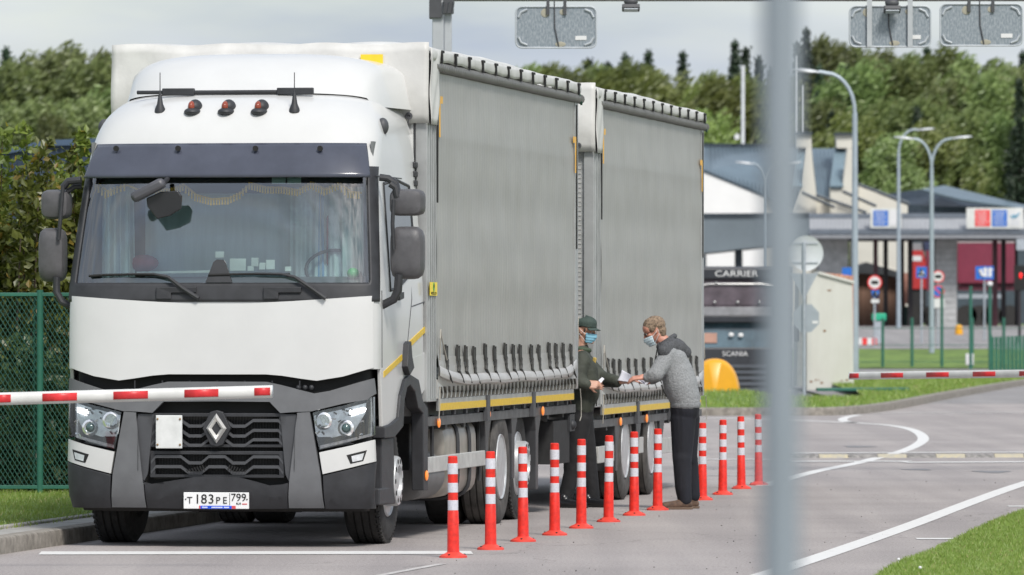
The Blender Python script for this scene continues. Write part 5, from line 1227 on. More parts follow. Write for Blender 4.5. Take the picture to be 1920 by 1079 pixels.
# ================================================================== BOLLARDS
def bollard(label, loc):
    t = thing('bollard', label, 'bollard', (*loc, 0), group='row of red and white plastic bollards beside the lorry')
    return t
def bprof():
    h = .765; z = lambda f_: h*(1-f_); mb = MB()
    mb.lathe([(0, h), (.028, h), (.036, h-.006), (.0375, z(.072)), (.0375, z(.18)), (.0375, z(.264)), (.0375, z(.36)), (.0375, z(.434)), (.0375, z(.535)), (.041, z(.545)), (.0445, z(.8)), (.046, .05), (.05, .035)][::-1], 28)
    return mb, z
B0 = bollard('', (0, 0)); mb, z = bprof(); mb.build('post', RED, B0, smooth=40)
for a, b_ in ((.072, .18), (.264, .36), (.434, .535)):
    mb = MB(); mb.lathe([(.037, z(b_)), (.0392, z(b_)+.002), (.0392, z(a)-.002), (.037, z(a))], 28); mb.build('reflective_band', REFW, B0, smooth=30)
mb = MB(); mb.lathe([(.05, .042), (.062, .034), (.09, .022), (.104, .014), (.106, 0.0), (0, 0.0)], 28); bs = mb.build('base', REDD, B0, smooth=30)
mb = MB()
for k in range(3): a = R(90)+k*2*math.pi/3+R(150); mb.lathe([(.009, .02), (.009, .03), (0, .032)], 8, Matrix.Translation((.085*math.cos(a), .085*math.sin(a), -.001)))
mb.build('bolt', FRAME, bs)
bl = [(850,1050),(920,1035),(981,1020),(1040,1008),(1090,995),(1141,983),(1189,971),(1233,961),(1317,942),(1355,932),(1390,921),(1423,914)]
ords = ['nearest bollard, in front of the fuel tank, first of the row', 'second bollard of the row from the camera, by the drive wheel', 'third bollard of the row, in front of the chrome wheel hub', 'fourth bollard of the row, by the guard\'s left foot', 'fifth bollard of the row, in front of the guard\'s trousers', 'sixth bollard of the row, right of the guard\'s shoe', 'seventh bollard of the row, in front of the trailer wheels', 'eighth bollard of the row, just left of the grey-haired person\'s feet', 'ninth visible bollard, just right of the grey-haired person', 'tenth visible bollard, third from the far end of the row', 'eleventh visible bollard, second from the far end of the row', 'farthest bollard, beside the blurred grey post']
for i, (px, py) in enumerate(bl):
    o = B0 if i == 0 else copy_tree(B0); x, y = G(px, py-4); o.location = (x, y, 0); o['label'] = 'red and white ' + ords[i]; o.rotation_euler = (R(random.uniform(-.5,.5)), R(random.uniform(-.6,.6)), random.random()*6)
# ================================================================== BARRIERS
def barrier(label, pa, pb, Y, Yb, r, bands, base_side):
    a = P(*pa, Y); b_ = P(*pb, Yb); t = thing('barrier', label, 'barrier', (a.x, a.y, 0)); o_ = Vector((a.x, a.y, 0)); d_ = (b_-a); mb = MB()
    m_ = d_.normalized()
    def oval(p0, p1, rr, mbx, half=False, ex=0):
        ang = [2*math.pi*k/24 for k in range(24)] if not half else [R(125)+R(110)*k/10 for k in range(11)]
        pts = []
        for p in (p0, p1):
            for q_ in ang: pts.append(p+Vector((0, math.cos(q_)*(rr*.8+ex), math.sin(q_)*(rr+ex)))-o_)
        k = len(ang); mbx.add(pts, [(i, (i+1) % k, k+(i+1) % k, k+i) for i in range(k if not half else k-1)])
        if not half: mbx.add([pts[i] for i in range(k)], [tuple(range(k))]); mbx.add(pts[k:], [tuple(range(k))])
    oval(a, b_, r, mb); arm_ = mb.build('boom', BWHITE, t, smooth=30)
    for f0, f1 in bands:
        mb = MB(); 
        p0 = a+d_*f0; p1 = a+d_*f1
        vs = []
        for p in (p0, p1):
            for q_ in [R(140)+R(75)*k/8 for k in range(9)]: vs.append(p+Vector((0, math.cos(q_)*(r*.8+.0015), math.sin(q_)*(r+.0015)))-o_)
        mb.add(vs, [(i, i+1, 10+i, 9+i) for i in range(8)]); mb.build('red_film', BRED, arm_, smooth=60, solid=.001)
    mb = MB()
    e = a if base_side == 0 else b_; ex_ = -1 if base_side == 0 else 1
    mb.tube([e-o_, e-o_+Vector((ex_*.003, 0, 0))], r*.98, 20); mb.build('end_cap', GALV, arm_)
    # housing at the pivot, outside the frame
    pv = b_ if base_side == 0 else a; ex_ = 1 if base_side == 0 else -1
    pv = pv-o_; mb = MB(); mb.box(pv.x-.02+min(0, ex_*.4), pv.x+.02+max(0, ex_*.4), pv.y-.17, pv.y+.17, 0, pv.z+.12); mb.build('housing', BRED, t, smooth=0, bevel=.02)
    return t
x0_ = -700
lb = [(-12,21),(80,145),(213,278),(346,410),(477,507)]; lb = [(-387,-320),(-254,-187),(-120,-55)]+lb
pa, pb = (x0_, 748+14*(0-x0_)/510), (511, 734.5)
barrier('red and white barrier boom lowered across the front of the white lorry', pa, pb, 47.2, 47.2, .045, [((a-x0_)/(511-x0_), (b_-x0_)/(511-x0_)) for a, b_ in lb], 1)
rb = [(1592,1611),(1655,1699),(1744,1788),(1834,1877),(1922,1966),(2012,2056)]
barrier('red and white barrier boom over the road at the right, in front of the island', (1592, 705.3), (2250, 696.5), 74, 69, .042, [((a-1592)/(2250-1592), (b_-1592)/(2250-1592)) for a, b_ in rb], 0)
# ================================================================== FOREGROUND POST (out of focus)
mb = MB(); x = (1464-960)/FPX*8.0; mb.lathe([(0, 0), (.0235, 0), (.0235, 3.4), (.0, 3.42)], 32, Matrix.Translation((x, 8.0, 0))); 
tag(mb.build('post', M('near_post_grey', (.225,.265,.29), .5, var=.05), None, smooth=40), 'tall blurred blue-grey post very near the camera', 'post')
mb = MB(); x = (-52-960)/FPX*7.0; mb.lathe([(0, 0), (.026, 0), (.026, 1.95), (.024, 1.99), (0, 2.04)], 32, Matrix.Translation((x, 7.0, 0)));
# ================================================================== LEFT FENCE, HEDGE
YF = 63.2
t = thing('mesh_fence', 'green chain-link fence behind the left lawn', 'fence', (P(75, 925, YF).x, YF, .13)); fx = t.location.x
zt_, zb_ = P(75, 556, YF).z-.13, P(75, 921, YF).z-.13
mb = MB(); mb.box(-3.2-fx*0, 1.2, -.02, .02, zt_-.0, zt_+.035); mb.box(-3.2, 1.2, -.02, .02, zb_+.02, zb_+.055); mb.build('rail', GRN, t, smooth=0, bevel=.004)
for x in (-2.4, 0, 2.4-1.3):
    mb = MB(); mb.tube([(x, .0, -.1), (x, .0, zt_+.06)], .032, 12); mb.tube([(x-.055, .05, -.1), (x-.055, .05, zt_)], .014, 6); mb.build('fence_post', GRN, t)
mb = MB(); st = .045
zl, zh = zb_+.05, zt_
k = -3.2-(zh-zl)
while k < 1.2:
    for sgn in (1, -1):
        xa = k if sgn > 0 else k+(zh-zl)*.62; xb = k+(zh-zl)*.62 if sgn > 0 else k
        p0 = Vector((xa, .008*sgn, zl)); p1 = Vector((xb, .008*sgn, zh))
        if min(xa, xb) < -3.2 or max(xa, xb) > 1.2:
            f0 = max(0, min(1, (-3.2-xa)/(xb-xa))); f1 = max(0, min(1, (1.2-xa)/(xb-xa))); lo_, hi_ = min(f0, f1), max(f0, f1)
            if sgn > 0: c0, c1 = max(0, (-3.2-xa)/(xb-xa)), min(1, (1.2-xa)/(xb-xa))
            else: c0, c1 = max(0, (1.2-xa)/(xb-xa)) if xa > 1.2 else 0, min(1, (-3.2-xa)/(xb-xa)) if xb < -3.2 else 1
            if c1 <= c0: continue
            p0, p1 = p0.lerp(p1, c0), p0.lerp(p1, c1)
        mb.tube([p0, p1], .0050, 4, cap=False)
    k += st
mb.build('chain_link_mesh', M('green_wire', (.025,.085,.065), .5), t, smooth=0, fix=False)
HD1 = leafmat('hedge_leaf', (.075,.12,.02), (.24,.30,.05), 2.5, .35); HD2 = leafmat('dark_hedge_leaf', (.035,.065,.022), (.11,.17,.05), 1.5, .25); HD3 = leafmat('yellow_leaf', (.30,.26,.03), (.42,.34,.05), 3, .4)
BARK = M('bark', (.10,.075,.055), .9, var=.4, scale=12, bump=.6, bscale=30)
def leafquad(mb, c, s_, asp=1.6, tilt=None):
    a = Vector((random.gauss(0,1), random.gauss(0,1), random.gauss(0,1))).normalized() if tilt is None else (Vector(tilt)+Vector((random.gauss(0,.5), random.gauss(0,.5), random.gauss(0,.5)))).normalized()
    b_ = a.cross(Vector((random.gauss(0,1), random.gauss(0,1), random.gauss(0,1)))).normalized(); n_ = a.cross(b_)
    c = Vector(c); h = a*s_*asp/2; w_ = b_*s_/2
    mb.add([c-h, c-h*.1+w_+n_*s_*.12, c+h, c-h*.1-w_+n_*s_*.12], [(0, 1, 2, 3)])
def bush(name, label, loc, w, h, n, ls, mats, seed, group, top=.0):
    random.seed(seed); t = thing(name, label, 'bush', loc, group=group); mb = MB(); st_ = MB()
    stems = []
    for k in range(26):
        x = random.uniform(-w/2, w/2); y = random.uniform(-w*.35, w*.35); hh = h*random.uniform(.62, 1.06); dx, dy = random.uniform(-.3, .3), random.uniform(-.2, .2)
        pts = [Vector((x*.6, y*.6, 0)), Vector((x*.9+dx*.3, y+dy*.3, hh*.5)), Vector((x+dx, y+dy, hh))]; stems.append(pts); st_.tube(pts, [.02, .012, .003], 5)
    st_.build('stems', BARK, t)
    for k in range(n):
        p = random.choice(stems); f = random.random()**.8; c = p[0].lerp(p[1], f*2) if f < .5 else p[1].lerp(p[2], f*2-1)
        rr = .26*(1-max(0, f-.6)*1.9); c = c+Vector((random.gauss(0, 1), random.gauss(0, 1), random.gauss(0, 1)))*rr*.6
        mb.cur = 1 if random.random() < .06 else 0
        leafquad(mb, c, ls*random.uniform(.6, 1.3))
    mb.build('leaves', mats, t, smooth=0, fix=False); return t
bush('bush', 'leafy green bush with yellowing leaves above the fence, left edge', (P(10, 900, 66).x, 66, .1), 2.0, 3.5, 13000, .066, [HD1, HD3], 3, 'bushes behind the left fence')
bush('bush', 'leafy green bush behind the fence next to the lorry\'s left mirrors', (P(130, 900, 66.8).x, 66.8, .1), 1.7, 3.45, 12000, .066, [HD1, HD3], 4, 'bushes behind the left fence')
bush('hedge', 'dark dense hedge seen through the green mesh fence', (P(60, 900, 65).x, 64.9, .1), 3.6, 1.95, 15000, .085, [HD2, HD2], 5, None)['category'] = 'hedge'
bush('bush', 'bush standing behind the lorry cab on the left', (P(250, 900, 67).x, 67, .1), 1.8, 3.0, 3500, .08, [HD1, HD3], 9, 'bushes behind the left fence')
# dark blue shed beyond the hedge
t = thing('shed', 'dark blue corrugated metal shed behind the left bushes', 'shed', (P(80, 597, 110).x, 110, 0)); o_ = Vector(t.location)
DBL = M('dark_blue_cladding', (.03,.05,.085), .5, .2, var=.2, scale=2)
mb = MB(); pts_ = [P(a, b_, 110)-o_ for a, b_ in [(-60,300),(92,272),(400,262),(400,597),(-60,597)]]; pts_[3].z = pts_[4].z = 0; mb.prism(pts_, (0, 6, 0)); mb.build('cladding', DBL, t, smooth=0)
mb = MB()
for k in range(44):
    x = pts_[0].x+.09*k+.02; f = k/44; zt2 = np.interp(x, [pts_[0].x, pts_[1].x, pts_[2].x], [pts_[0].z, pts_[1].z, pts_[2].z])-.06; mb.box(x, x+.03, -.03, -.001, 0, float(zt2))
mb.build('ribs', DBL, t, smooth=0)
mb = MB(); mb.prism([p+Vector((0, -.1, .08)) for p in pts_[:3]]+[p+Vector((0, -.1, -.02)) for p in pts_[:3]][::-1], (0, 6.2, 0)); mb.build('roof_edge', M('roof_trim_blue', (.05,.085,.14), .5), t, smooth=0)

# ================================================================== GANTRY with mirrors
YT = 75.0
t = thing('gantry', 'grey steel gantry over the road behind the lorry', 'gantry', (P(828, 597, YT).x, YT, 0)); o_ = Vector(t.location); bz = P(0, 2, YT).z
PG = M('gantry_grey', (.42,.44,.46), .5, .2, var=.1, scale=4)
mb = MB(); mb.box(-.105, .025, -.12, .12, 0, bz); mb.box(.03, .115, -.10, .12, 0, bz-.02); mb.build('gantry_post', PG, t, smooth=0, bevel=.01)
mb = MB(); mb.box(-.14, 9.6, -.11, .11, bz, bz+.25); mb.build('beam', M('beam_grey', (.16,.155,.15), .6, var=.3, scale=5), t, smooth=0, bevel=.01)
mb = MB(); mb.box(9.35, 9.55, -.12, .12, 0, bz); mb.build('gantry_post', PG, t, smooth=0, bevel=.01)
mb = MB(); mb.box(-.14, .0, -.16, .16, bz-.20, bz+.02); mb.box(.02, .14, -.18, -.12, bz-.15, bz+.01); 
for k in range(3): mb.tube([(.02+.05*k, -.19, bz-.16), (.04+.05*k, -.19, bz-.02)], .012, 5)
mb.build('bracket', DARKP, t, smooth=0, bevel=.004)
def speck():
    m = M('mottled_galvanised_sheet', (.34,.37,.40), .5, .2, col2=(.20,.235,.265), scale=55, stretch=(1, 1, .4), lo=.42, hi=.68, bump=.1, bscale=20); return m
SPK = speck()
def panel(px0, py0, px1, py1, label, hangers, light=False):
    a = P(px0, py1, YT-.25); b_ = P(px1, py0, YT-.25); t2 = thing('overhead_sign', label, 'sign', ((a.x+b_.x)/2, YT-.25, (a.z+b_.z)/2), group='galvanised panels hung under the gantry'); w_, h_ = (b_.x-a.x)/2, (b_.z-a.z)/2
    rr = .07; pts = []
    for cx_, cz_, a0 in ((w_-rr, h_-rr, 0), (-w_+rr, h_-rr, 90), (-w_+rr, -h_+rr, 180), (w_-rr, -h_+rr, 270)):
        pts += [(cx_+rr*math.cos(R(a0+18*k)), 0, cz_+rr*math.sin(R(a0+18*k))) for k in range(6)]
    mb = MB(); mb.prism(pts, (0, .04, 0)); mb.build('sheet', SPK, t2, smooth=0, bevel=.006)
    mb = MB(); mb.tube([(x, -.004, z) for x, y, z in pts+[pts[0]]], .011, 6); 
    for sx in (-1, 1):
        for sz in (-1, 1): mb.tube([(sx*(w_-.03), -.008, sz*(h_-.12)), (sx*(w_-.06), -.008, sz*(h_-.06)), (sx*(w_-.13), -.008, sz*(h_-.03))], .014, 6)
    mb.build('rim', M('rim_pale', (.42,.45,.48), .5), t2)
    mb = MB(); mb.box(w_*.48, w_*.76, -.006, -.001, -h_*.62, -h_*.42); mb.build('sticker', SWHT, t2, smooth=0)
    mb = MB()
    for f in hangers: mb.box(f*w_-.018, f*w_+.018, -.03, .0, h_-.09, bz-(a.z+b_.z)/2)
    mb.tube([(-.02, -.012, bz-(a.z+b_.z)/2), (-.015, -.012, 0), (.03, -.012, -h_+.02)], .008, 5); mb.build('hanger', DARKP, t2, smooth=0)
    mb = MB(); mb.ball((hangers[0]*w_-.03, -.003, h_-.07), (.05, .003, .05)); mb.ball((hangers[1]*w_-.02, -.003, h_-.06), (.04, .003, .035)); mb.ball((.05, -.003, -h_+.04), (.06, .003, .03)); mb.build('stain', M('ochre_stain', (.36,.34,.27), .8), t2)
    return t2
panel(967, 13, 1118, 90, 'mottled grey sheet panel hung over the lorry\'s box body', (-.2, .22))
pn = panel(1593, 12, 1745, 88, 'mottled grey panel with two pale straps, right of the blurred post', (-.5, .5))
mb = MB()
for x in (-.235, .225): mb.box(x-.028, x+.028, -.045, -.035, -.235, .32)
mb.pieces('strap', PG, pn, smooth=0)
panel(1763, 8, 1917, 86, 'mottled grey sheet panel at the top right corner', (-.3, .28))
def flood(px, py, w_, label):
    p = P(px, py, YT-.4); t2 = thing('floodlight', label, 'floodlight', tuple(p)); mb = MB(); mb.obox((0, 0, 0), (w_, .14, .05), (R(-18), 0, 0)); mb.build('housing', DARKP, t2, smooth=0, bevel=.01)
    mb = MB(); mb.obox((0, -.03, -.028), (w_*.8, .1, .006), (R(-18), 0, 0)); mb.build('glass', GALV, t2, smooth=0); mb = MB(); mb.tube([(-.05, 0, .0), (-.06, .25, .12)], .012, 6); mb.tube([(.05, 0, .0), (.06, .25, .12)], .012, 6); mb.ball((0, .02, .07), (.08, .05, .05)); mb.build('bracket', DARKP, t2)
flood(1183, 15, .20, 'small floodlight hanging from the gantry over the lorry'); flood(1673, 18, .19, 'small floodlight hanging in front of the strapped panel')
# ================================================================== ISLAND OBJECTS
def at(name, label, cat, px, Y, group=None, py=None):
    x = (px-960)/FPX*Y; z = hgt(x, Y)
    t = thing(name, label, cat, (x, Y, z), group=group); return t, Vector(t.location)
# yellow plastic grit bin dome
t, o_ = at('grit_bin', 'bright yellow rounded plastic bin on the island grass behind the grey-haired person', 'bin', 1340, 135.5)
zb = .02; hh = P(0, 673, 135).z-o_.z; w_ = .52
YP = M('yellow_plastic', (.72,.34,.008), .35, var=.06, scale=3)
mb = MB()
def dm(u, v):
    a = math.pi*u; e = (abs(math.cos(a))**2.3+abs(math.sin(a))**2.3)**(-1/2.3); y = -.35+.7*v; k = [.0, .9, .97, 1, 1, 1, .97, .9, 0][min(8, int(round(v*8)))]
    return (.0+w_*e*math.cos(a)*k, y, max(0, hh*e*math.sin(a)*k))
mb.grid(dm, 33, 9); mb.build('shell', YP, t, smooth=50); mb = MB(); mb.box(-w_-.03, w_+.03, -.37, .37, -.05, .05); mb.build('rim', YP, t, smooth=0, bevel=.015)
# road sign seen from behind
t, o_ = at('road_sign', 'grey backs of a round, a triangular and an octagonal road sign on one post', 'road sign', 1507, 139.3)
SB_ = M('sign_back_grey', (.34,.38,.42), .5, .25, var=.08, scale=5); SB2 = M('sign_back_pale', (.58,.61,.63), .5, .1, var=.05)
topz = P(0, 455, 139.3).z-o_.z
mb = MB(); mb.tube([(0, 0, 0), (0, 0, topz)], .038, 14); mb.build('post', GALV, t)
r = 33/FPX*139.3
def zc(py): return P(0, py, 139.3).z-o_.z
mb = MB(); mb.lathe([(r, 0), (r, .015), (r-.02, .004), (0, .004)], 40, Matrix.Translation((.045, .05, zc(475))) @ Matrix.Rotation(R(90), 4, 'X')); mb.build('round_sign', SB2, t, smooth=30)
mb = MB()
for dz in (18, -18): mb.box(-.28, .30, .022, .034, zc(475)+dz/FPX*139-.012, zc(475)+dz/FPX*139+.012)
mb.build('bracket', GALV, t, smooth=0)
mb = MB(); k = 139.3/FPX; mb.prism([(-27*k, .05, zc(513)), (27*k, .05, zc(513)), (0, .05, zc(562))], (0, .015, 0)); mb.build('triangular_sign', SB_, t, smooth=0)
mb = MB(); mb.prism([(.045+27*k*math.cos(R(22.5+45*i)), .05, zc(597)+27*k*1.05*math.sin(R(22.5+45*i))) for i in range(8)], (0, .015, 0)); og = mb.build('octagonal_sign', SB_, t, smooth=0)
mb = MB(); mb.box(.18, .30, .045, .049, zc(607), zc(602)); mb.build('sticker', SWHT, og, smooth=0)
# kiosk
t, o_ = at('container', 'beige metal container standing on the grass behind the road sign', 'container', 1550, 166); q = lambda px, py, dy=0: P(px, py, 166+dy)-o_
BEI = M('beige_metal', (.60,.60,.55), .6, col2=(.52,.515,.46), scale=1.2, stretch=(1, 1, .35)); 
pts_ = [q(1512, 725), q(1601, 722), q(1598, 530), q(1536, 513), q(1512, 513)]; pts_[0].z = pts_[1].z = -.05
mb = MB(); mb.prism(pts_, (0, 2.6, 0)); mb.build('wall', BEI, t, smooth=0, bevel=.01)
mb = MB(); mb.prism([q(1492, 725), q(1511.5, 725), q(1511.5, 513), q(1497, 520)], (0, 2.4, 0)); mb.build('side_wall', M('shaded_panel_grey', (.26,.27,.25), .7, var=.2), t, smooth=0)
mb = MB(); mb.prism([q(1535, 509, -.06), q(1602, 527, -.06), q(1602, 532, -.06), q(1535, 514, -.06)], (0, 2.8, 0)); mb.build('roof_edge', M('roof_pale', (.6,.6,.55), .6), t, smooth=0)
random.seed(4); mb = MB()
for k in range(7): mb.ball(q(random.uniform(1515, 1598), random.uniform(712, 722), -.003), (random.uniform(.01,.05), .004, random.uniform(.01,.03)))
mb.ball(q(1546, 621, -.002), (.04, .004, .03)); mb.ball(q(1555, 545, -.002), (.06, .003, .02)); mb.build('rust_spots', M('rust', (.22,.12,.06), .9), t)
t, o_ = at('tile_stack', 'salmon-pink roof tiles stacked behind the beige container', 'tiles', 1567, 172); q = lambda px, py, dy=0: P(px, py, 172+dy)-o_
mb = MB(); 
for k in range(7): mb.prism([q(1538+k*9, 516+k*1.2), q(1546+k*9, 516+k*1.2), q(1546+k*9, 511+k), q(1538+k*9, 511+k)], (0, 1.2, 0))
mb.prism([q(1538, 700), q(1600, 700), q(1600, 524), q(1538, 516.6)], (0, 1.1, 0)); mb.build('tiles', M('salmon_tile', (.55,.27,.19), .8, var=.25, scale=3), t, smooth=0)
# green board lying in the grass
a, b_ = G(1512, 741), G(1690, 733)
t = thing('board', 'green painted board lying on the island grass', 'board', (a[0], 150, .15)); mb = MB(); mb.prism([(0, -.4, .0), (2.12, .2, .0), (2.12, .8, .0), (0, .2, .0)], (0, 0, .07)); mb.build('panel', GRN, t, smooth=0, bevel=.01)

# black lorry with refrigeration unit, standing in the yard
YS = 148.0; x_ = (1380-960)/FPX*YS
t = thing('lorry', 'black lorry with a refrigeration unit, seen behind the yellow bin', 'lorry', (x_, YS, hgt(x_, YS)-.03)); o_ = Vector(t.location)
q = lambda px, py, dy=0: P(px, py, YS+dy)-o_
BLP = M('black_lorry_paint', (.022,.024,.032), .3, var=.2, coat=.5); LBL = M('cab_blue_grey', (.10,.15,.19), .25, var=.3, scale=2, coat=.4)
mb = MB(); mb.prism([q(1277, 590, .25), q(1484, 590, .25), q(1484, 500, .6), q(1277, 500, .6)], (0, 9, 0)); mb.box(-1.25, 1.25, .6, 2.2, .35, 3.1); mb.build('box_body', BLP, t, smooth=0, bevel=.03)
def bar_(name, y0_, y1_, dy, mat, x0_=1278, x1_=1484, dep=.3, bev=.01):
    mb = MB(); mb.prism([q(x0_, y1_, dy), q(x1_, y1_, dy), q(x1_, y0_, dy), q(x0_, y0_, dy)], (0, dep, 0)); return mb.build(name, mat, t, smooth=0, bevel=bev)
rf_ = bar_('refrigeration_unit', 522, 578, .02, M('fridge_unit_mauve', (.13,.105,.125), .35, .2, var=.35, scale=2), dep=.55, bev=.08)
hd = bar_('unit_header', 503, 524, -.06, BLP, dep=.5, bev=.03)
mb = MB(); mb.text('CARRIER', .19, lambda a, b2, c: (a*1.32+q(1381, 0).x, q(0, 0, -.066).y-c, q(0, 514).z+b2)); mb.build('lettering', SWHT, hd, smooth=0)
mb = MB(); mb.tube([q(1290, 540, -.02), q(1330, 533, -.02), q(1430, 533, -.02), q(1470, 540, -.02)], .02, 6); 
for px in (1340, 1383, 1425): mb.ball(q(px, 567, -.02), .035)
mb.ball(q(1343, 531, -.04), .03); mb.build('unit_trim', ALU, rf_)
bar_('grey_crossbar', 576, 592, .0, M('pale_bar', (.26,.26,.275), .5, var=.2), 1290, 1450, .2)
bar_('sun_visor', 592, 605, -.02, BLP, dep=.4, bev=.02); 
mb = MB(); mb.prism([q(1283, 652, .0), q(1478, 652, .0), q(1472, 606, .2), q(1289, 606, .2)], (0, .1, 0)); wsc = mb.build('windscreen', M('far_windscreen', (.07,.12,.15), .08, var=.4, scale=2, spec=1.), t, smooth=0)
mb = MB(); mb.obox(q(1330, 634, .02), (.34, .02, .22)); mb.build('dashboard_papers', M('peach', (.45,.26,.2), .7), wsc, smooth=0); mb = MB(); mb.ball(q(1371, 628, .0), (.06, .02, .05)); mb.ball(q(1389, 629, .0), (.06, .02, .05)); mb.build('sticker', SWHT, wsc)
mb = MB(); mb.prism([q(1279, 760, -.05), q(1484, 760, -.05), q(1484, 652, -.02), q(1279, 652, -.02)], (0, .7, 0)); mb.build('front_panel', BLP, t, smooth=0, bevel=.03)
mb = MB()
for k in range(6): mb.prism([q(1322, 690+k*11, -.09), q(1438, 690+k*11, -.09), q(1438, 684+k*11, -.09), q(1322, 684+k*11, -.09)], (0, .05, 0))
mb.build('grille_slats', M('slat_steel', (.12,.13,.15), .35, .4), t, smooth=0)
mb = MB(); mb.text('SCANIA', .155, lambda a, b2, c: (a*1.05+q(1378, 0).x, q(0, 0, -.056).y-c, q(0, 664).z+b2)); mb.build('lettering', SWHT, t, smooth=0)
mb = MB(); mb.obox(q(1291, 735, -.07), (.3, .05, .16)); mb.obox(q(1470, 735, -.07), (.3, .05, .16)); mb.build('headlight', CHROME, t, bevel=.02)
mb = MB(); mb.box(-1.25, 1.25, -.1, .6, .32, .75); mb.build('bumper', BLP, t, smooth=0, bevel=.03)
mb = MB(); mb.obox(q(1492, 620, -.05), (.12, .12, .5)); mb.obox(q(1270, 620, -.05), (.12, .12, .5)); mb.build('mirror', BLP, t, bevel=.03)
for x in (-1.05, 1.05):
    for y in (.9, 6.5): mb = MB(); mb.lathe([(.2, -.15), (.48, -.15), (.5, -.1), (.5, .1), (.48, .15), (.2, .15)], 24, Matrix.Translation((x, y, .5)) @ Matrix.Rotation(R(90), 4, 'Y')); mb.build('wheel', RUB, t)
# ================================================================== MESH FENCE and verge things
FY_ = 236
t, o_ = at('mesh_fence', 'row of thin green posts of an open wire fence on the far verge', 'fence', 1710, FY_)
q = lambda px, py: P(px, py, FY_)-o_
for px, y0_ in ((1655, 597), (1710, 596), (1766, 540), (1823, 596), (1856, 530), (1882, 596), (1990, 596)):
    if px in (1856,): continue
    p = q(px, y0_); mb = MB(); mb.tube([(p.x, 0, -.1), (p.x, 0, p.z)], .055, 8); mb.build('fence_post', GRN, t)
mb = MB()
for z in (.2, .8, 1.4): mb.tube([(q(1612, 0).x, 0, z), (q(2000, 0).x, 0, z)], .012, 4)
mb.build('wire', GRN, t)
for px, py, lb_ in ((1820, 537, 'left of the blue lane sign'), (1856, 533, 'below the blue lane sign')):
    t, o_ = at('marker_lamp', 'slim green post with a small white lamp, '+lb_, 'lamp', px, 232); p = P(px, py, 232)-o_; mb = MB(); mb.tube([(0, 0, 0), (0, 0, p.z)], .055, 8); mb.build('post', GRN, t)
    if px == 1856: mb = MB(); mb.ball((0, 0, p.z), (.11, .11, .09)); mb.build('lamp_head', SWHT, t)
# solid green fence, right
t, o_ = at('slatted_fence', 'dense dark green slatted fence at the right edge above the barrier', 'fence', 1858, 205)
mb = MB(); 
for k in range(40):
    x = k*.12; yy = k*.0-.12*k*.5; h = (EYE-(632-597-.3*k)/FPX*205)-o_.z; mb.box(x, x+.095, -.02-.03*k, .02-.03*k, -.3, h)
mb.build('slats', GRN, t, smooth=0); mb = MB(); mb.box(-.05, .03, -.05, .05, -.1, 1.3); mb.build('fence_post', GRN, t)
# white box on the verge
t, o_ = at('meter_box', 'small white utility box on the verge under the lane sign', 'box', 1818, 233); mb = MB(); mb.box(-.14, .14, -.1, .1, .15, .55); mb.build('box', SWHT, t, bevel=.02); mb = MB(); mb.tube([(0, 0, 0), (0, 0, .16)], .04, 8); mb.build('stand', GALV, t)
# green/grey bin
t, o_ = at('litter_bin', 'grey bin with a bright green lid by the far road', 'bin', 1648, 262); z = P(0, 588, 262).z-o_.z; z0_ = P(0, 602, 262).z-o_.z
mb = MB(); mb.box(-.2, .2, -.15, .15, .0, z0_); mb.build('body', GALV, t, bevel=.02); mb = MB(); mb.box(-.28, .28, -.2, .2, z0_+.002, z); mb.build('lid', M('bright_green', (.02,.38,.22), .5), t, bevel=.04)
# ================================================================== STREET LAMPS
def lamp(label, px, Y, ytop, arms, r0=.075, group='street lamps'):
    t, o_ = at('street_lamp', label, 'street lamp', px, Y, group); k = Y/FPX; zt2 = P(0, ytop, Y).z-o_.z; zb2 = zt2-.0
    drop = min(1.2, zt2*.15); mb = MB()
    mb.tube([(0, 0, -.1), (0, 0, zt2*.45), (0, 0, zt2-drop)], [r0*1.25, r0, r0*.8], 12); mb.build('pole', LAMPG, t)
    for ax, ay in arms:    # arm end pixel
        e = P(ax, ay, Y)-o_; sg = 1 if e.x > 0 else -1; R_ = min(drop, abs(e.x)*.45); zz = e.z-.06; mb = MB()
        pts = [(0, 0, zt2-drop-.02)]
        for i in range(8):
            a = R(90)*i/7; pts.append((sg*R_*(1-math.cos(a)), 0, (zt2-drop)+(zt2-.12-(zt2-drop))*math.sin(a)))
        L_ = abs(e.x)-.75; pts.append((sg*L_, 0, zz+(zt2-.12-zz)*.15)); mb.tube(pts, r0*.62, 10); mb.build('arm', LAMPG, t)
        mb = MB(); mb.ball((0, 0, 0), (.42, .13, .075)); mb.v = [(x, y, z if z > -.01 else -.01) for x, y, z in mb.v]; h = mb.build('lamp_head', M('lamp_head_grey', (.50,.52,.54), .4, .2) if 'lamp_head_grey' not in bpy.data.materials else bpy.data.materials['lamp_head_grey'], t); h.location = (sg*(abs(e.x)-.40), 0, zz); h.rotation_euler = (0, -sg*R(6), 0)
        mb = MB(); mb.box(-.25, .2, -.08, .08, -.03, -.0105); g_ = mb.build('lens', SWHT, h, smooth=0)
lamp('tall street lamp with one arm to the left, right of the blurred post', 1603, 178, 129, [(1483, 130)], .085)
lamp('double-armed street lamp in front of the grey canopy', 1747, 247, 255, [(1676, 257), (1823, 256)], .085)
lamp('single-armed street lamp left of the double one', 1685, 296, 238, [(1752, 241)], .085)
lamp('distant double-armed street lamp with small heads over the dark roof', 1698, 395, 325, [(1656, 330), (1740, 325)], .085)
lamp('faint street lamp in front of the slate roof, beside the blurred post', 1437, 290, 301, [(1379, 304), (1503, 304)], .07)
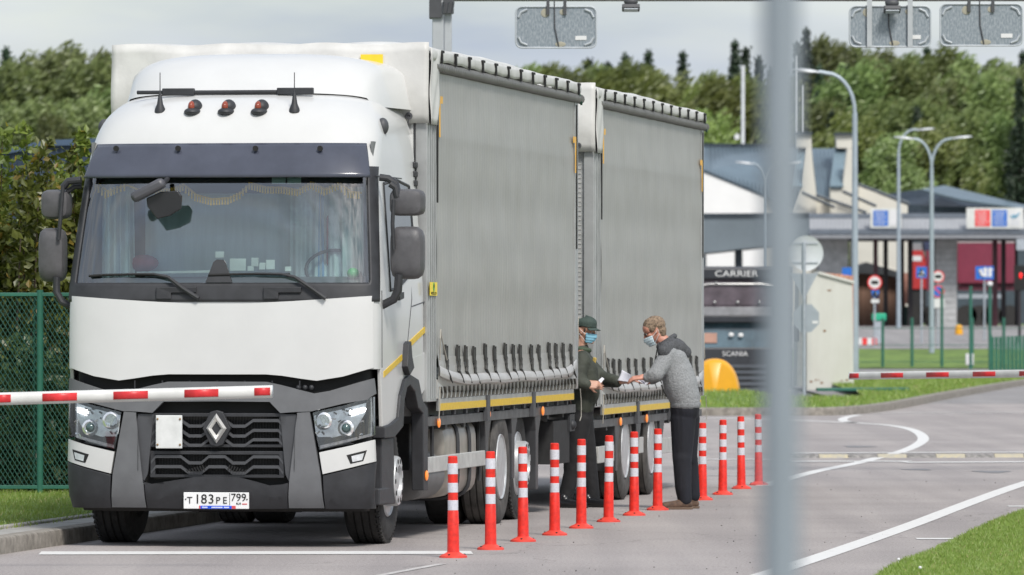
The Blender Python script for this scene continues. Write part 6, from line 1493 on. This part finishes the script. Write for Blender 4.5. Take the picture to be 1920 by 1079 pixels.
def mast(px, y0_, Y, zb_py, label, r=.07):
    t, o_ = at('mast', label, 'mast', px, Y); a = P(px, y0_, Y)-o_; m_ = (a.z)*.55; mb = MB(); mb.tube([(0, 0, 0), (0, 0, m_)], r*1.5, 10); mb.tube([(0, 0, m_), (0, 0, a.z)], r, 10); mb.build('pole', M('mast_white', (.6,.62,.64), .5) if 'mast_white' not in bpy.data.materials else bpy.data.materials['mast_white'], t)
mast(1393, 123, 345, 272, 'white mast rising above the slate roof', .10); mast(1491, 105, 345, 250, 'thin pale mast by the left white chimney', .07); mast(1504, 160, 345, 250, 'very thin rod standing on the left white chimney', .045)
# ================================================================== TRAFFIC SIGNS in the far road
def tsign(label, px, Y, parts, post=True):
    t, o_ = at('traffic_sign', label, 'traffic sign', px, Y); k = Y/FPX
    topz = max((P(0, s_[2], Y)-o_).z for s_ in parts)
    mb = MB(); mb.tube([(0, .06, 0), (0, .06, topz)], .04, 8); mb.build('post', GALV, t)
    for kind, sx, sy, w_, h_ in parts:
        c = P(sx, sy, Y)-o_; w2, h2 = w_*k/2, h_*k/2
        if kind[0] == 'r':
            mb = MB(); mb.lathe([(w2, 0), (w2, .03), (0, .03)], 28, Matrix.Translation((c.x, .0, c.z)) @ Matrix.Rotation(R(90), 4, 'X')); s0 = mb.build('sign_plate', SRED, t, smooth=30)
            inner = SWHT if kind == 'round' else BLUE; mb = MB(); mb.lathe([(w2*.8, .031), (w2*.8, .036), (0, .036)], 28, Matrix.Translation((c.x, .0, c.z)) @ Matrix.Rotation(R(90), 4, 'X')); mb.build('sign_face', inner, s0, smooth=30)
            mb = MB()
            if kind == 'round':
                for dx in (-.3, 0, .3): mb.box(c.x+dx*w2-.05, c.x+dx*w2+.05, -.045, -.038, c.z-h2*.25, c.z+h2*.25)
                mb.build('symbol', BLK, s0, smooth=0)
            else: mb.obox((c.x, -.04, c.z), (w2*2*.85, .01, w2*.22), (0, R(45), 0)); mb.build('symbol', SRED, s0, smooth=0)
        else:
            mb = MB(); mb.box(c.x-w2, c.x+w2, -.02, .01, c.z-h2, c.z+h2); s0 = mb.build('sign_plate', BLUE if kind != 'plate' else SWHT, t, smooth=0)
            if kind == 'cross': mb = MB(); mb.prism([(c.x-w2*.75, -.024, c.z-h2*.7), (c.x+w2*.75, -.024, c.z-h2*.7), (c.x, -.024, c.z+h2*.75)], (0, -.004, 0)); m2 = mb.build('sign_face', SWHT, s0, smooth=0); mb = MB(); mb.tube([(c.x, -.03, c.z+h2*.3), (c.x-.05, -.03, c.z-.05), (c.x-.14, -.03, c.z-h2*.5)], .04, 5); mb.tube([(c.x-.05, -.03, c.z-.05), (c.x+.14, -.03, c.z-h2*.5)], .04, 5); mb.ball((c.x, -.03, c.z+h2*.38), .05); mb.build('symbol', BLK, m2)
            if kind == 'lanes':
                mb = MB()
                for dx in (.1, .6): mb.box(c.x+dx*w2-.07, c.x+dx*w2+.07, -.028, -.021, c.z-h2*.6, c.z+h2*.5); mb.prism([(c.x+dx*w2-.16, -.022, c.z+h2*.4), (c.x+dx*w2+.16, -.022, c.z+h2*.4), (c.x+dx*w2, -.022, c.z+h2*.85)], (0, -.005, 0))
                mb.tube([(c.x-w2*.2, -.025, c.z-h2*.5), (c.x-w2*.55, -.025, c.z+h2*.5)], .07, 5); mb.build('symbol', SWHT, s0, smooth=0)
            if kind == 'side': mb = MB(); mb.prism([(c.x, -.022, c.z-h2), (c.x+w2, -.022, c.z-h2), (c.x+w2, -.022, c.z+h2*.5)], (0, -.004, 0)); mb.build('symbol', SWHT, s0, smooth=0)
tsign('round red-rimmed sign above a small blue one, left under the canopy', 1640, 255, [('round', 1640, 530, 27, 27), ('cross', 1641, 551, 14, 13), ('plate', 1641, 565, 15, 7)])
tsign('blue pedestrian crossing sign in front of the red lorry', 1728, 262, [('cross', 1728, 511, 20, 21)])
tsign('red-rimmed round sign above a blue no-stopping sign, by the grey pier', 1759, 252, [('round', 1759, 519, 23, 24), ('rblue', 1759, 547, 23, 23), ('plate', 1760, 569, 22, 17)])
bpy.data.objects  # no-op
tsign('blue lane direction sign in front of the maroon trailer', 1846, 268, [('lanes', 1846, 512, 34, 25)])
tsign('blue square sign half hidden by the tall lamp post', 1592, 215, [('side', 1592, 512, 26, 20)])
# ================================================================== BUILDINGS
CREAM = M('cream_render', (.62,.60,.53), .8, var=.06, scale=.6); WREN = M('white_render', (.80,.80,.79), .8, var=.04, scale=.6); SLATE = M('slate_blue_roof', (.14,.19,.23), .45, .25, var=.15, scale=.4)
DKR = M('dark_roof_trim', (.035,.05,.065), .5, .2, var=.2); GCAN = M('canopy_grey', (.30,.31,.33), .6, .1, var=.12, scale=.6); TILE = M('tile_grey', (.13,.15,.175), .55, .1, var=.2, scale=3)
def ribs(mb, a, b_, c_, d_, n, r=.05):
    """standing seams on the quad a-b (top) d-c (bottom)"""
    for i in range(n+1):
        f = i/n; mb.tube([Vector(a).lerp(Vector(b_), f), Vector(d_).lerp(Vector(c_), f)], r, 4, cap=False)
Yc = 332.
t, o_ = at('customs_building', 'white customs building with slate-blue metal roof and tall chimneys', 'building', 1450, Yc); q = lambda px, py, dy=0: P(px, py, Yc+dy)-o_
def pr(name, pts, dy, dep, mat, par=None, bev=0):
    mb = MB(); mb.prism([q(a, b_, dy) for a, b_ in pts], (0, dep, 0)); return mb.build(name, mat, par or t, smooth=0, bevel=bev)
wl = pr('wall', [(1240,640),(1440,640),(1440,369),(1316,319.5),(1240,319.5)], 0, 16, WREN)
pr('wall', [(1440.3,640),(1530,640),(1530,404),(1440.3,370)], .3, 16, CREAM)
def roofq(name, tp_, bt_, dyt, dyb, mat=SLATE, n=16):
    a, b_ = q(*tp_[0], dyt), q(*tp_[1], dyt); d_, c_ = q(*bt_[0], dyb), q(*bt_[1], dyb); mb = MB(); th_ = Vector((0, .1, -.12)); mb.add([a, b_, c_, d_, a+th_, b_+th_, c_+th_, d_+th_], [(0,1,2,3),(7,6,5,4),(0,4,5,1),(1,5,6,2),(2,6,7,3),(3,7,4,0)]); ribs(mb, a, b_, c_, d_, n); return mb.build(name, mat, t, smooth=0)
roofq('roof', ((1321,275),(1510,275)), ((1240+77,318),(1521,401)), 8, -.12, n=26)
roofq('roof', ((1240,275),(1320.5,275)), ((1240,318),(1316.5,318)), 8, -.12, n=8)
roofq('roof', ((1523,279),(1590,279)), ((1534,372),(1600,372)), 7, -.2, n=9)
roofq('dormer_roof', ((1567,276),(1590,276)), ((1557,350),(1580,350)), 4.0, -1.2, M('pale_slate', (.22,.30,.35), .4, .2, var=.1), 4)
roofq('dormer_roof', ((1496,276),(1511,276)), ((1484,350),(1502,350)), 4.0, -1.2, bpy.data.materials['pale_slate'], 3)
pr('ridge_trim', [(1316,277),(1510,277),(1510,271),(1316,269)], 7.8, .6, DKR)
pr('chimney', [(1491,277),(1522,277),(1521,252),(1491,252)], 3, 1.4, CREAM); pr('chimney_cap', [(1489,252.3),(1523.5,252.3),(1523.5,248),(1489,248)], 2.8, 1.8, DKR)
pr('buttress', [(1482,402),(1531,402),(1531,365),(1524,305),(1521.5,277.3),(1511,277.3),(1502,350)], -1.0, 1.2, CREAM)
pr('chimney', [(1569,278),(1598,278),(1598,253),(1568,253)], 3, 1.4, CREAM); pr('chimney_cap', [(1566,253.3),(1600,253.3),(1600,249),(1566,249)], 2.8, 1.8, DKR)
pr('buttress', [(1557,402),(1609,402),(1606,345),(1600,290),(1598,278.3),(1589,278.3),(1580,350),(1557,350.5)], -1.0, 1.2, CREAM)
pr('lower_wing', [(1531.3,640),(1556.5,640),(1556.5,402),(1556.5,378),(1531.3,368)], -.2, 9, CREAM)
pr('lower_wing', [(1609.3,640),(1702,640),(1702,384),(1648,362),(1609.3,346)], .2, 9, CREAM)
for (a, b_, c_, d_) in ((1502,361,1565,389),(1580,359,1643,387),(1609,346,1703,381),(1530,366,1625,399),(1648,361,1705,384)):
    mb = MB(); mb.tube([q(a, b_, -1.6), q(c_, d_, -1.6)], .09, 6); mb.build('gutter', DKR, t)
pr('antenna_dome', [(1378,262),(1386,262),(1387,254),(1382,250),(1377,254)], 7.5, .4, SWHT)
for px in (1322, 1386): pr('dark_window', [(px-(4 if px<1350 else 6),502),(px+(2 if px<1350 else 6),502),(px+(2 if px<1350 else 6),472),(px-(4 if px<1350 else 6),472)], -.08, .05, DKR)
pr('recessed_wall', [(1530,640),(1556,640),(1556,449),(1530,449)], -.3, .09, M('grey_render', (.33,.33,.32), .8))
# left canopy of the customs building
Yk = 306.
t, o_ = at('canopy', 'flat slate-grey canopy left of the checkpoint roof', 'canopy', 1400, Yk); q = lambda px, py, dy=0: P(px, py, Yk+dy)-o_
pr('fascia', [(1240,480),(1316,475),(1440,462),(1517,455),(1517,404),(1240,406)], 0, 14, M('canopy_blue_grey', (.16,.195,.22), .5, .1, var=.15, scale=.3))
pr('top_trim', [(1240,405.7),(1517,403.7),(1517,399.5),(1240,401)], -.15, 14, DKR)
for px in (1260, 1386): mb = MB(); c = q(px, 0); mb.box(c.x-.16, c.x+.16, 1, 1.4, -.2, q(0, 466).z); mb.build('column', DKR, t, smooth=0)
# checkpoint canopy
Yg = 303.
t, o_ = at('checkpoint_canopy', 'long grey tiled checkpoint canopy on brick piers with border signs', 'canopy', 1720, Yg); q = lambda px, py, dy=0: P(px, py, Yg+dy)-o_
def sl(name, y0_, y1_, d0_, d1_, mat, nseam, r=.05, th=.2):
    a, b_ = q(1518, y0_, d0_), q(2080, y0_, d0_); d_, c_ = q(1518, y1_, d1_), q(2080, y1_, d1_); mb = MB(); tt = Vector((0, th, -.05)); mb.add([a, b_, c_, d_, a+tt, b_+tt, c_+tt, d_+tt], [(0,1,2,3),(7,6,5,4),(0,4,5,1),(1,5,6,2),(2,6,7,3),(3,7,4,0)]); 
    if nseam: ribs(mb, a, b_, c_, d_, nseam, r)
    return mb.build(name, mat, t, smooth=0)
sl('upper_tiles', 401, 410, 1.0, .6, TILE, 90, .05); sl('fascia', 410.2, 431, .6, -.1, GCAN, 70, .02); sl('lower_tiles', 431.2, 441, -.15, -1.1, TILE, 90, .07); sl('gutter_beam', 441.2, 447, -1.1, -1.1, M('gutter_grey', (.24,.25,.27), .6), 0)
mb = MB(); mb.prism([q(1518, 447, -.8), q(2080, 447, -.8), q(2080, 441, -.6), q(1518, 441, -.6)], (0, 13, 0)); mb.build('ceiling', M('soffit', (.12,.14,.16), .8), t, smooth=0)
mb = MB(); mb.prism([q(1518, 440, 1.2), q(2080, 440, 1.2), q(2080, 402, 1.2), q(1518, 402, 1.2)], (0, .3, 0)); mb.build('back_wall', GCAN, t, smooth=0)
BRK = M('grey_brick', (.43,.435,.44), .85, var=.2, scale=3, bump=.3, bscale=6)
def col_(px0, px1, mat, dy, dep, nm='column'):
    a, b_ = q(px0, 0, dy), q(px1, 0, dy); mb = MB(); mb.box(a.x, b_.x, a.y, a.y+dep, -.5, q(0, 447.3, dy).z); return mb.build(nm, mat, t, smooth=0)
p_ = col_(1755, 1794, BRK, 1, 3, 'brick_pier'); col_(1536, 1590, BRK, 1, 3, 'brick_pier')
mb = MB(); a, b_ = q(1755, 0, 1), q(1794, 0, 1); 
for k in range(19): mb.box(a.x-.01, b_.x+.01, a.y-.012, a.y+.0, k*.28, k*.28+.02)
mb.build('mortar_lines', M('mortar', (.25,.25,.25), .9), p_, smooth=0)
MAR = M('maroon_steel', (.075,.02,.03), .5, var=.2); DKC = M('dark_column', (.025,.02,.024), .6)
for px, w_, m_, dy in ((1642, 8, MAR, 2), (1661, 8, DKC, 3), (1692, 7, DKC, 5), (1707, 9, DKC, 2), (1866, 9, MAR, 2), (1882, 8, DKC, 3), (1600, 5, MAR, 4), (1906, 5, DKC, 6), (1960, 10, MAR, 2)): col_(px-w_/2, px+w_/2, m_, dy, .35)
# border signs
def bsign(px0, py0, px1, py1, tiles, label_=None):
    mb = MB(); a, b_ = q(px0, py1, -.5), q(px1, py0, -.5); mb.box(a.x, b_.x, a.y-.08, a.y, a.z, b_.z); sg = mb.build('border_sign', M('sign_board_pale', (.62,.63,.60), .5) if 'sign_board_pale' not in bpy.data.materials else bpy.data.materials['sign_board_pale'], t, smooth=0)
    for (x0_, x1_, m_, kind) in tiles:
        a2, b2 = q(x0_, py1-4.2, -.5), q(x1_, py0+4.2, -.5); mb = MB(); mb.box(a2.x, b2.x, a.y-.1, a.y-.081, a2.z, b2.z); tl = mb.build('sign_tile', m_, sg, smooth=0); mb = MB()
        if kind == 'text':
            n_ = 6
            for i in range(n_):
                z = b2.z-(b2.z-a2.z)*(i+.9)/(n_+.8); w_ = (b2.x-a2.x)*(.32 if i % 2 else .40); c = (a2.x+b2.x)/2; x = c-w_
                while x < c+w_-.05: l_ = random.uniform(.03, .09); mb.box(x, min(x+l_, c+w_), a.y-.104, a.y-.1, z-.022, z+.022); x += l_+.03
            mb.build('lettering', SWHT, tl, smooth=0)
        elif kind == 'logo':
            c = (a2.x+b2.x)/2; zc_ = a2.z*.35+b2.z*.65; mb.tube([(c-.2, a.y-.105, zc_-.05), (c-.05, a.y-.105, zc_+.02), (c+.1, a.y-.105, zc_), (c+.22, a.y-.105, zc_+.12)], .035, 5); mb.tube([(c-.12, a.y-.105, zc_-.12), (c+.12, a.y-.105, zc_-.04)], .03, 5); mb.build('emblem', M('teal_emblem', (.05,.3,.45), .5), tl, smooth=0)
            mb = MB()
            for i in range(3): mb.box(c-.2, c+.2, a.y-.104, a.y-.1, a2.z+.08+.09*i, a2.z+.10+.09*i)
            mb.build('small_lettering', GALV, tl, smooth=0)
random.seed(8)
bsign(1632, 391, 1690, 428, [(1637.5, 1665, BLUE, 'text'), (1668, 1687, SWHT, 'none')])
bsign(1812, 390, 1919, 429, [(1828, 1856, SRED, 'text'), (1860, 1888, BLUE, 'text'), (1891, 1914, SWHT, 'logo')])
mb = MB(); mb.box(q(1905, 0, -1).x, q(1925, 0, -1).x, -1.4, -1.1, q(0, 470).z, q(0, 449).z); mb.build('hanging_lamp', GALV, t, smooth=0)
# dark-roofed hall behind
t, o_ = at('hall', 'dark blue-roofed hall behind the checkpoint canopy', 'building', 1800, 372); Yq = 372.; q = lambda px, py, dy=0: P(px, py, Yq+dy)-o_
pr('wall', [(1672,640),(2080,640),(2080,388),(1920,388),(1780,388),(1672,385)], .4, 12, M('dark_hall_wall', (.05,.07,.09), .7))
roofq('roof', ((1770,349),(2080,398)), ((1655,366),(1672,401)), 6, 0, DKR, 1) if False else None
mb = MB(); th_ = Vector((0, .2, -.3)); A = [q(1653,366,0), q(1769,348,6), q(1925,386,6), q(1925,400,0), q(1672,400,0)]; mb.add(A+[p+th_ for p in A], [(0,1,2,3,4),(9,8,7,6,5)]+[(i, i+5, (i+1) % 5+5, (i+1) % 5) for i in range(5)]); mb.build('roof', M('dark_navy_roof', (.03,.045,.065), .5, .2, var=.2), t, smooth=0)
mb = MB(); A = [q(1722,358,1.2), q(1768,351,5.2), q(1925,389,3.4), q(1925,396,.6), q(1800,378,.5)]; A = [p+Vector((0, -1.5, .06)) for p in A]; mb.add(A+[p+th_*.2 for p in A], [(0,1,2,3,4),(9,8,7,6,5)]+[(i, i+5, (i+1) % 5+5, (i+1) % 5) for i in range(5)]); mb.build('roof_panel', SLATE, t, smooth=0)
# maroon trailer and red lorry beneath the canopy
t, o_ = at('trailer', 'maroon box trailer parked under the checkpoint canopy', 'trailer', 1850, 322); q = lambda px, py, dy=0: P(px, py, 322+dy)-o_
MRN = M('maroon_paint', (.20,.028,.055), .4, var=.12, scale=1.5, coat=.2)
pr('box', [(1796,531),(1905,531),(1905,456),(1796,456)], 0, 2.5, MRN); pr('top_rail', [(1796,455.7),(1905,455.7),(1905,452.5),(1796,452.5)], -.03, 2.5, M('pale_rail', (.5,.42,.42), .5)); pr('skirt', [(1800,545),(1905,545),(1905,531.3),(1800,531.3)], .2, 2, M('maroon_dark', (.10,.02,.035), .6, var=.4, scale=5))
for px in (1812, 1836, 1860, 1893): mb = MB(); c = q(px, 0); mb.lathe([(.1, 0), (.5, 0), (.52, .1), (.52, .3), (.1, .3)], 20, Matrix.Translation((c.x, .3, .52)) @ Matrix.Rotation(R(90), 4, 'X')); mb.build('wheel', RUB, t)
pr('side_rail', [(1796,560),(1880,560),(1880,552),(1796,552)], .1, .1, GALV)
t, o_ = at('lorry', 'red and white lorry parked under the canopy left of the grey pier', 'lorry', 1722, 326); q = lambda px, py, dy=0: P(px, py, 326+dy)-o_
RD = M('red_lorry_paint', (.45,.03,.03), .35, coat=.3)
pr('cab', [(1708,542),(1736,542),(1736,492),(1730,470),(1711,470),(1708,480)], 0, 2.2, RD); pr('windscreen', [(1710,490),(1728,490),(1728,480),(1710,480)], -.02, .05, SWHT); pr('roof_fairing', [(1709,469.7),(1730,469.7),(1728,456),(1712,456)], .1, 2, M('fairing_grey', (.25,.25,.26), .5)); pr('side_box', [(1737,545),(1754,545),(1754,470),(1737,470)], .3, 2.2, MRN); pr('navy_top', [(1733,469.5),(1754,469.5),(1754,452),(1733,452)], .3, 2.2, M('navy_panel', (.03,.04,.09), .6))
pr('bumper', [(1708,580),(1736,580),(1736,542.3),(1708,542.3)], .1, 2, FRAME)
for px in (1716, 1745): mb = MB(); c = q(px, 0); mb.lathe([(.1, 0), (.5, 0), (.5, .3), (.1, .3)], 20, Matrix.Translation((c.x, .25, .5)) @ Matrix.Rotation(R(90), 4, 'X')); mb.build('wheel', RUB, t)
# booths with brown cladding
t, o_ = at('booth', 'brown-clad booth with a dark pitched lean-to under the canopy', 'booth', 1640, 318); q = lambda px, py, dy=0: P(px, py, 318+dy)-o_
BRN = M('brown_cladding', (.20,.115,.08), .8, var=.35, scale=1.2, stretch=(4, 1, .3))
pr('wall', [(1604,640),(1698,640),(1698,520),(1604,512)], 0, 4, BRN); pr('roof', [(1600,512),(1600,505),(1625,492),(1698,514),(1706,524),(1690,522),(1660,516)], -.6, 5, M('booth_roof', (.04,.045,.05), .6)); pr('wall', [(1604,490),(1680,498),(1680,449),(1604,449)], 3, .3, CREAM)
pr('pink_panel', [(1693,570),(1703,570),(1703,512),(1693,512)], -.7, .3, M('salmon_panel', (.45,.22,.17), .7)); pr('dark_door', [(1690,612),(1707,612),(1707,575),(1690,575)], -.75, .2, M('green_black', (.02,.05,.04), .7))
# traffic signal
t, o_ = at('traffic_light', 'traffic light showing red at the right edge', 'traffic light', 1912, 262); q = lambda px, py, dy=0: P(px, py, 262+dy)-o_
mb = MB(); mb.tube([(0, .1, 0), (0, .1, q(0, 500).z)], .06, 8); mb.build('post', DKC, t); mb = MB(); mb.prism([q(1902, 545), q(1924, 545), q(1924, 498), q(1902, 498)], (0, .25, 0)); mb.build('housing', BLK, t, smooth=0, bevel=.02)
mb = MB(); mb.ball(q(1914, 517, -.02), (.06, .04, .12)); mb.build('red_light', M('red_light_lit', (.8,.02,.02), .4, emit=(1,.02,.02,.5)), t)
# kerb/barrier blocks and yellow hydrant
t, o_ = at('barrier_block', 'low red and white striped block by the far road', 'barrier', 1620, 258); mb = MB(); 
for k in range(5): mb.cur = k % 2; mb.box(-.45+k*.19, -.265+k*.19, -.1, .1, 0, .3)
mb.build('block', [SRED, SWHT], t, smooth=0)
t, o_ = at('yellow_post_cap', 'small yellow bollard at the foot of the grey pier', 'bollard', 1798, 280); mb = MB(); mb.lathe([(0, .45), (.12, .42), (.16, .3), (.17, 0)][::-1], 14); mb.build('cap', YP, t)
# ================================================================== TREES
LT = [leafmat('willow_leaf', (.065,.105,.028), (.33,.42,.14), 1.1, .35), leafmat('birch_leaf', (.06,.10,.028), (.26,.33,.10), 1.1, .3), leafmat('spruce_needle', (.018,.038,.024), (.065,.105,.055), .5, .12), leafmat('bright_leaf', (.11,.16,.035), (.33,.40,.11), 1.0, .4)]
def broad(name, seed, h, w, mat, n=15000, wind=(.85, 0, .6), ls=.17):
    random.seed(seed); t = bpy.data.objects.new(name, None); COL.objects.link(t); tr = MB(); cl = []
    tr.tube([(0, 0, 0), (.2, .1, h*.3), (.1, -.1, h*.6), (.3, 0, h*.9)], [.28, .22, .13, .03], 8)
    nb = 52
    for k in range(nb):
        f = random.uniform(.12, .97); a = random.random()*6.28; prof = (math.sin(min(1, f*1.15)*math.pi)**.6 if f < .87 else .35*(1-f)/.13+.12); rr = w/2*prof*random.uniform(.55, 1.12)
        p = Vector((math.cos(a)*rr+.1*h*f*.1, math.sin(a)*rr*.8, h*f)); tr.tube([(0.1, 0, h*f*.75), tuple(p)], [.06, .012], 5, cap=False)
        cl.append((p, random.uniform(.5, 1.2)*w*.125))
        if random.random() < .55: cl.append((p*.62+Vector((0, 0, h*f*.38)), w*.12))
    tr.build('trunk', BARK, t, smooth=60); mb = MB(); per = n//len(cl)
    for c, r_ in cl:
        for k in range(per):
            d_ = Vector((random.gauss(0, 1), random.gauss(0, 1), random.gauss(0, 1))).normalized()*(r_*random.random()**.4); d_.z *= 1.15; d_ += Vector(wind)*random.random()*r_*.35
            leafquad(mb, c+d_, ls*random.uniform(.6, 1.4), 3.0, tuple(q_*1.6 for q_ in wind))
    mb.build('crown', mat, t, smooth=0, fix=False); return t
def spruce(name, seed, h, w, mat):
    random.seed(seed); t = bpy.data.objects.new(name, None); COL.objects.link(t); tr = MB(); tr.tube([(0, 0, 0), (0, 0, h*.98)], [.25, .02], 8); tr.build('trunk', BARK, t); mb = MB(); z = h*.05
    while z < h:
        f = z/h; L_ = w/2*(1-f)**1.0*.95+.03; nb = 8 if f < .8 else 6
        for k in range(nb):
            a = random.random()*6.28; l_ = L_*random.uniform(.6, 1.15); steps = max(3, int(l_/.20))
            for s_ in range(steps):
                g_ = (s_+.5)/steps; c = Vector((math.cos(a)*l_*g_, math.sin(a)*l_*g_, z-l_*.38*g_+.12*l_*g_*g_*2)); ww = .20*(1-g_)+.10
                for j in range(2): leafquad(mb, c+Vector((random.gauss(0, ww*.7), random.gauss(0, ww*.7), random.gauss(0, .10))), .17, 2.3, (math.cos(a), math.sin(a), -.35))
        z += .17+.22*(1-f)*random.random()
    mb.build('crown', mat, t, smooth=0, fix=False); return t
protos = {'w1': broad('broadleaf_tree', 1, 15, 11, LT[0]), 'w2': broad('broadleaf_tree', 2, 17, 9, LT[0], 15000), 'b1': broad('broadleaf_tree', 3, 16, 8, LT[1], 13000), 'b2': broad('broadleaf_tree', 4, 13, 10, LT[3], 13000), 's1': spruce('spruce_tree', 5, 20, 8.0, LT[2]), 's2': spruce('spruce_tree', 6, 18, 6.0, LT[2])}
used = set(); KN = {'w1': 'wide windswept grey-green tree', 'w2': 'tall windswept grey-green tree', 'b1': 'slender dull green tree', 'b2': 'bright yellow-green tree', 's1': 'dark pointed spruce', 's2': 'slim dark spruce'}
HH = {}
for k_, t_ in protos.items():
    cr_ = [c for c in t_.children if c.name.startswith('crown')][0]; zs = sorted(v.co.z for v in cr_.data.vertices); HH[k_] = zs[int(len(zs)*.9985)]
trees = [ # kind, px, top py, Y
 ('s1',12,92,330),('b1',30,120,318),('w1',75,95,322),('w2',112,88,330),('w1',165,112,318),('b1',200,100,330),('w2',238,110,326),('w1',40,190,300),('w1',140,185,298),('b1',95,215,296),('w2',-30,130,322),('w1',-70,110,330),('w1',210,160,310),('b1',275,120,330),
 ('b2',1047,124,455),('s2',1103,112,462),('b1',1075,140,450),('s2',1140,118,470),('b1',1128,126,455),('s1',1172,104,458),('b2',1160,135,440),('s1',1216,98,462),('b1',1192,120,440),('b2',1232,140,430),('s1',1280,100,455),('b1',1255,165,445),('b2',1310,165,415),('b2',1345,140,420),
 ('s1',1378,80,450),('s2',1398,92,455),('b2',1362,150,410),('s1',1425,110,450),('b1',1410,150,425),('s1',1450,130,452),('b1',1470,145,445),('s1',1511,57,450),('s2',1493,82,455),('b1',1530,150,455),('b1',1553,75,452),('s1',1537,125,448),('s1',1566,150,430),('s2',1580,125,446),
 ('w1',1600,120,430),('w2',1640,95,440),('w1',1668,112,432),('b1',1615,92,452),('w2',1690,130,438),('s1',1738,92,455),('w2',1752,90,445),('b1',1722,108,455),('w2',1790,108,440),('w1',1770,150,420),('w1',1830,140,420),('w2',1855,122,436),('s1',1812,110,458),('w1',1888,130,425),('b1',1875,120,450),('s1',1918,100,440),('s1',1935,112,432),('w2',1960,110,445),('s1',1902,170,425),('s1',1912,150,395),('s1',1895,330,375),('s1',1720,200,398),('s1',1560,210,400),
 ('w1',1640,190,405),('b2',1590,215,400),('w1',1710,185,400),('w1',1800,205,398),('w1',1860,215,398),('b2',1740,230,392),('w1',1670,250,390),('b2',1320,210,400),('b1',1905,235,396),('b1',1460,210,410),('w1',1530,190,408),
]
trees += [(['w1','b1','w2','s1','b1','w2'][k_ % 6], px_, 105+(k_*37) % 40, 330+px_*.13 if px_ < 1020 else 440) for k_, px_ in enumerate(list(range(-620, -90, 75))+list(range(330, 1020, 62))+list(range(2010, 2600, 75)))]
random.seed(21)
oc = ['first','second','third','fourth','fifth','sixth','seventh','eighth','ninth','tenth','eleventh','twelfth','thirteenth','fourteenth','fifteenth','sixteenth','seventeenth','eighteenth','nineteenth','twentieth']
cnt = {}
for kind, px, py, Y in sorted(trees, key=lambda q_: (q_[1] > 600, q_[0], q_[1])):
    pr_ = protos[kind]; o = pr_ if kind not in used else copy_tree(pr_); used.add(kind)
    x = (px-960)/FPX*Y; z = hgt(x, Y); topz = EYE-(py-HZN)/FPX*Y; s_ = (topz-z)/HH[kind]; o.location = (x, Y, z-.05); ws_ = s_*random.uniform(.75, 1.0); o.scale = (ws_, ws_, s_)
    if kind[0] == 's': o.scale = (s_*.95, s_*.95, s_)
    o.rotation_euler = (0, 0, random.uniform(-.5, .5) if kind[0] != 's' else random.random()*6)
    if kind[0] != 's' and random.random() < .5: o.rotation_euler = (0, 0, random.uniform(-.5, .5)); 
    if px < -80 or 290 < px < 1020 or px > 2000:
        o['label'] = 'forest tree out of sight behind the lorries or beyond the picture'; o['category'] = 'tree'; o['group'] = 'forest trees out of sight'; continue
    left = px < 600; key = (kind, left); n_ = cnt.get(key, 0); cnt[key] = n_+1
    o['label'] = f"{KN[kind]}, {oc[n_]} such from the left, " + ("left of the white cab" if left else "right of the white cab")
    o['category'] = 'tree'; o['group'] = 'forest trees left' if left else 'forest trees right'
# dark undergrowth mass closing the forest foot
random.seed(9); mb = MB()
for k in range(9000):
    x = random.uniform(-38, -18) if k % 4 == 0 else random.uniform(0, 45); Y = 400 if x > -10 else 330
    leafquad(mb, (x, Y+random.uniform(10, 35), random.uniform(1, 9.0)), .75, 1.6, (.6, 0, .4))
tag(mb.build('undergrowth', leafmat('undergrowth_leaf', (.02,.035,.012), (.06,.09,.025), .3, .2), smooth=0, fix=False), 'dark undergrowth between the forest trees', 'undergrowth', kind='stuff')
bpy.context.view_layer.update()
